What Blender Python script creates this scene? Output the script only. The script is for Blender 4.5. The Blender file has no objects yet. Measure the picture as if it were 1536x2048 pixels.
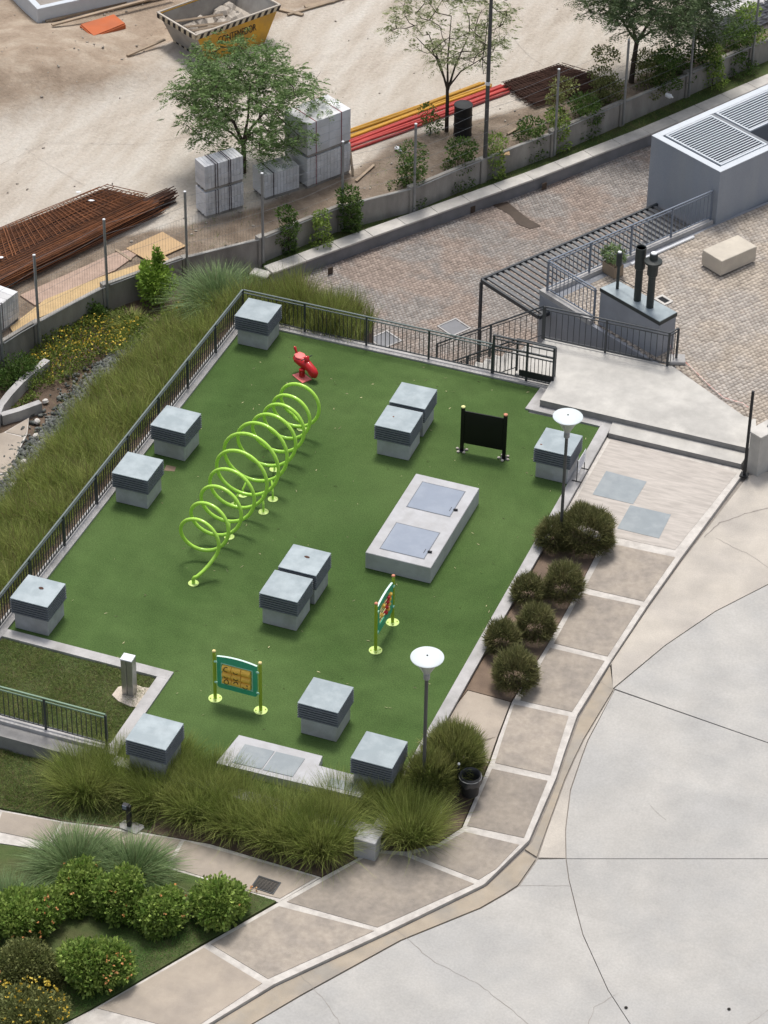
import bpy, bmesh, math, random
import numpy as np
from mathutils import Vector, Matrix

# ------------------------------------------------------------------ camera, sky, sun, exposure
scene = bpy.context.scene
col = scene.collection
R = math.radians
cam_data = bpy.data.cameras.new("camera")
cam = bpy.data.objects.new("camera", cam_data)
col.objects.link(cam)
scene.camera = cam
cam_data.sensor_fit = 'HORIZONTAL'
cam_data.sensor_width = 36.0
cam_data.lens = 36.0 * 5832.2 / 1536.0
cam_data.clip_start = 1.0
cam_data.clip_end = 2000.0
_p, _r, _y = 0.63552, -0.01678762, -0.3542939
_f = Vector((math.sin(_y) * math.cos(_p), math.cos(_y) * math.cos(_p), -math.sin(_p)))
_rt = Vector((math.cos(_y), -math.sin(_y), 0.0))
_dn = _f.cross(_rt)
_c, _s = math.cos(_r), math.sin(_r)
_right, _down = _c * _rt + _s * _dn, -_s * _rt + _c * _dn
mw = Matrix(((_right.x, -_down.x, -_f.x, 20.88495), (_right.y, -_down.y, -_f.y, -56.95598), (_right.z, -_down.z, -_f.z, 45.0), (0, 0, 0, 1)))
cam.matrix_world = mw

SUN_EL, SUN_AZ = 69.0, 341.0        # degrees; azimuth clockwise from +Y
world = bpy.data.worlds.new("World")
scene.world = world
world.use_nodes = True
wn, wl = world.node_tree.nodes, world.node_tree.links
bg = wn["Background"]
sky = wn.new("ShaderNodeTexSky")
sky.sky_type = 'NISHITA'
sky.sun_disc = False
sky.sun_elevation = R(SUN_EL)
sky.sun_rotation = R(SUN_AZ)
sky.air_density = 1.0
sky.dust_density = 4.0
hs = wn.new("ShaderNodeHueSaturation")
hs.inputs["Saturation"].default_value = 0.5
wl.new(sky.outputs[0], hs.inputs["Color"])
wl.new(hs.outputs[0], bg.inputs["Color"])
bg.inputs["Strength"].default_value = 0.095
sl = bpy.data.lights.new("sun", 'SUN')
sl.energy = 1.5
sl.angle = R(13)
sl.color = (1.0, 0.95, 0.88)
so = bpy.data.objects.new("sun", sl)
col.objects.link(so)
_sd = Vector((math.sin(R(SUN_AZ)) * math.cos(R(SUN_EL)), math.cos(R(SUN_AZ)) * math.cos(R(SUN_EL)), math.sin(R(SUN_EL))))
so.rotation_euler = _sd.to_track_quat('Z', 'Y').to_euler()
scene.view_settings.view_transform = 'Standard'
scene.view_settings.look = 'None'
scene.view_settings.gamma = 1.0
scene.view_settings.use_curve_mapping = False
scene.view_settings.exposure = 0.66
scene.render.engine = 'CYCLES'

rng = np.random.default_rng(7)
random.seed(7)


# ------------------------------------------------------------------ helpers
class MB:
    def __init__(s):
        s.v, s.f = [], []

    def add(s, vs, fs):
        o = len(s.v)
        s.v += [tuple(q) for q in vs]
        s.f += [tuple(i + o for i in q) for q in fs]
        return s

    def box(s, cx, cy, cz, sx, sy, sz, rz=0.0, ch=0.0, tilt=None):
        hx, hy, hz = sx / 2, sy / 2, sz / 2
        if ch <= 0:
            vs = [(x * hx, y * hy, z * hz) for x in (-1, 1) for y in (-1, 1) for z in (-1, 1)]
            fs = [(0, 1, 3, 2), (4, 6, 7, 5), (0, 4, 5, 1), (2, 3, 7, 6), (0, 2, 6, 4), (1, 5, 7, 3)]
        else:
            c = min(ch, hx * .9, hy * .9, hz * .9)
            vs, idx = [], {}
            for x in (-1, 1):
                for y in (-1, 1):
                    for z in (-1, 1):
                        for a in range(3):
                            p = [x * (hx - c), y * (hy - c), z * (hz - c)]
                            p[a] = (x * hx, y * hy, z * hz)[a]
                            idx[(x, y, z, a)] = len(vs)
                            vs.append(tuple(p))
            fs = []
            for a in range(3):
                b, d = (a + 1) % 3, (a + 2) % 3
                for sg in (-1, 1):
                    q = []
                    for (u, w) in ((-1, -1), (1, -1), (1, 1), (-1, 1)):
                        k = [0, 0, 0]
                        k[a], k[b], k[d] = sg, u, w
                        q.append(idx[(k[0], k[1], k[2], a)])
                    fs.append(tuple(q if sg > 0 else q[::-1]))
                for u in (-1, 1):
                    for w in (-1, 1):
                        k0, k1 = [0, 0, 0], [0, 0, 0]
                        k0[a], k1[a] = -1, 1
                        k0[b] = k1[b] = u
                        k0[d] = k1[d] = w
                        q = [idx[(*k0, b)], idx[(*k1, b)], idx[(*k1, d)], idx[(*k0, d)]]
                        fs.append(tuple(q if u * w < 0 else q[::-1]))
            for x in (-1, 1):
                for y in (-1, 1):
                    for z in (-1, 1):
                        q = [idx[(x, y, z, a)] for a in range(3)]
                        fs.append(tuple(q if x * y * z > 0 else q[::-1]))
        if tilt is not None:
            vs = [tuple(tilt @ Vector(p)) for p in vs]
        cr, sr = math.cos(rz), math.sin(rz)
        return s.add([(cx + x * cr - y * sr, cy + x * sr + y * cr, cz + z) for x, y, z in vs], fs)

    def prism(s, poly, z0, z1):
        n = len(poly)
        ar = sum(poly[i][0] * poly[(i + 1) % n][1] - poly[(i + 1) % n][0] * poly[i][1] for i in range(n))
        if ar < 0:
            poly = poly[::-1]
        vs = [(p[0], p[1], z0) for p in poly] + [(p[0], p[1], z1) for p in poly]
        fs = [tuple(range(n))[::-1], tuple(range(n, 2 * n))] + [(i, (i + 1) % n, n + (i + 1) % n, n + i) for i in range(n)]
        return s.add(vs, fs)

    def tube(s, pts, r, n=8, caps=True):
        pts = [Vector(p) for p in pts]
        rs = r if isinstance(r, (list, tuple)) else [r] * len(pts)
        up = None
        vs, fs = [], []
        for i, p in enumerate(pts):
            t = (pts[min(i + 1, len(pts) - 1)] - pts[max(i - 1, 0)]).normalized()
            if up is None:
                a = Vector((0, 0, 1)) if abs(t.z) < .9 else Vector((1, 0, 0))
                up = (a - t * a.dot(t)).normalized()
            else:
                up = (up - t * up.dot(t)).normalized()
            b = t.cross(up)
            for k in range(n):
                a = 2 * math.pi * k / n
                vs.append(tuple(p + (up * math.cos(a) + b * math.sin(a)) * rs[i]))
        for i in range(len(pts) - 1):
            for k in range(n):
                fs.append((i * n + k, i * n + (k + 1) % n, (i + 1) * n + (k + 1) % n, (i + 1) * n + k))
        if caps:
            fs.append(tuple(range(n))[::-1])
            fs.append(tuple(range((len(pts) - 1) * n, len(pts) * n)))
        return s.add(vs, fs)

    def lathe(s, prof, n=24, c=(0, 0, 0), caps=True):
        vs, fs = [], []
        for r, z in prof:
            for k in range(n):
                a = 2 * math.pi * k / n
                vs.append((c[0] + r * math.cos(a), c[1] + r * math.sin(a), c[2] + z))
        for i in range(len(prof) - 1):
            for k in range(n):
                fs.append((i * n + k, i * n + (k + 1) % n, (i + 1) * n + (k + 1) % n, (i + 1) * n + k))
        if caps:
            fs.append(tuple(range(n))[::-1])
            fs.append(tuple(range((len(prof) - 1) * n, len(prof) * n)))
        return s.add(vs, fs)

    def loft(s, pts, ws, hs_, n=14):
        """closed loft of ellipses along a path lying mostly in one vertical plane"""
        pts = [Vector(p) for p in pts]
        vs, fs = [], []
        for i, p in enumerate(pts):
            t = (pts[min(i + 1, len(pts) - 1)] - pts[max(i - 1, 0)]).normalized()
            side = t.cross(Vector((0, 0, 1)))
            side = side.normalized() if side.length > 1e-4 else Vector((1, 0, 0))
            up = side.cross(t)
            for k in range(n):
                a = 2 * math.pi * k / n
                vs.append(tuple(p + side * math.cos(a) * ws[i] + up * math.sin(a) * hs_[i]))
        for i in range(len(pts) - 1):
            for k in range(n):
                fs.append((i * n + k, i * n + (k + 1) % n, (i + 1) * n + (k + 1) % n, (i + 1) * n + k))
        fs.append(tuple(range(n))[::-1])
        fs.append(tuple(range((len(pts) - 1) * n, len(pts) * n)))
        return s.add(vs, fs)

    def mesh(s, name, smooth=None, fix=True):
        me = bpy.data.meshes.new(name)
        me.from_pydata(s.v, [], s.f)
        if fix:
            bm = bmesh.new()
            bm.from_mesh(me)
            bmesh.ops.recalc_face_normals(bm, faces=bm.faces)
            bm.to_mesh(me)
            bm.free()
        if smooth is not None:
            me.polygons.foreach_set("use_smooth", [True] * len(me.polygons))
            me.set_sharp_from_angle(angle=R(smooth))
        me.update()
        return me


def link(o, parent=None):
    col.objects.link(o)
    if parent is not None:
        o.parent = parent
    return o


def tag(o, label=None, cat=None, group=None, kind=None):
    if label:
        o["label"] = label
    if cat:
        o["category"] = cat
    if group:
        o["group"] = group
    if kind:
        o["kind"] = kind
    return o


def ob(name, mb, mat, parent=None, loc=(0, 0, 0), rz=0.0, smooth=None, fix=True):
    me = mb.mesh(name, smooth, fix) if isinstance(mb, MB) else mb
    if mat is not None and not me.materials:
        me.materials.append(mat)
    o = bpy.data.objects.new(name, me)
    o.location = loc
    o.rotation_euler = (0, 0, rz)
    return link(o, parent)


def thing(name, label, cat, loc=(0, 0, 0), rz=0.0, group=None):
    o = bpy.data.objects.new(name, None)
    o.empty_display_size = .2
    o.location = loc
    o.rotation_euler = (0, 0, rz)
    link(o)
    return tag(o, label, cat, group)


def npmesh(name, V, F, mat=None):
    """V (n,3) float, F (m,k) int"""
    me = bpy.data.meshes.new(name)
    V = np.asarray(V, dtype=np.float32)
    F = np.asarray(F, dtype=np.int32)
    m, k = F.shape
    me.vertices.add(len(V))
    me.vertices.foreach_set("co", V.ravel())
    me.loops.add(m * k)
    me.loops.foreach_set("vertex_index", F.ravel())
    me.polygons.add(m)
    me.polygons.foreach_set("loop_start", np.arange(0, m * k, k, dtype=np.int32))
    me.update(calc_edges=True)
    me.validate()
    if mat is not None:
        me.materials.append(mat)
    return me


def joinVF(parts):
    Vs, Fs, o = [], [], 0
    for V, F in parts:
        Vs.append(V)
        Fs.append(F + o)
        o += len(V)
    return np.concatenate(Vs), np.concatenate(Fs)


# ------------------------------------------------------------------ materials
def mat(name, c, var=.18, scale=2.5, rough=.8, bump=.15, bscale=60.0, spec=.3, metal=0.0,
        c2=None, s2=.6, a2=.5, lo=.42, hi=.62, rnd=0.0, objrnd=0.0, coat=0.0, fine=.12, fscale=90.0, stretch=None, dist=.01):
    """base colour varied by noise; c2 mixed in as larger blotches (s2 = scale, a2 = amount)"""
    m = bpy.data.materials.new(name)
    m.use_nodes = True
    n, l = m.node_tree.nodes, m.node_tree.links
    b = n["Principled BSDF"]
    geo = n.new("ShaderNodeNewGeometry")
    vec = geo.outputs["Position"]
    if stretch is not None:
        mp = n.new("ShaderNodeMapping")
        mp.inputs["Rotation"].default_value = (0, 0, stretch[0])
        mp.inputs["Scale"].default_value = stretch[1]
        l.new(vec, mp.inputs["Vector"])
        vec = mp.outputs[0]

    def noise(sc, det=4.0, rg=.55):
        t = n.new("ShaderNodeTexNoise")
        t.inputs["Scale"].default_value = sc
        t.inputs["Detail"].default_value = det
        t.inputs["Roughness"].default_value = rg
        l.new(vec, t.inputs["Vector"])
        return t.outputs["Fac"]

    def math_(op, a, b_, clamp=False):
        t = n.new("ShaderNodeMath")
        t.operation = op
        t.use_clamp = clamp
        for i, q in enumerate((a, b_)):
            if isinstance(q, (int, float)):
                t.inputs[i].default_value = q
            else:
                l.new(q, t.inputs[i])
        return t.outputs[0]

    rgb = n.new("ShaderNodeRGB")
    rgb.outputs[0].default_value = (*c, 1)
    cur = rgb.outputs[0]
    if c2 is not None:
        mr = n.new("ShaderNodeMapRange")
        mr.inputs["From Min"].default_value = lo
        mr.inputs["From Max"].default_value = hi
        mr.inputs["To Max"].default_value = a2
        l.new(noise(s2, 5.0, .6), mr.inputs["Value"])
        mx = n.new("ShaderNodeMix")
        mx.data_type = 'RGBA'
        l.new(mr.outputs[0], mx.inputs[0])
        l.new(cur, mx.inputs[6])
        mx.inputs[7].default_value = (*c2, 1)
        cur = mx.outputs[2]
    val = math_('MULTIPLY_ADD', noise(scale), 2 * var * 1.6)
    n[val.node.name].inputs[2].default_value = 1 - var * 1.6
    if fine > 0:
        fv = math_('MULTIPLY_ADD', noise(fscale, 2.0), 2 * fine * 1.6)
        n[fv.node.name].inputs[2].default_value = 1 - fine * 1.6
        val = math_('MULTIPLY', val, fv)
    if rnd > 0:
        rv = math_('MULTIPLY_ADD', geo.outputs["Random Per Island"], 2 * rnd)
        n[rv.node.name].inputs[2].default_value = 1 - rnd
        val = math_('MULTIPLY', val, rv)
    if objrnd > 0:
        oi = n.new("ShaderNodeObjectInfo")
        rv = math_('MULTIPLY_ADD', oi.outputs["Random"], 2 * objrnd)
        n[rv.node.name].inputs[2].default_value = 1 - objrnd
        val = math_('MULTIPLY', val, rv)
    vm = n.new("ShaderNodeVectorMath")
    vm.operation = 'SCALE'
    l.new(cur, vm.inputs[0])
    l.new(val, vm.inputs["Scale"])
    l.new(vm.outputs[0], b.inputs["Base Color"])
    b.inputs["Roughness"].default_value = rough
    b.inputs["Specular IOR Level"].default_value = spec
    b.inputs["Metallic"].default_value = metal
    b.inputs["Coat Weight"].default_value = coat
    if bump > 0:
        bp = n.new("ShaderNodeBump")
        bp.inputs["Strength"].default_value = bump
        bp.inputs["Distance"].default_value = dist
        l.new(noise(bscale, 3.0), bp.inputs["Height"])
        l.new(bp.outputs[0], b.inputs["Normal"])
    return m


def leafmat(name, c, c2, var=.35, trans=.28, rough=.55, scale=2.2):
    m = bpy.data.materials.new(name)
    m.use_nodes = True
    n, l = m.node_tree.nodes, m.node_tree.links
    b = n["Principled BSDF"]
    out = n["Material Output"]
    geo = n.new("ShaderNodeNewGeometry")
    t = n.new("ShaderNodeTexNoise")
    t.inputs["Scale"].default_value = scale
    t.inputs["Detail"].default_value = 3
    l.new(geo.outputs["Position"], t.inputs["Vector"])
    ad = n.new("ShaderNodeMath")
    ad.operation = 'MULTIPLY_ADD'
    l.new(geo.outputs["Random Per Island"], ad.inputs[0])
    ad.inputs[1].default_value = .6
    mr = n.new("ShaderNodeMapRange")
    mr.inputs["From Min"].default_value = .3
    mr.inputs["From Max"].default_value = .7
    mr.inputs["To Min"].default_value = -.1
    mr.inputs["To Max"].default_value = .5
    l.new(t.outputs["Fac"], mr.inputs["Value"])
    l.new(mr.outputs[0], ad.inputs[2])
    mx = n.new("ShaderNodeMix")
    mx.data_type = 'RGBA'
    mx.clamp_factor = True
    l.new(ad.outputs[0], mx.inputs[0])
    mx.inputs[6].default_value = (*c, 1)
    mx.inputs[7].default_value = (*c2, 1)
    wn_ = n.new("ShaderNodeTexWhiteNoise")
    wn_.noise_dimensions = '1D'
    l.new(geo.outputs["Random Per Island"], wn_.inputs["W"])
    mv = n.new("ShaderNodeMath")
    mv.operation = 'MULTIPLY_ADD'
    l.new(wn_.outputs["Value"], mv.inputs[0])
    mv.inputs[1].default_value = 2 * var
    mv.inputs[2].default_value = 1 - var
    sc = n.new("ShaderNodeVectorMath")
    sc.operation = 'SCALE'
    l.new(mx.outputs[2], sc.inputs[0])
    l.new(mv.outputs[0], sc.inputs["Scale"])
    l.new(sc.outputs[0], b.inputs["Base Color"])
    b.inputs["Roughness"].default_value = rough
    b.inputs["Specular IOR Level"].default_value = .25
    tr = n.new("ShaderNodeBsdfTranslucent")
    l.new(sc.outputs[0], tr.inputs["Color"])
    ms = n.new("ShaderNodeMixShader")
    ms.inputs[0].default_value = trans
    l.new(b.outputs[0], ms.inputs[1])
    l.new(tr.outputs[0], ms.inputs[2])
    l.new(ms.outputs[0], out.inputs["Surface"])
    return m


MT = {}
MT['turf'] = mat('artificial_turf', (.084, .138, .044), var=.18, scale=1.3, rough=.95, bump=.7, bscale=44, spec=.1, c2=(.056, .102, .029), s2=.17, a2=.9, lo=.40, hi=.60, fine=.36, fscale=30)
MT['kerb'] = mat('kerb_concrete', (.46, .45, .445), var=.14, scale=4, c2=(.31, .305, .295), s2=1.2, a2=.7, bump=.2)
MT['render_grey'] = mat('painted_render', (.31, .325, .36), var=.07, scale=3, c2=(.26, .27, .29), s2=.9, a2=.5, bump=.12, bscale=120)
MT['plinth'] = mat('plinth_render', (.45, .455, .475), var=.10, scale=5, c2=(.34, .335, .33), s2=1.7, a2=.7, bump=.12, bscale=120)
MT['slab_top'] = mat('slab_render', (.48, .485, .50), var=.10, scale=4, c2=(.39, .385, .385), s2=1.5, a2=.6, bump=.12, bscale=120)
MT['cap'] = mat('cap_galvanised', (.28, .335, .36), var=.06, scale=3, rough=.55, c2=(.38, .44, .465), s2=2.2, a2=.8, bump=.04, spec=.5, fine=.07, objrnd=.06)
MT['slat'] = mat('louver_paint', (.17, .185, .205), var=.10, scale=8, rough=.6, bump=0, spec=.4)
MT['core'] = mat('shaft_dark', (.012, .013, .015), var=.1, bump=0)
MT['hatch'] = mat('hatch_blue', (.24, .28, .35), var=.05, scale=4, rough=.5, c2=(.29, .33, .40), s2=1.8, a2=.6, bump=.05, spec=.45, fine=.05)
MT['steel_plate'] = mat('cover_plate', (.26, .295, .315), var=.07, scale=4, rough=.6, c2=(.31, .34, .355), s2=2, a2=.6, bump=.1, spec=.4)
MT['rail'] = mat('rail_paint', (.040, .046, .052), var=.1, scale=6, rough=.45, bump=0, spec=.5)
MT['railtop'] = mat('rail_top_paint', (.115, .145, .140), var=.12, scale=5, rough=.38, bump=0, spec=.6)
MT['railblue'] = mat('rail_blue_paint', (.16, .19, .24), var=.1, scale=6, rough=.4, bump=0, spec=.5)
MT['dark'] = mat('dark_metal', (.022, .024, .026), var=.15, scale=5, rough=.5, bump=0)
MT['flue'] = mat('flue_paint', (.040, .047, .046), var=.12, scale=6, rough=.5, bump=.05)
MT['lime'] = mat('lime_paint', (.46, .80, .095), var=.05, scale=5, rough=.25, bump=0, spec=.5, fine=.02, coat=.3)
MT['limeplate'] = mat('lime_plate', (.62, .80, .25), var=.06, scale=6, rough=.4, bump=0)
MT['lime_dk'] = mat('olive_lime_post', (.34, .46, .040), var=.06, scale=6, rough=.4, bump=0)
MT['red'] = mat('red_moulded', (.52, .014, .018), var=.05, scale=5, rough=.3, bump=0, coat=.4)
MT['pink'] = mat('faded_red', (.80, .20, .19), var=.08, scale=8, rough=.5, bump=0)
MT['greenboard'] = mat('green_board', (.06, .42, .24), var=.05, scale=5, rough=.4, bump=0)
MT['greenedge'] = mat('mint_edge', (.45, .78, .62), var=.05, scale=5, rough=.5, bump=0)
MT['yellowblk'] = mat('yellow_block', (.90, .55, .09), var=.12, scale=9, rough=.4, bump=0)
MT['blackmark'] = mat('black_mark', (.02, .018, .015), var=.1, bump=0)
MT['blackboard'] = mat('black_board', (.006, .006, .007), var=.1, rough=.35, bump=0, fine=0)
MT['white'] = mat('white_plastic', (.80, .82, .84), var=.03, scale=4, rough=.4, bump=0, fine=.02)
MT['lampdisc'] = mat('lamp_disc', (.62, .68, .70), var=.03, scale=4, rough=.45, bump=0, fine=.02, c2=(.66, .73, .75), s2=6, a2=.4)
MT['steel'] = mat('stainless', (.42, .41, .40), var=.1, scale=6, rough=.35, metal=.7, bump=0)
MT['galv'] = mat('galvanised_post', (.30, .31, .31), var=.15, scale=5, rough=.5, metal=.3, bump=0)
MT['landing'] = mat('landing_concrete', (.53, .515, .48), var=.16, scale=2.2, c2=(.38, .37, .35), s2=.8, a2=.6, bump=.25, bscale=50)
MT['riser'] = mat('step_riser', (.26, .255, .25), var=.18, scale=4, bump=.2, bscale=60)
MT['pathwhite'] = mat('white_joint', (.58, .55, .51), var=.14, scale=6, c2=(.40, .37, .34), s2=2.5, a2=.6, bump=.25)
MT['hatchpad'] = mat('swept_concrete', (.50, .46, .42), var=.12, scale=3, c2=(.36, .33, .30), s2=1.3, a2=.6, bump=.2, stretch=(R(-35), (1, 6, 1)))
MT['panel'] = mat('exposed_aggregate', (.350, .306, .258), var=.18, scale=7, c2=(.26, .232, .204), s2=1.8, a2=.7, bump=.5, bscale=50, objrnd=.10)
MT['panel_lt'] = mat('beige_paving', (.40, .345, .285), var=.10, scale=3, c2=(.32, .28, .24), s2=1.0, a2=.7, bump=.25, bscale=70, objrnd=.06)
MT['road'] = mat('road_concrete', (.44, .427, .402), var=.12, scale=1.1, c2=(.39, .385, .372), s2=.5, a2=.9, bump=.3, bscale=45, fine=.10, fscale=20)
MT['road_warm'] = mat('road_concrete_warm', (.49, .45, .395), var=.14, scale=1.6, c2=(.40, .37, .335), s2=.5, a2=.8, bump=.3, bscale=45, fine=.12, fscale=30)
MT['gutter'] = mat('gutter_tan', (.38, .325, .255), var=.16, scale=2.2, c2=(.30, .28, .25), s2=.9, a2=.8, bump=.3, bscale=45)
MT['joint'] = mat('joint_dark', (.28, .255, .23), var=.2, scale=8, bump=0)
MT['soil'] = mat('soil', (.105, .074, .052), var=.3, scale=3, c2=(.16, .115, .085), s2=1.2, a2=.7, bump=.8, bscale=25, dist=.03)
MT['soil_lt'] = mat('planter_soil', (.20, .145, .105), var=.2, scale=3, c2=(.14, .10, .075), s2=1.0, a2=.7, bump=.5, bscale=30, dist=.02)
MT['grassbase'] = mat('lawn_base', (.060, .095, .024), var=.3, scale=3, c2=(.10, .095, .04), s2=.9, a2=.6, bump=.8, bscale=40, dist=.02)
MT['cobble_lo'] = mat('cobble_lower', (.325, .265, .228), var=.16, scale=3, c2=(.295, .275, .258), s2=.55, a2=.95, lo=.44, hi=.56, bump=.3, bscale=60, rnd=.20)
MT['cobble_up'] = mat('cobble_upper', (.425, .37, .31), var=.15, scale=2.5, c2=(.40, .365, .33), s2=.6, a2=.9, lo=.44, hi=.58, bump=.3, bscale=60, rnd=.18)
MT['grout'] = mat('cobble_joint', (.19, .155, .13), var=.2, scale=5, bump=.2)
MT['wet'] = mat('damp_stain', (.075, .055, .042), var=.2, scale=6, bump=.2, rough=.5)
MT['wallgrey'] = mat('garden_wall_paint', (.235, .24, .255), var=.08, scale=3, c2=(.155, .16, .17), s2=1.0, a2=.6, bump=.15)
MT['coping'] = mat('coping_stone', (.56, .54, .505), var=.12, scale=4, c2=(.42, .405, .38), s2=1.4, a2=.6, bump=.2, objrnd=.06)
MT['sitewall'] = mat('cast_concrete_wall', (.34, .325, .30), var=.2, scale=2.2, c2=(.20, .19, .175), s2=1.0, a2=.8, bump=.3, bscale=30, stretch=(0, (1, 1, .35)))
MT['boxgrey'] = mat('box_render', (.315, .345, .39), var=.06, scale=2, c2=(.36, .375, .395), s2=.9, a2=.7, bump=.1, stretch=(0, (1, 1, .25)))
MT['boxtop'] = mat('box_coping', (.55, .59, .63), var=.06, scale=3, bump=.1)
MT['blockwhite'] = mat('aac_block', (.66, .67, .69), var=.08, scale=3, c2=(.57, .565, .56), s2=1.6, a2=.7, bump=.2, objrnd=.09)
MT['strap'] = mat('pallet_strap', (.05, .03, .04), var=.2, bump=0)
MT['strapred'] = mat('pallet_strap_red', (.25, .035, .05), var=.2, bump=0)
MT['rust'] = mat('rusty_rebar', (.215, .088, .040), var=.35, scale=7, rough=.9, c2=(.12, .055, .032), s2=2, a2=.8, bump=.2, rnd=.3)
MT['rustdk'] = mat('dark_rusty_mesh', (.075, .040, .030), var=.35, scale=6, rough=.9, bump=.2, rnd=.35)
MT['skipyellow'] = mat('skip_yellow', (.60, .33, .035), var=.15, scale=2.5, rough=.6, c2=(.40, .24, .06), s2=1.2, a2=.7, bump=.1)
MT['skipgrey'] = mat('skip_dusty_steel', (.36, .34, .31), var=.16, scale=3, c2=(.25, .23, .21), s2=1, a2=.7, bump=.2)
MT['rubble'] = mat('rubble', (.40, .36, .31), var=.2, scale=4, bump=.3, rnd=.3)
MT['pipeyellow'] = mat('conduit_yellow', (.52, .28, .035), var=.2, scale=3, rough=.55, bump=0, objrnd=.22)
MT['pipered'] = mat('conduit_red', (.42, .055, .048), var=.2, scale=3, rough=.55, bump=0, objrnd=.22)
MT['barrel'] = mat('barrel_black', (.014, .015, .017), var=.15, rough=.4, bump=.05)
MT['barreltop'] = mat('barrel_lid', (.060, .060, .058), var=.2, rough=.5, bump=.05)
MT['wood'] = mat('timber', (.36, .28, .20), var=.2, scale=4, c2=(.25, .20, .15), s2=2, a2=.7, bump=.2, objrnd=.15)
MT['ply'] = mat('plywood', (.52, .36, .20), var=.12, scale=3, c2=(.42, .29, .17), s2=1.5, a2=.7, bump=.1)
MT['orangeform'] = mat('orange_formwork', (.50, .13, .045), var=.15, scale=4, bump=.1, c2=(.36, .12, .06), s2=2, a2=.6)
MT['bag'] = mat('cement_bag', (.58, .57, .57), var=.12, scale=4, c2=(.46, .44, .44), s2=1.5, a2=.6, bump=.2, objrnd=.14)
MT['bark'] = mat('bark', (.060, .045, .034), var=.3, scale=6, bump=.6, bscale=40)
MT['pole'] = mat('pole_steel', (.10, .10, .095), var=.2, scale=5, rough=.6, bump=.05)
MT['rock'] = mat('embankment_rock', (.11, .12, .115), var=.3, scale=4, c2=(.17, .175, .16), s2=2.0, a2=.8, bump=.5, bscale=20, rnd=.38)
MT['rockpale'] = mat('pale_rock', (.62, .59, .55), var=.15, scale=5, bump=.3)
MT['benchstone'] = mat('bench_stone', (.56, .51, .43), var=.08, scale=3, c2=(.46, .42, .36), s2=1.2, a2=.6, bump=.15)
MT['mortar'] = mat('fresh_mortar', (.58, .51, .43), var=.14, scale=5, bump=.5, bscale=20, dist=.02)
MT['bagblack'] = mat('bin_bag', (.035, .037, .043), var=.2, scale=9, rough=.3, bump=.5, bscale=30, spec=.6)
MT['plastic_sheet'] = mat('plastic_litter', (.66, .66, .66), var=.15, scale=8, rough=.4, bump=.3)
MT['pebble'] = mat('pebble', (.50, .46, .41), var=.1, bump=.1, objrnd=.3)
MT['leafdry'] = mat('dry_leaf', (.50, .46, .26), var=.2, bump=0, rnd=.5)
MT['tape'] = mat('barrier_tape', (.72, .60, .57), var=.2, scale=14, c2=(.60, .13, .11), s2=9, a2=.9, bump=0)

LF = {}
LF['fountain'] = leafmat('fountain_grass_blade', (.175, .245, .050), (.410, .440, .150), var=.48, scale=1.2, trans=.42)
LF['fountain_dk'] = leafmat('fountain_grass_deep', (.150, .195, .046), (.330, .335, .125), var=.45, scale=1.6, trans=.38)
LF['bushdark'] = leafmat('needle_bush', (.095, .115, .038), (.260, .245, .110), var=.4, scale=3)
MT['canopy'] = mat('canopy_slat_paint', (.13, .135, .14), var=.12, scale=5, rough=.45, bump=0, spec=.5)
LF['brown'] = leafmat('dry_blade', (.13, .088, .050), (.27, .20, .115), var=.35, scale=3)
LF['agap'] = leafmat('blue_green_blade', (.105, .180, .062), (.270, .360, .165), var=.3, scale=2)
LF['leafbush'] = leafmat('bush_leaf', (.120, .225, .036), (.370, .470, .120), var=.45, scale=3, trans=.35)
LF['leafolive'] = leafmat('olive_leaf', (.120, .150, .044), (.270, .285, .110), var=.35, scale=3)
LF['bright'] = leafmat('bright_leaf', (.150, .270, .035), (.340, .480, .085), var=.3, scale=2.5)
LF['climber'] = leafmat('climber_leaf', (.050, .105, .022), (.135, .210, .050), var=.35, scale=3)
LF['tree'] = leafmat('tree_leaf', (.080, .145, .045), (.200, .300, .100), var=.35, scale=1.4)
LF['treepale'] = leafmat('tree_leaf_pale', (.170, .215, .085), (.340, .370, .190), var=.3, scale=1.4)
LF['treedark'] = leafmat('tree_leaf_dark', (.070, .115, .048), (.160, .215, .100), var=.35, scale=1.4)
LF['lawn'] = leafmat('lawn_blade', (.105, .165, .034), (.225, .260, .085), var=.4, scale=1.1)
LF['lawnlush'] = leafmat('lush_lawn_blade', (.075, .175, .034), (.140, .260, .058), var=.3, scale=1.1)
LF['ground'] = leafmat('ground_cover_leaf', (.090, .150, .026), (.220, .270, .055), var=.35, scale=2)
LF['yellowfl'] = leafmat('yellow_flower', (.62, .42, .035), (.78, .62, .12), var=.2, trans=.15)
LF['orangefl'] = leafmat('orange_flower', (.70, .24, .06), (.78, .48, .22), var=.2, trans=.15)



# ------------------------------------------------------------------ levels of the place
def zp(y):                     # pavement in front and to the right of the playground
    if y > -7:
        return -.06
    if y > -11.5:
        return -.06 - .39 * (-7 - y) / 4.5
    return -.45 + (y + 11.5) * .01


def ze(x, y=0.0):              # bank falling away left of the playground
    d = math.hypot(max(0.0, -7.7 - x), max(0.0, y - 8.9))
    return -.15 - 2.6 * min(1.0, d / 4.3)


LOW, UP, SITE, BED = -3.15, .25, -2.0, -2.75


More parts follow.
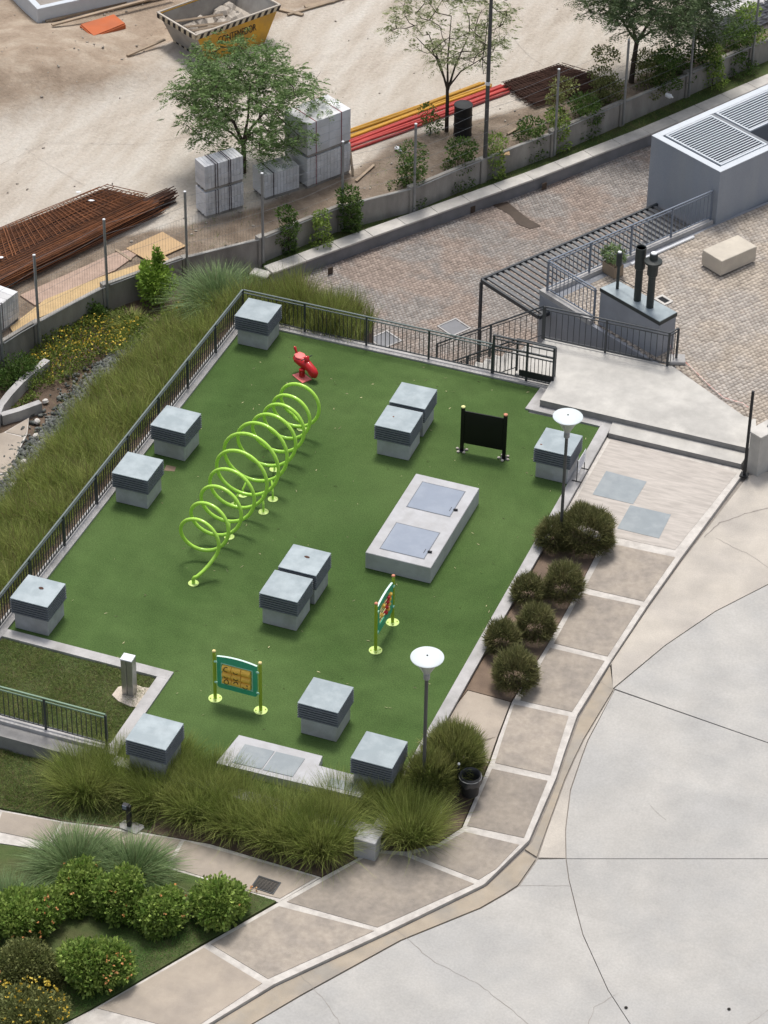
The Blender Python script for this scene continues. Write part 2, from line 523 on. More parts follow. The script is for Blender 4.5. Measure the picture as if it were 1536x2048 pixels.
def sheet(name, poly, zf, mat_, thick=.06, top=0.0, parent=None, cuts=(-7.0, -9.2, -11.5), kind=None, smooth=None):
    bm = bmesh.new()
    vs = [bm.verts.new((p[0], p[1], 0)) for p in poly]
    bm.faces.new(vs)
    for c in cuts:
        bmesh.ops.bisect_plane(bm, geom=bm.verts[:] + bm.edges[:] + bm.faces[:], plane_co=(0, c, 0), plane_no=(0, 1, 0))
    ex = bmesh.ops.extrude_face_region(bm, geom=bm.faces[:])
    newv = set(v for v in ex['geom'] if isinstance(v, bmesh.types.BMVert))
    for v in bm.verts:
        v.co.z = zf(v.co.x, v.co.y) + top - (0 if v in newv else thick)
    bmesh.ops.recalc_face_normals(bm, faces=bm.faces[:])
    me = bpy.data.meshes.new(name)
    bm.to_mesh(me)
    bm.free()
    me.materials.append(mat_)
    o = bpy.data.objects.new(name, me)
    link(o, parent)
    if kind:
        o["kind"] = kind
    return o


def flat(z):
    return lambda x, y: z


def front(x, y):
    return zp(y)


def inpoly(P, X, Y):
    P = np.asarray([(p[0], p[1]) for p in P])
    x, y = P[:, 0], P[:, 1]
    ins = np.zeros(len(X), bool)
    j = len(P) - 1
    for i in range(len(P)):
        c = ((y[i] > Y) != (y[j] > Y)) & (X < (x[j] - x[i]) * (Y - y[i]) / (y[j] - y[i] + 1e-12) + x[i])
        ins ^= c
        j = i
    return ins


# wide base ground under everything
sheet('ground', [(-400, -400), (400, -400), (400, 400), (-400, 400)], flat(-3.6), MT['soil_lt'], .05, cuts=(), kind='structure')

# ---- the playground deck
turf_poly = [(-7.12, 7.23), (1.68, 7.23), (1.733, 6.014, 0.000), (3.78, 6.05), (3.78, -11.05), (-2.65, -11.05), (-2.65, -7.77), (-7.12, -7.77)]
base = sheet('playground_base', [(-7.46, 7.58), (1.9, 7.58), (1.9, 6.4), (4.07, 6.3), (4.07, -11.35), (-7.46, -11.35)], flat(-.03), MT['riser'], 3.3, cuts=(), kind='structure')
sheet('artificial_turf', turf_poly, flat(0), MT['turf'], .026, cuts=(), kind='structure')
kz = .05
sheet('bare_patch', [(-6.384, 0.071, 0.000), (-6.113, 0.082, 0.000), (-6.066, -0.120, 0.000), (-6.342, -0.182, 0.000)], flat(.004), MT['soil_lt'], .006, cuts=(), parent=bpy.data.objects['artificial_turf'])


def kerb(name, poly):
    return sheet(name, poly, flat(kz), MT['kerb'], .25, cuts=(), kind='structure')


kerb('kerb', [(3.78, 6.34), (4.07, 6.34), (4.07, -11.37), (3.78, -11.37)])
kerb('kerb', [(-7.43, 7.53), (1.9, 7.53), (1.9, 7.232), (-7.43, 7.232)])
kerb('kerb', [(1.682, 7.228), (1.95, 7.228), (1.95, 6.342), (3.776, 6.342), (3.776, 6.052), (1.62, 6.102)])
kerb('kerb', [(-7.122, 7.228), (-7.43, 7.228), (-7.43, -11.0), (-7.122, -11.0)])
kerb('kerb', [(-7.118, -7.772), (-2.65, -7.772), (-2.65, -8.07), (-7.118, -8.07)])
kerb('kerb', [(-2.95, -8.074), (-2.65, -8.074), (-2.65, -11.05), (-2.95, -11.05)])
kerb('kerb', [(-2.648, -11.052), (3.776, -11.052), (3.776, -11.37), (-2.648, -11.37)])
# raised corner block of the deck by the pavement
cb = MB().box(0, 0, 0, .52, .30, .62, 0, .012)
tag(ob('corner_block', cb, MT['plinth'], None, (3.80, -11.52, -.225)), 'grey concrete block at the playground corner beside the curving pavement', 'concrete block')

# lawn patch inside the kerbs on the near left, with low wall for its railing
sheet('lawn_soil', [(-7.118, -8.074), (-2.952, -8.074), (-2.952, -10.7), (-7.118, -10.7)], flat(-.02), MT['grassbase'], .1, cuts=(), kind='structure')
sheet('garden_kerb_wall', [(-7.6, -10.72), (-2.953, -10.72), (-2.953, -10.95), (-7.6, -10.95)], flat(.06), MT['kerb'], .7, cuts=(), kind='structure')

# ---- pavement, road and beds in front and to the right
walk_outer = [(7.933, 5.563, -0.060), (7.431, 1.343, -0.060), (7.206, -0.749, -0.060), (6.997, -3.276, -0.060), (6.859, -5.515, -0.060), (7.069, -7.791, -0.129), (7.109, -9.852, -0.307), (6.589, -11.448, -0.446), (5.063, -13.672, -0.472), (3.389, -15.993, -0.495), (2.305, -18.003, -0.515)]
walk_inner = [(-0.592, -19.139, -0.526), (0.044, -18.152, -0.517), (1.517, -15.475, -0.490), (2.514, -13.691, -0.472), (3.104, -12.626, -0.461), (3.873, -11.346, -0.437), (4.603, -11.130, -0.418), (5.196, -10.674, -0.378), (5.558, -10.004, -0.320), (5.469, -7.856, -0.134), (5.265, -5.676, -0.060), (5.374, -3.300, -0.060), (5.398, -0.970, -0.060), (5.375, 1.203, -0.060), (4.710, 1.468, -0.060)]
walk = sheet('sidewalk', walk_outer + walk_inner + [(4.075, 2.0, 0), (4.075, 5.75, 0), (7.828, 5.693, -0.060)], front, MT['pathwhite'], .22, kind='structure')
slabs = [
    [(5.543, 1.225, -0.060), (7.288, 1.286, -0.060), (7.078, -0.757, -0.060), (5.536, -0.783, -0.060)],
    [(5.523, -1.030, -0.060), (7.049, -0.964, -0.060), (6.877, -3.178, -0.060), (5.504, -3.185, -0.060)],
    [(5.468, -3.388, -0.060), (6.861, -3.371, -0.060), (6.714, -5.494, -0.060), (5.436, -5.547, -0.060)],
    [(5.339, -5.746, -0.060), (6.688, -5.682, -0.060), (6.929, -7.773, -0.127), (5.584, -7.832, -0.132)],
    [(5.582, -8.038, -0.150), (6.919, -7.963, -0.143), (6.982, -9.833, -0.305), (5.639, -9.926, -0.314)],
    [(5.648, -10.119, -0.330), (6.945, -10.073, -0.326), (6.694, -10.935, -0.401), (6.433, -11.378, -0.439), (4.763, -11.169, -0.421), (5.259, -10.748, -0.385)],
    [(3.916, -11.427, -0.444), (4.609, -11.273, -0.430), (6.379, -11.527, -0.450), (4.855, -13.589, -0.471), (2.699, -13.585, -0.471)],
    [(2.587, -13.780, -0.473), (4.822, -13.718, -0.472), (3.212, -15.904, -0.494), (1.653, -15.405, -0.489)],
    [(1.554, -15.558, -0.491), (3.143, -16.074, -0.496), (2.250, -17.933, -0.514), (0.171, -18.024, -0.515)],
]
for i, q in enumerate(slabs):
    sheet('paving_slab', q, front, MT['panel_lt'] if i == 8 else MT['panel'], .03, .012, parent=walk)
pad = sheet('concrete_pad', [(4.195, 5.730, -0.060), (7.778, 5.476, -0.060), (7.199, 1.592, -0.060), (4.830, 1.516, -0.060), (4.16, 2.0, 0)], front, MT['hatchpad'], .03, .008, parent=walk)
sheet('cover_plate', [(4.523, 4.246, -0.060), (5.664, 4.182, -0.060), (5.621, 3.082, -0.060), (4.505, 3.100, -0.060)], front, MT['steel_plate'], .02, .016, parent=walk)
sheet('cover_plate', [(5.567, 3.013, -0.060), (6.677, 3.009, -0.060), (6.680, 1.901, -0.060), (5.552, 1.911, -0.060)], front, MT['steel_plate'], .02, .016, parent=walk)
# beige slab in the planter and the planter soil
sheet('planter_soil', [(4.072, 2.1, 0), (4.717, 1.447, -0.060), (5.357, 1.173, -0.060), (5.381, -0.999, -0.060), (5.358, -3.328, -0.060), (5.230, -5.650, -0.060), (4.119, -5.633, -0.060), (4.072, -6.2, 0)], front, MT['soil_lt'], .2, -.004, kind='structure')
sheet('planter_slab', [(4.074, -6.25, 0), (4.142, -5.663, -0.060), (5.231, -5.689, -0.060), (5.430, -7.887, -0.137), (4.032, -7.943, -0.142), (4.074, -8.5, 0)], front, MT['panel_lt'], .2, 0, kind='structure')
sheet('soil_bed', [(4.072, -8.55, 0), (4.049, -7.989, -0.146), (5.430, -7.922, -0.140), (5.526, -10.016, -0.321), (5.158, -10.671, -0.378), (4.593, -11.102, -0.416), (3.862, -11.318, -0.434), (3.095, -12.543, -0.460), (0.348, -12.473, -0.460), (-1.537, -12.718, -0.462), (-3.155, -13.032, -0.465), (-7.211, -13.170, -0.467), (-12.0, -11.0), (-7.0, -10.955), (-2.94, -10.955), (-2.94, -11.376), (4.072, -11.376)], front, MT['soil'], .2, -.008, kind='structure')
path = sheet('garden_path', [(-6.105, -13.287, -0.468), (-4.531, -13.214, -0.467), (-3.119, -13.054, -0.466), (-1.502, -12.740, -0.462), (0.361, -12.503, -0.460), (3.107, -12.573, -0.461), (2.523, -13.654, -0.472), (1.823, -13.624, -0.471), (-0.274, -13.574, -0.471), (-5.726, -14.491, -0.480)], front, MT['pathwhite'], .2, -.006, kind='structure')
for q in ([(-4.501, -13.274, -0.468), (-3.107, -13.104, -0.466), (-3.077, -13.786, -0.473), (-4.372, -13.905, -0.474)], [(-5.918, -13.396, -0.469), (-4.562, -13.280, -0.468), (-4.433, -13.911, -0.474), (-5.709, -14.038, -0.475)], [(-3.029, -13.108, -0.466), (-0.315, -12.628, -0.461), (-0.269, -13.503, -0.470), (-3.007, -13.776, -0.473)],
          [(-0.217, -12.625, -0.461), (3.008, -12.629, -0.461), (2.512, -13.540, -0.470), (1.863, -13.575, -0.471), (-0.183, -13.504, -0.470)]):
    sheet('path_slab', q, front, MT['panel_lt'], .03, .008, parent=path)
drain = thing('drain_grate', 'dark rectangular drain grate set in the beige path near flowers', 'drain grate', (2.062, -13.271, -0.456), R(-3))
dm = MB()
for k in range(9):
    dm.box(0, -.15 + k * .0375, 0, .50, .016, .02)
ob('grate_bars', dm, MT['dark'], drain)
ob('grate_frame', MB().box(0, .19, 0, .56, .03, .024).box(0, -.19, 0, .56, .03, .024).box(.265, 0, 0, .03, .35, .024).box(-.265, 0, 0, .03, .35, .024), MT['rail'], drain)
ob('grate_pit', MB().box(0, 0, -.008, .5, .35, .004), MT['core'], drain)
# lawns lower left
lawnA = [(-5.557, -11.314, -0.434), (-3.298, -10.586, -0.371), (-1.195, -11.536, -0.450), (-1.098, -12.581, -0.461), (-3.169, -13.002, -0.465), (-4.562, -13.153, -0.467), (-7.046, -13.474, -0.470), (-7.884, -11.927, -0.454)]
lawnB = [(-0.605, -19.113, -0.526), (0.019, -18.099, -0.516), (1.472, -15.427, -0.489), (2.470, -13.641, -0.471), (1.790, -13.603, -0.471), (-0.274, -13.574, -0.471), (-5.702, -14.535, -0.480), (-3.401, -20.209, -0.537)]
sheet('lawn_ground', lawnA, front, MT['grassbase'], .2, -.004, kind='structure')
sheet('lawn_ground', lawnB, front, MT['grassbase'], .2, -.002, kind='structure')

# road: dark bed with cast slabs, open joints between them
rd = -.075
road = sheet('road', [(7.935, 5.744, -0.180), (10.296, 7.819, -0.180), (60, 10), (60, -60), (-40, -60), (-0.863, -19.200, -0.647), (2.256, -17.901, -0.634), (3.332, -15.859, -0.614), (5.011, -13.530, -0.590), (6.544, -11.310, -0.554), (7.065, -9.708, -0.415), (7.026, -7.641, -0.236), (6.810, -5.343, -0.180), (6.948, -3.096, -0.180), (7.158, -0.560, -0.180), (7.383, 1.539, -0.180)], front, MT['joint'], .2, -.115, kind='structure')
rslabs = [
    ('road_warm', [(8.065, 5.557, -0.135), (10.334, 7.639, -0.135), (11.387, 3.267, -0.135), (9.766, 1.196, -0.135), (8.816, -0.370, -0.135), (8.036, -2.134, -0.135), (7.336, -4.189, -0.135), (7.008, -3.379, -0.135), (7.241, -0.806, -0.135), (7.485, 1.358, -0.135)]),
    ('gutter', [(7.025, -3.311, -0.135), (7.353, -4.243, -0.135), (7.240, -6.189, -0.135), (7.248, -7.729, -0.198), (7.354, -9.358, -0.339), (7.409, -10.198, -0.412), (7.091, -10.071, -0.401), (7.182, -9.811, -0.379), (7.128, -7.772, -0.202), (6.925, -5.512, -0.135)]),
    ('gutter', [(7.094, -10.151, -0.408), (7.412, -10.277, -0.419), (7.282, -11.152, -0.495), (6.727, -12.105, -0.531), (5.426, -13.696, -0.547), (4.005, -16.021, -0.570), (3.111, -17.611, -0.586), (2.392, -17.893, -0.589), (3.429, -15.979, -0.570), (5.105, -13.657, -0.547), (6.650, -11.412, -0.517)]),
    ('road', [(7.470, -10.272, -0.419), (8.049, -10.047, -0.399), (8.309, -10.622, -0.449), (9.111, -12.084, -0.531), (10.119, -13.465, -0.545), (11.512, -14.926, -0.559), (2.699, -18.379, -0.594), (3.146, -17.613, -0.586), (4.046, -16.036, -0.570), (5.467, -13.713, -0.547), (6.768, -12.122, -0.531), (7.334, -11.165, -0.496)]),
    ('road_warm', [(7.392, -4.247, -0.135), (7.345, -6.244, -0.135), (7.478, -7.984, -0.220), (7.761, -9.210, -0.327), (8.039, -10.018, -0.397), (7.461, -10.211, -0.413), (7.386, -9.346, -0.338), (7.291, -7.747, -0.200), (7.279, -6.193, -0.135)]),
    ('road', [(11.397, 3.225, -0.135), (9.780, 1.168, -0.135), (8.836, -0.395, -0.135), (8.056, -2.158, -0.135), (7.375, -4.193, -0.135), (13.381, -5.021, -0.135)]),
    ('road', [(7.398, -4.245, -0.135), (13.388, -5.046, -0.135), (14.070, -7.848, -0.209), (8.064, -10.022, -0.397), (7.783, -9.203, -0.326), (7.505, -7.991, -0.221), (7.372, -6.252, -0.135)]),
    ('road', [(14.075, -7.869, -0.210), (8.071, -10.042, -0.399), (8.330, -10.614, -0.448), (9.132, -12.076, -0.531), (10.139, -13.457, -0.545), (11.531, -14.918, -0.559), (15.440, -13.386, -0.544)]),
]
for mn, q in rslabs:
    sheet('road_slab', q, front, MT[mn], .05, rd, parent=road)


def crack(name, pts, w, parent, zoff, m='joint'):
    """thin wandering strip lying in a crack"""
    P = []
    for a, b in zip(pts[:-1], pts[1:]):
        n = max(2, int(math.hypot(b[0] - a[0], b[1] - a[1]) / .12))
        for k in range(n):
            P.append((a[0] + (b[0] - a[0]) * k / n, a[1] + (b[1] - a[1]) * k / n))
    P.append(pts[-1][:2])
    P = [(x + random.gauss(0, .012), y + random.gauss(0, .012)) for x, y in P]
    V, F = [], []
    for i, (x, y) in enumerate(P):
        a, b = P[max(0, i - 1)], P[min(len(P) - 1, i + 1)]
        dx, dy = b[0] - a[0], b[1] - a[1]
        L = math.hypot(dx, dy) + 1e-9
        ww = w * random.uniform(.4, 1.2)
        z = zp(y) + zoff
        V += [(x - dy / L * ww / 2, y + dx / L * ww / 2, z), (x + dy / L * ww / 2, y - dx / L * ww / 2, z)]
        if i:
            F.append((2 * i - 2, 2 * i - 1, 2 * i + 1, 2 * i))
    mb = MB()
    mb.v, mb.f = V, F
    return ob(name, mb, MT[m], parent)


for pts, w in (
    ([(5.125, -13.369, -0.544), (6.375, -14.055, -0.551), (7.509, -14.330, -0.553), (8.887, -15.040, -0.560)], .014),
    ([(7.323, -11.168, -0.496), (8.392, -10.766, -0.461)], .012),
    ([(10.350, -13.485, -0.545), (10.002, -14.060, -0.551), (10.040, -14.742, -0.557)], .012),
    ([(8.022, 2.559, -0.135), (9.024, 2.203, -0.135), (9.733, 1.764, -0.135)], .012),
    ([(7.336, -4.229, -0.135), (6.897, -4.039, -0.135)], .014),
    ([(9.356, -7.808, -0.205), (9.815, -8.139, -0.234)], .008),
    ([(13.091, -13.546, -0.545), (13.537, -12.752, -0.538)], .012),
    ([(3.624, -15.376, -0.564), (4.559, -15.961, -0.570), (5.275, -16.610, -0.576)], .012),
):
    crack('crack', pts, w, road, rd + .004)
# shallow broken edge where the upper gutter meets the road
crack('crack', [(7.722, 2.485, -0.135), (7.931, 3.269, -0.135), (8.543, 3.987, -0.135), (9.622, 5.018, -0.135)], .05, road, rd + .004)
_seen = []
for uv in ((10.645, -13.824, -0.533), (12.713, -13.059, -0.526)):
    sh = MB().lathe([(.04, 0), (.036, .008), (.014, .014)], 9)
    o = ob('debris_lump', sh, MT['blackmark'], None, uv)
    tag(o, 'small dark lump lying on the road right beside the arc joint' if len(_seen) == 0 else 'small dark lump lying alone on the open road concrete', 'debris')
    _seen.append(1)

# ---- landing and steps
landing_poly = [(1.1, 7.55), (1.952, 7.55), (1.952, 6.36), (7.756, 6.262, 0.250), (8.054, 6.282, 0.250), (7.680, 7.677, 0.250), (7.340, 7.694, 0.250), (4.85, 9.32), (1.1, 9.32)]
land = sheet('landing', landing_poly, flat(.25), MT['landing'], 3.4, cuts=(), kind='structure')
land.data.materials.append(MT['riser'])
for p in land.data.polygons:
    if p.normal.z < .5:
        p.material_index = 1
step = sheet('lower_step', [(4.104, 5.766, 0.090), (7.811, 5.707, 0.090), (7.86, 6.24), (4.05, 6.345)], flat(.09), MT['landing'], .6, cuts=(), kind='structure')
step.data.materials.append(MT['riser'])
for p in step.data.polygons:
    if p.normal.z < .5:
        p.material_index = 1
# stair going down to the lower court
stair = tag(bpy.data.objects.new('stair', None), None, None, None, 'structure')
link(stair)
for k in range(11):
    x1 = 1.098 - k * .285
    z = .25 - (k + 1) * .18
    ob('stair_step', MB().box(x1 - .1425, 8.44, (z + LOW) / 2, .285, 1.74, z - LOW, 0, .006), MT['landing'], stair)
ob('stair_landing', MB().box(-2.75, 8.44, (-1.78 + LOW) / 2, 1.42, 1.74, -1.78 - LOW), MT['landing'], stair)

# ---- lower court, upper terrace, cobbles
sheet('lower_court', [(-9.2, 9.0), (9, 9.0), (9, 45), (-9.2, 45)], flat(LOW), MT['grout'], .2, cuts=(), kind='structure')
upper_poly = [(0.23, 11.51), (4.33, 9.34), (4.86, 9.36), (7.346, 7.620, 0.250), (9.0, 6.6), (14, 9), (14, 40), (9.0, 29.0), (5.25, 19.6), (3.82, 17.30), (3.62, 17.25)]
upper = sheet('upper_terrace', upper_poly, flat(.215), MT['render_grey'], 3.5, cuts=(), kind='structure')


def cobbles(name, poly, z, s, ang, m, parent, gap=.014, hgt=.03):
    P = np.array([(p[0], p[1]) for p in poly])
    c = P.mean(0)
    rad = np.abs(P - c).max() * 1.6
    n = int(rad / s)
    I, J = np.meshgrid(np.arange(-n, n), np.arange(-n, n), indexing='ij')
    U = (I + .5 * (J % 2)) * s
    W = J * s
    # slight waviness of the rows
    W = W + .03 * np.sin(U * 1.7) + .02 * np.sin(U * .6 + W)
    X = c[0] + U * math.cos(ang) - W * math.sin(ang)
    Y = c[1] + U * math.sin(ang) + W * math.cos(ang)
    X, Y = X.ravel(), Y.ravel()
    k = inpoly(poly, X, Y)
    X, Y = X[k], Y[k]
    N = len(X)
    h = (s - gap) / 2
    ca = ang + rng.normal(0, .05, N)
    sz = h * rng.uniform(.93, 1.03, (N, 2))
    dz = z + hgt + rng.normal(0, .004, N)
    V = np.zeros((N, 8, 3))
    for q, (a, b) in enumerate(((-1, -1), (1, -1), (1, 1), (-1, 1))):
        for lv in range(2):
            f = 1.0 if lv == 0 else .84
            u, w = a * sz[:, 0] * f, b * sz[:, 1] * f
            V[:, q + 4 * lv, 0] = X + u * np.cos(ca) - w * np.sin(ca)
            V[:, q + 4 * lv, 1] = Y + u * np.sin(ca) + w * np.cos(ca)
            V[:, q + 4 * lv, 2] = dz - (0.022 if lv == 0 else 0)
    f0 = np.array([(4, 5, 6, 7), (0, 1, 5, 4), (1, 2, 6, 5), (2, 3, 7, 6), (3, 0, 4, 7)])
    F = (np.arange(N)[:, None, None] * 8 + f0[None]).reshape(-1, 4)
    o = ob(name, npmesh(name, V.reshape(-1, 3), F, m), None, parent)
    o["kind"] = "stuff"
    return o


cobbles('cobblestones', [(-9.970, 14.082, -3.150), (-9.322, 14.346, -3.150), (-7.241, 17.390, -3.150), (-3.398, 23.183, -3.150), (-0.927, 27.227, -3.150), (1.847, 32.214, -3.150), (3.6, 33), (6, 33), (2.2, 18.6), (1.2, 13.5), (.2, 11.3), (-.4, 9.5), (-3.4, 9.1), (-7.2, 9.1)], LOW - .012, .125, R(60), MT['cobble_lo'], bpy.data.objects['lower_court'])
up_cob = [(0.75, 11.42), (4.5, 9.36), (4.9, 9.36), (7.340, 7.591, 0.250), (8.9, 6.75), (11.5, 9), (11.5, 26), (8.6, 27.5), (5.3, 19.5), (3.98, 17.30)]
cobbles('cobblestones', up_cob, .215, .135, R(60), MT['cobble_up'], upper)
upg = sheet('joint_bed', up_cob, flat(.226), MT['grout'], .008, cuts=(), parent=upper)
# kerb on the terrace edge, carrying its railing
up_k = sheet('terrace_kerb', [(0.20, 11.55), (3.62, 17.32), (3.80, 17.22), (0.50, 11.57), (2.15, 10.72), (2.05, 10.52)], flat(.36), MT['kerb'], .16, cuts=(), parent=upper)
# damp patch and service frames on the lower court
st = [(-4.465, 21.246, -3.130), (-4.076, 21.612, -3.130), (-3.484, 21.132, -3.130), (-3.033, 20.805, -3.130), (-2.586, 20.582, -3.130), (-2.854, 20.271, -3.130), (-3.326, 20.415, -3.130), (-3.733, 20.860, -3.130)]
sheet('damp_patch', st, flat(LOW + .030), MT['wet'], .012, cuts=(), parent=bpy.data.objects['lower_court'])



# ------------------------------------------------------------------ playground objects
# ---- ventilation shafts
VH = .96
vent_plinth = MB().box(0, 0, .25, .90, .90, .50, 0, .01).mesh('plinth')
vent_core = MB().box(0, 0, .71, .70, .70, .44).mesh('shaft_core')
vent_cap = MB().box(0, 0, VH - .014, 1.02, 1.02, .028, 0, .008)
vent_cap.add([(-.5, -.5, VH), (.5, -.5, VH), (.5, .5, VH), (-.5, .5, VH), (0, 0, VH + .02)], [(0, 1, 4), (1, 2, 4), (2, 3, 4), (3, 0, 4)])
vent_cap = vent_cap.mesh('cap')


def slat_mesh():
    m = MB()
    a, b, t = .36, .512, .030
    o0 = [(-a, -a), (a, -a), (a, a), (-a, a)]
    o1 = [(-b, -b), (b, -b), (b, b), (-b, b)]
    vs = [(*p, .014) for p in o0] + [(*p, .0) for p in o1] + [(*p, -t) for p in o1] + [(*p, .004) for p in o0]
    fs = []
    for i in range(4):
        j = (i + 1) % 4
        fs += [(i, j, 4 + j, 4 + i), (4 + i, 4 + j, 8 + j, 8 + i), (8 + i, 8 + j, 12 + j, 12 + i)]
    return m.add(vs, fs).mesh('louver_slat', fix=True)


vent_slat = slat_mesh()
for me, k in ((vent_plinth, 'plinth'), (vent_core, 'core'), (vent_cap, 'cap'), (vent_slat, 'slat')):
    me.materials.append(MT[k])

vents = [
    ((-6.27, 6.62), 'louvered grey vent shaft in the far corner of the railings', 0),
    ((-6.20, 0.90), 'louvered grey vent shaft by the left railing, farther one of two neighbours', -1.5),
    ((-6.24, -1.42), 'louvered grey vent shaft by the left railing, nearer one of two neighbours', 0.5),
    ((-6.28, -7.10), 'louvered grey vent shaft with a rusty cap spot at the left railing end', 0),
    ((-.80, -4.64), 'louvered vent shaft standing nearest the small two-post panel, front of its pair', 0),
    ((-.76, -3.50), 'louvered vent shaft with a heart-like rust spot, back of its pair', 0),
    ((-.79, 4.26), 'louvered vent shaft left of the black board, back of its pair', 1),
    ((-.78, 3.11), 'louvered vent shaft left of the black board, front of its pair', 1),
    ((1.64, -8.10), 'louvered vent shaft between the yellow block panel and the near lamp', 0),
    ((3.50, -9.46), 'louvered vent shaft half hidden by grass at the foot of the near lamp', 0),
    ((3.48, 3.70), 'louvered vent shaft on the kerb behind the far lamp, white notice beside it', -.5),
]
vpos = [
    ((-7.016, 7.125, 0.960), (-5.988, 7.123, 0.960), (-6.008, 6.131, 0.960), (-6.994, 6.155, 0.960)),
    ((-6.961, 1.341, 0.960), (-5.961, 1.364, 0.960), (-5.914, 0.378, 0.960), (-6.916, 0.363, 0.960)),
    ((-6.983, -0.977, 0.960), (-6.006, -0.977, 0.960), (-5.974, -1.949, 0.960), (-6.948, -1.968, 0.960)),
    ((-7.025, -6.683, 0.960), (-6.069, -6.657, 0.960), (-6.046, -7.619, 0.960), (-7.007, -7.659, 0.960)),
    ((-1.478, -4.199, 0.960), (-0.445, -4.237, 0.960), (-0.466, -5.218, 0.960), (-1.503, -5.197, 0.960)),
    ((-1.472, -3.065, 0.960), (-0.442, -3.064, 0.960), (-0.424, -4.066, 0.960), (-1.451, -4.061, 0.960)),
    ((-1.509, 4.761, 0.960), (-0.483, 4.800, 0.960), (-0.455, 3.792, 0.960), (-1.473, 3.741, 0.960)),
    ((-1.481, 3.574, 0.960), (-0.451, 3.602, 0.960), (-0.425, 2.619, 0.960), (-1.447, 2.594, 0.960)),
    ((0.946, -7.716, 0.960), (1.985, -7.699, 0.960), (1.997, -8.712, 0.960), (0.970, -8.718, 0.960)),
    ((2.832, -9.045, 0.960), (3.834, -9.050, 0.960), (3.847, -10.101, 0.960), (2.834, -10.070, 0.960)),
    ((2.815, 4.179, 0.960), (3.820, 4.176, 0.960), (3.831, 3.180, 0.960), (2.825, 3.166, 0.960)),
    ((-2.193, -10.404, 0.960), (-1.197, -10.390, 0.960), (-1.196, -11.372, 0.960), (-2.221, -11.387, 0.960)),
]
vents.append(((0, 0), 'louvered vent shaft in the tall grass below the lawn patch kerb', 0))
for (lab, q) in zip(vents, vpos):
    cx, cy = sum(p[0] for p in q) / 4, sum(p[1] for p in q) / 4
    t = thing('vent_shaft', lab[1], 'vent', (cx, cy, 0), R(lab[2]), 'louvered vent shafts on the turf')
    ob('plinth', vent_plinth, None, t)
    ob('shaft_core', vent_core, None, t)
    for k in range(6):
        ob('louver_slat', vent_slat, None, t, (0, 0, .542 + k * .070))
    ob('cap', vent_cap, None, t)
    if 'rust' in lab[1]:
        m = MB()
        rp = [(.085 * random.uniform(.6, 1.15) * math.cos(a * .7), .05 * random.uniform(.6, 1.2) * math.sin(a * .7)) for a in range(9)]
        m.prism(rp, 0, .004)
        ob('rust_patch', m, MT['rustdk'], t, (.03, .10, VH + .019))
    if 'left of the black board, front' in lab[1] or 'white notice' in lab[1]:
        m = MB().prism([(.035 * random.uniform(.6, 1.2) * math.cos(a * .9), .03 * random.uniform(.6, 1.2) * math.sin(a * .9)) for a in range(7)], 0, .004)
        ob('rust_patch', m, MT['rust'], t, (-.16, .02, VH + .014) if 'black' in lab[1] else (-.38, -.30, VH + .005))

# ---- concrete slab with two hatches
t = thing('hatch_plinth', 'long low grey concrete plinth with two blue hatch doors on the turf', 'concrete plinth', (1.005, -.305, 0))
sx, sy = 1.755, 3.68
slab = ob('slab', MB().box(0, 0, .25, sx, sy, .50, 0, .012), MT['slab_top'], t)
for cy_, nm in ((.955, 'hatch'), (-.97, 'hatch')):
    h = ob('hatch_door', MB().box(0, cy_, .504, 1.165, 1.16, .012, 0, .003), MT['hatch'], t)
    ob('hatch_frame', MB().box(0, cy_ + .592, .501, 1.21, .016, .014).box(0, cy_ - .592, .501, 1.21, .016, .014).box(.592, cy_, .501, .016, 1.17, .014).box(-.592, cy_, .501, .016, 1.17, .014), MT['slat'], h)
    ob('padlock', MB().box(.64, cy_ - .28, .53, .11, .05, .05, .2, .01).tube([(.58, cy_ - .28, .52), (.62, cy_ - .28, .55), (.67, cy_ - .28, .53)], .012, 6), MT['dark'], h)
    ob('handle_slot', MB().box(.50, cy_ - .28, .5115, .014, .18, .005), MT['dark'], h)

# ---- low box with lid slabs near the front edge
t = thing('low_hatch_box', 'low pale concrete box with pale blue lids behind the tall grass', 'concrete box', (0, 0, 0))
ob('box_body', MB().prism([(-0.194, -9.503, 0.220), (1.898, -9.469, 0.220), (1.936, -9.812, 0.220), (3.271, -9.802, 0.220), (3.248, -10.474, 0.220), (-0.299, -10.610, 0.220)], 0, .22), MT['slab_top'], t)
ob('lid', MB().prism([(0.069, -9.762, 0.220), (0.803, -9.736, 0.220), (0.766, -10.428, 0.220), (0.038, -10.457, 0.220)], .216, .235), MT['steel_plate'], t)
ob('lid', MB().prism([(0.842, -9.739, 0.220), (1.560, -9.717, 0.220), (1.529, -10.404, 0.220), (0.805, -10.432, 0.220)], .216, .235), MT['steel_plate'], t)
ob('lid', MB().prism([(2.365, -10.107, 0.220), (3.100, -10.092, 0.220), (3.086, -10.374, 0.220), (2.360, -10.406, 0.220)], .216, .235), MT['steel_plate'], t)

# ---- coil climber
tops = [(-3.76, -3.63), (-3.78, -2.96), (-3.74, -2.31), (-3.71, -1.66), (-3.71, -1.02), (-3.72, -.42), (-3.73, .30), (-3.70, 1.03), (-3.69, 1.70), (-3.73, 2.32), (-3.69, 2.86)]
RS = [.575, .588, .635, .689, .769, .845, .781, .688, .637, .580, .600]
ZB = .30
coil = thing('coil_climber', 'bright lime green tubular coil climber on small round base plates', 'climber', (tops[5][0], tops[5][1], 0))
ox, oy = tops[5][0], tops[5][1]


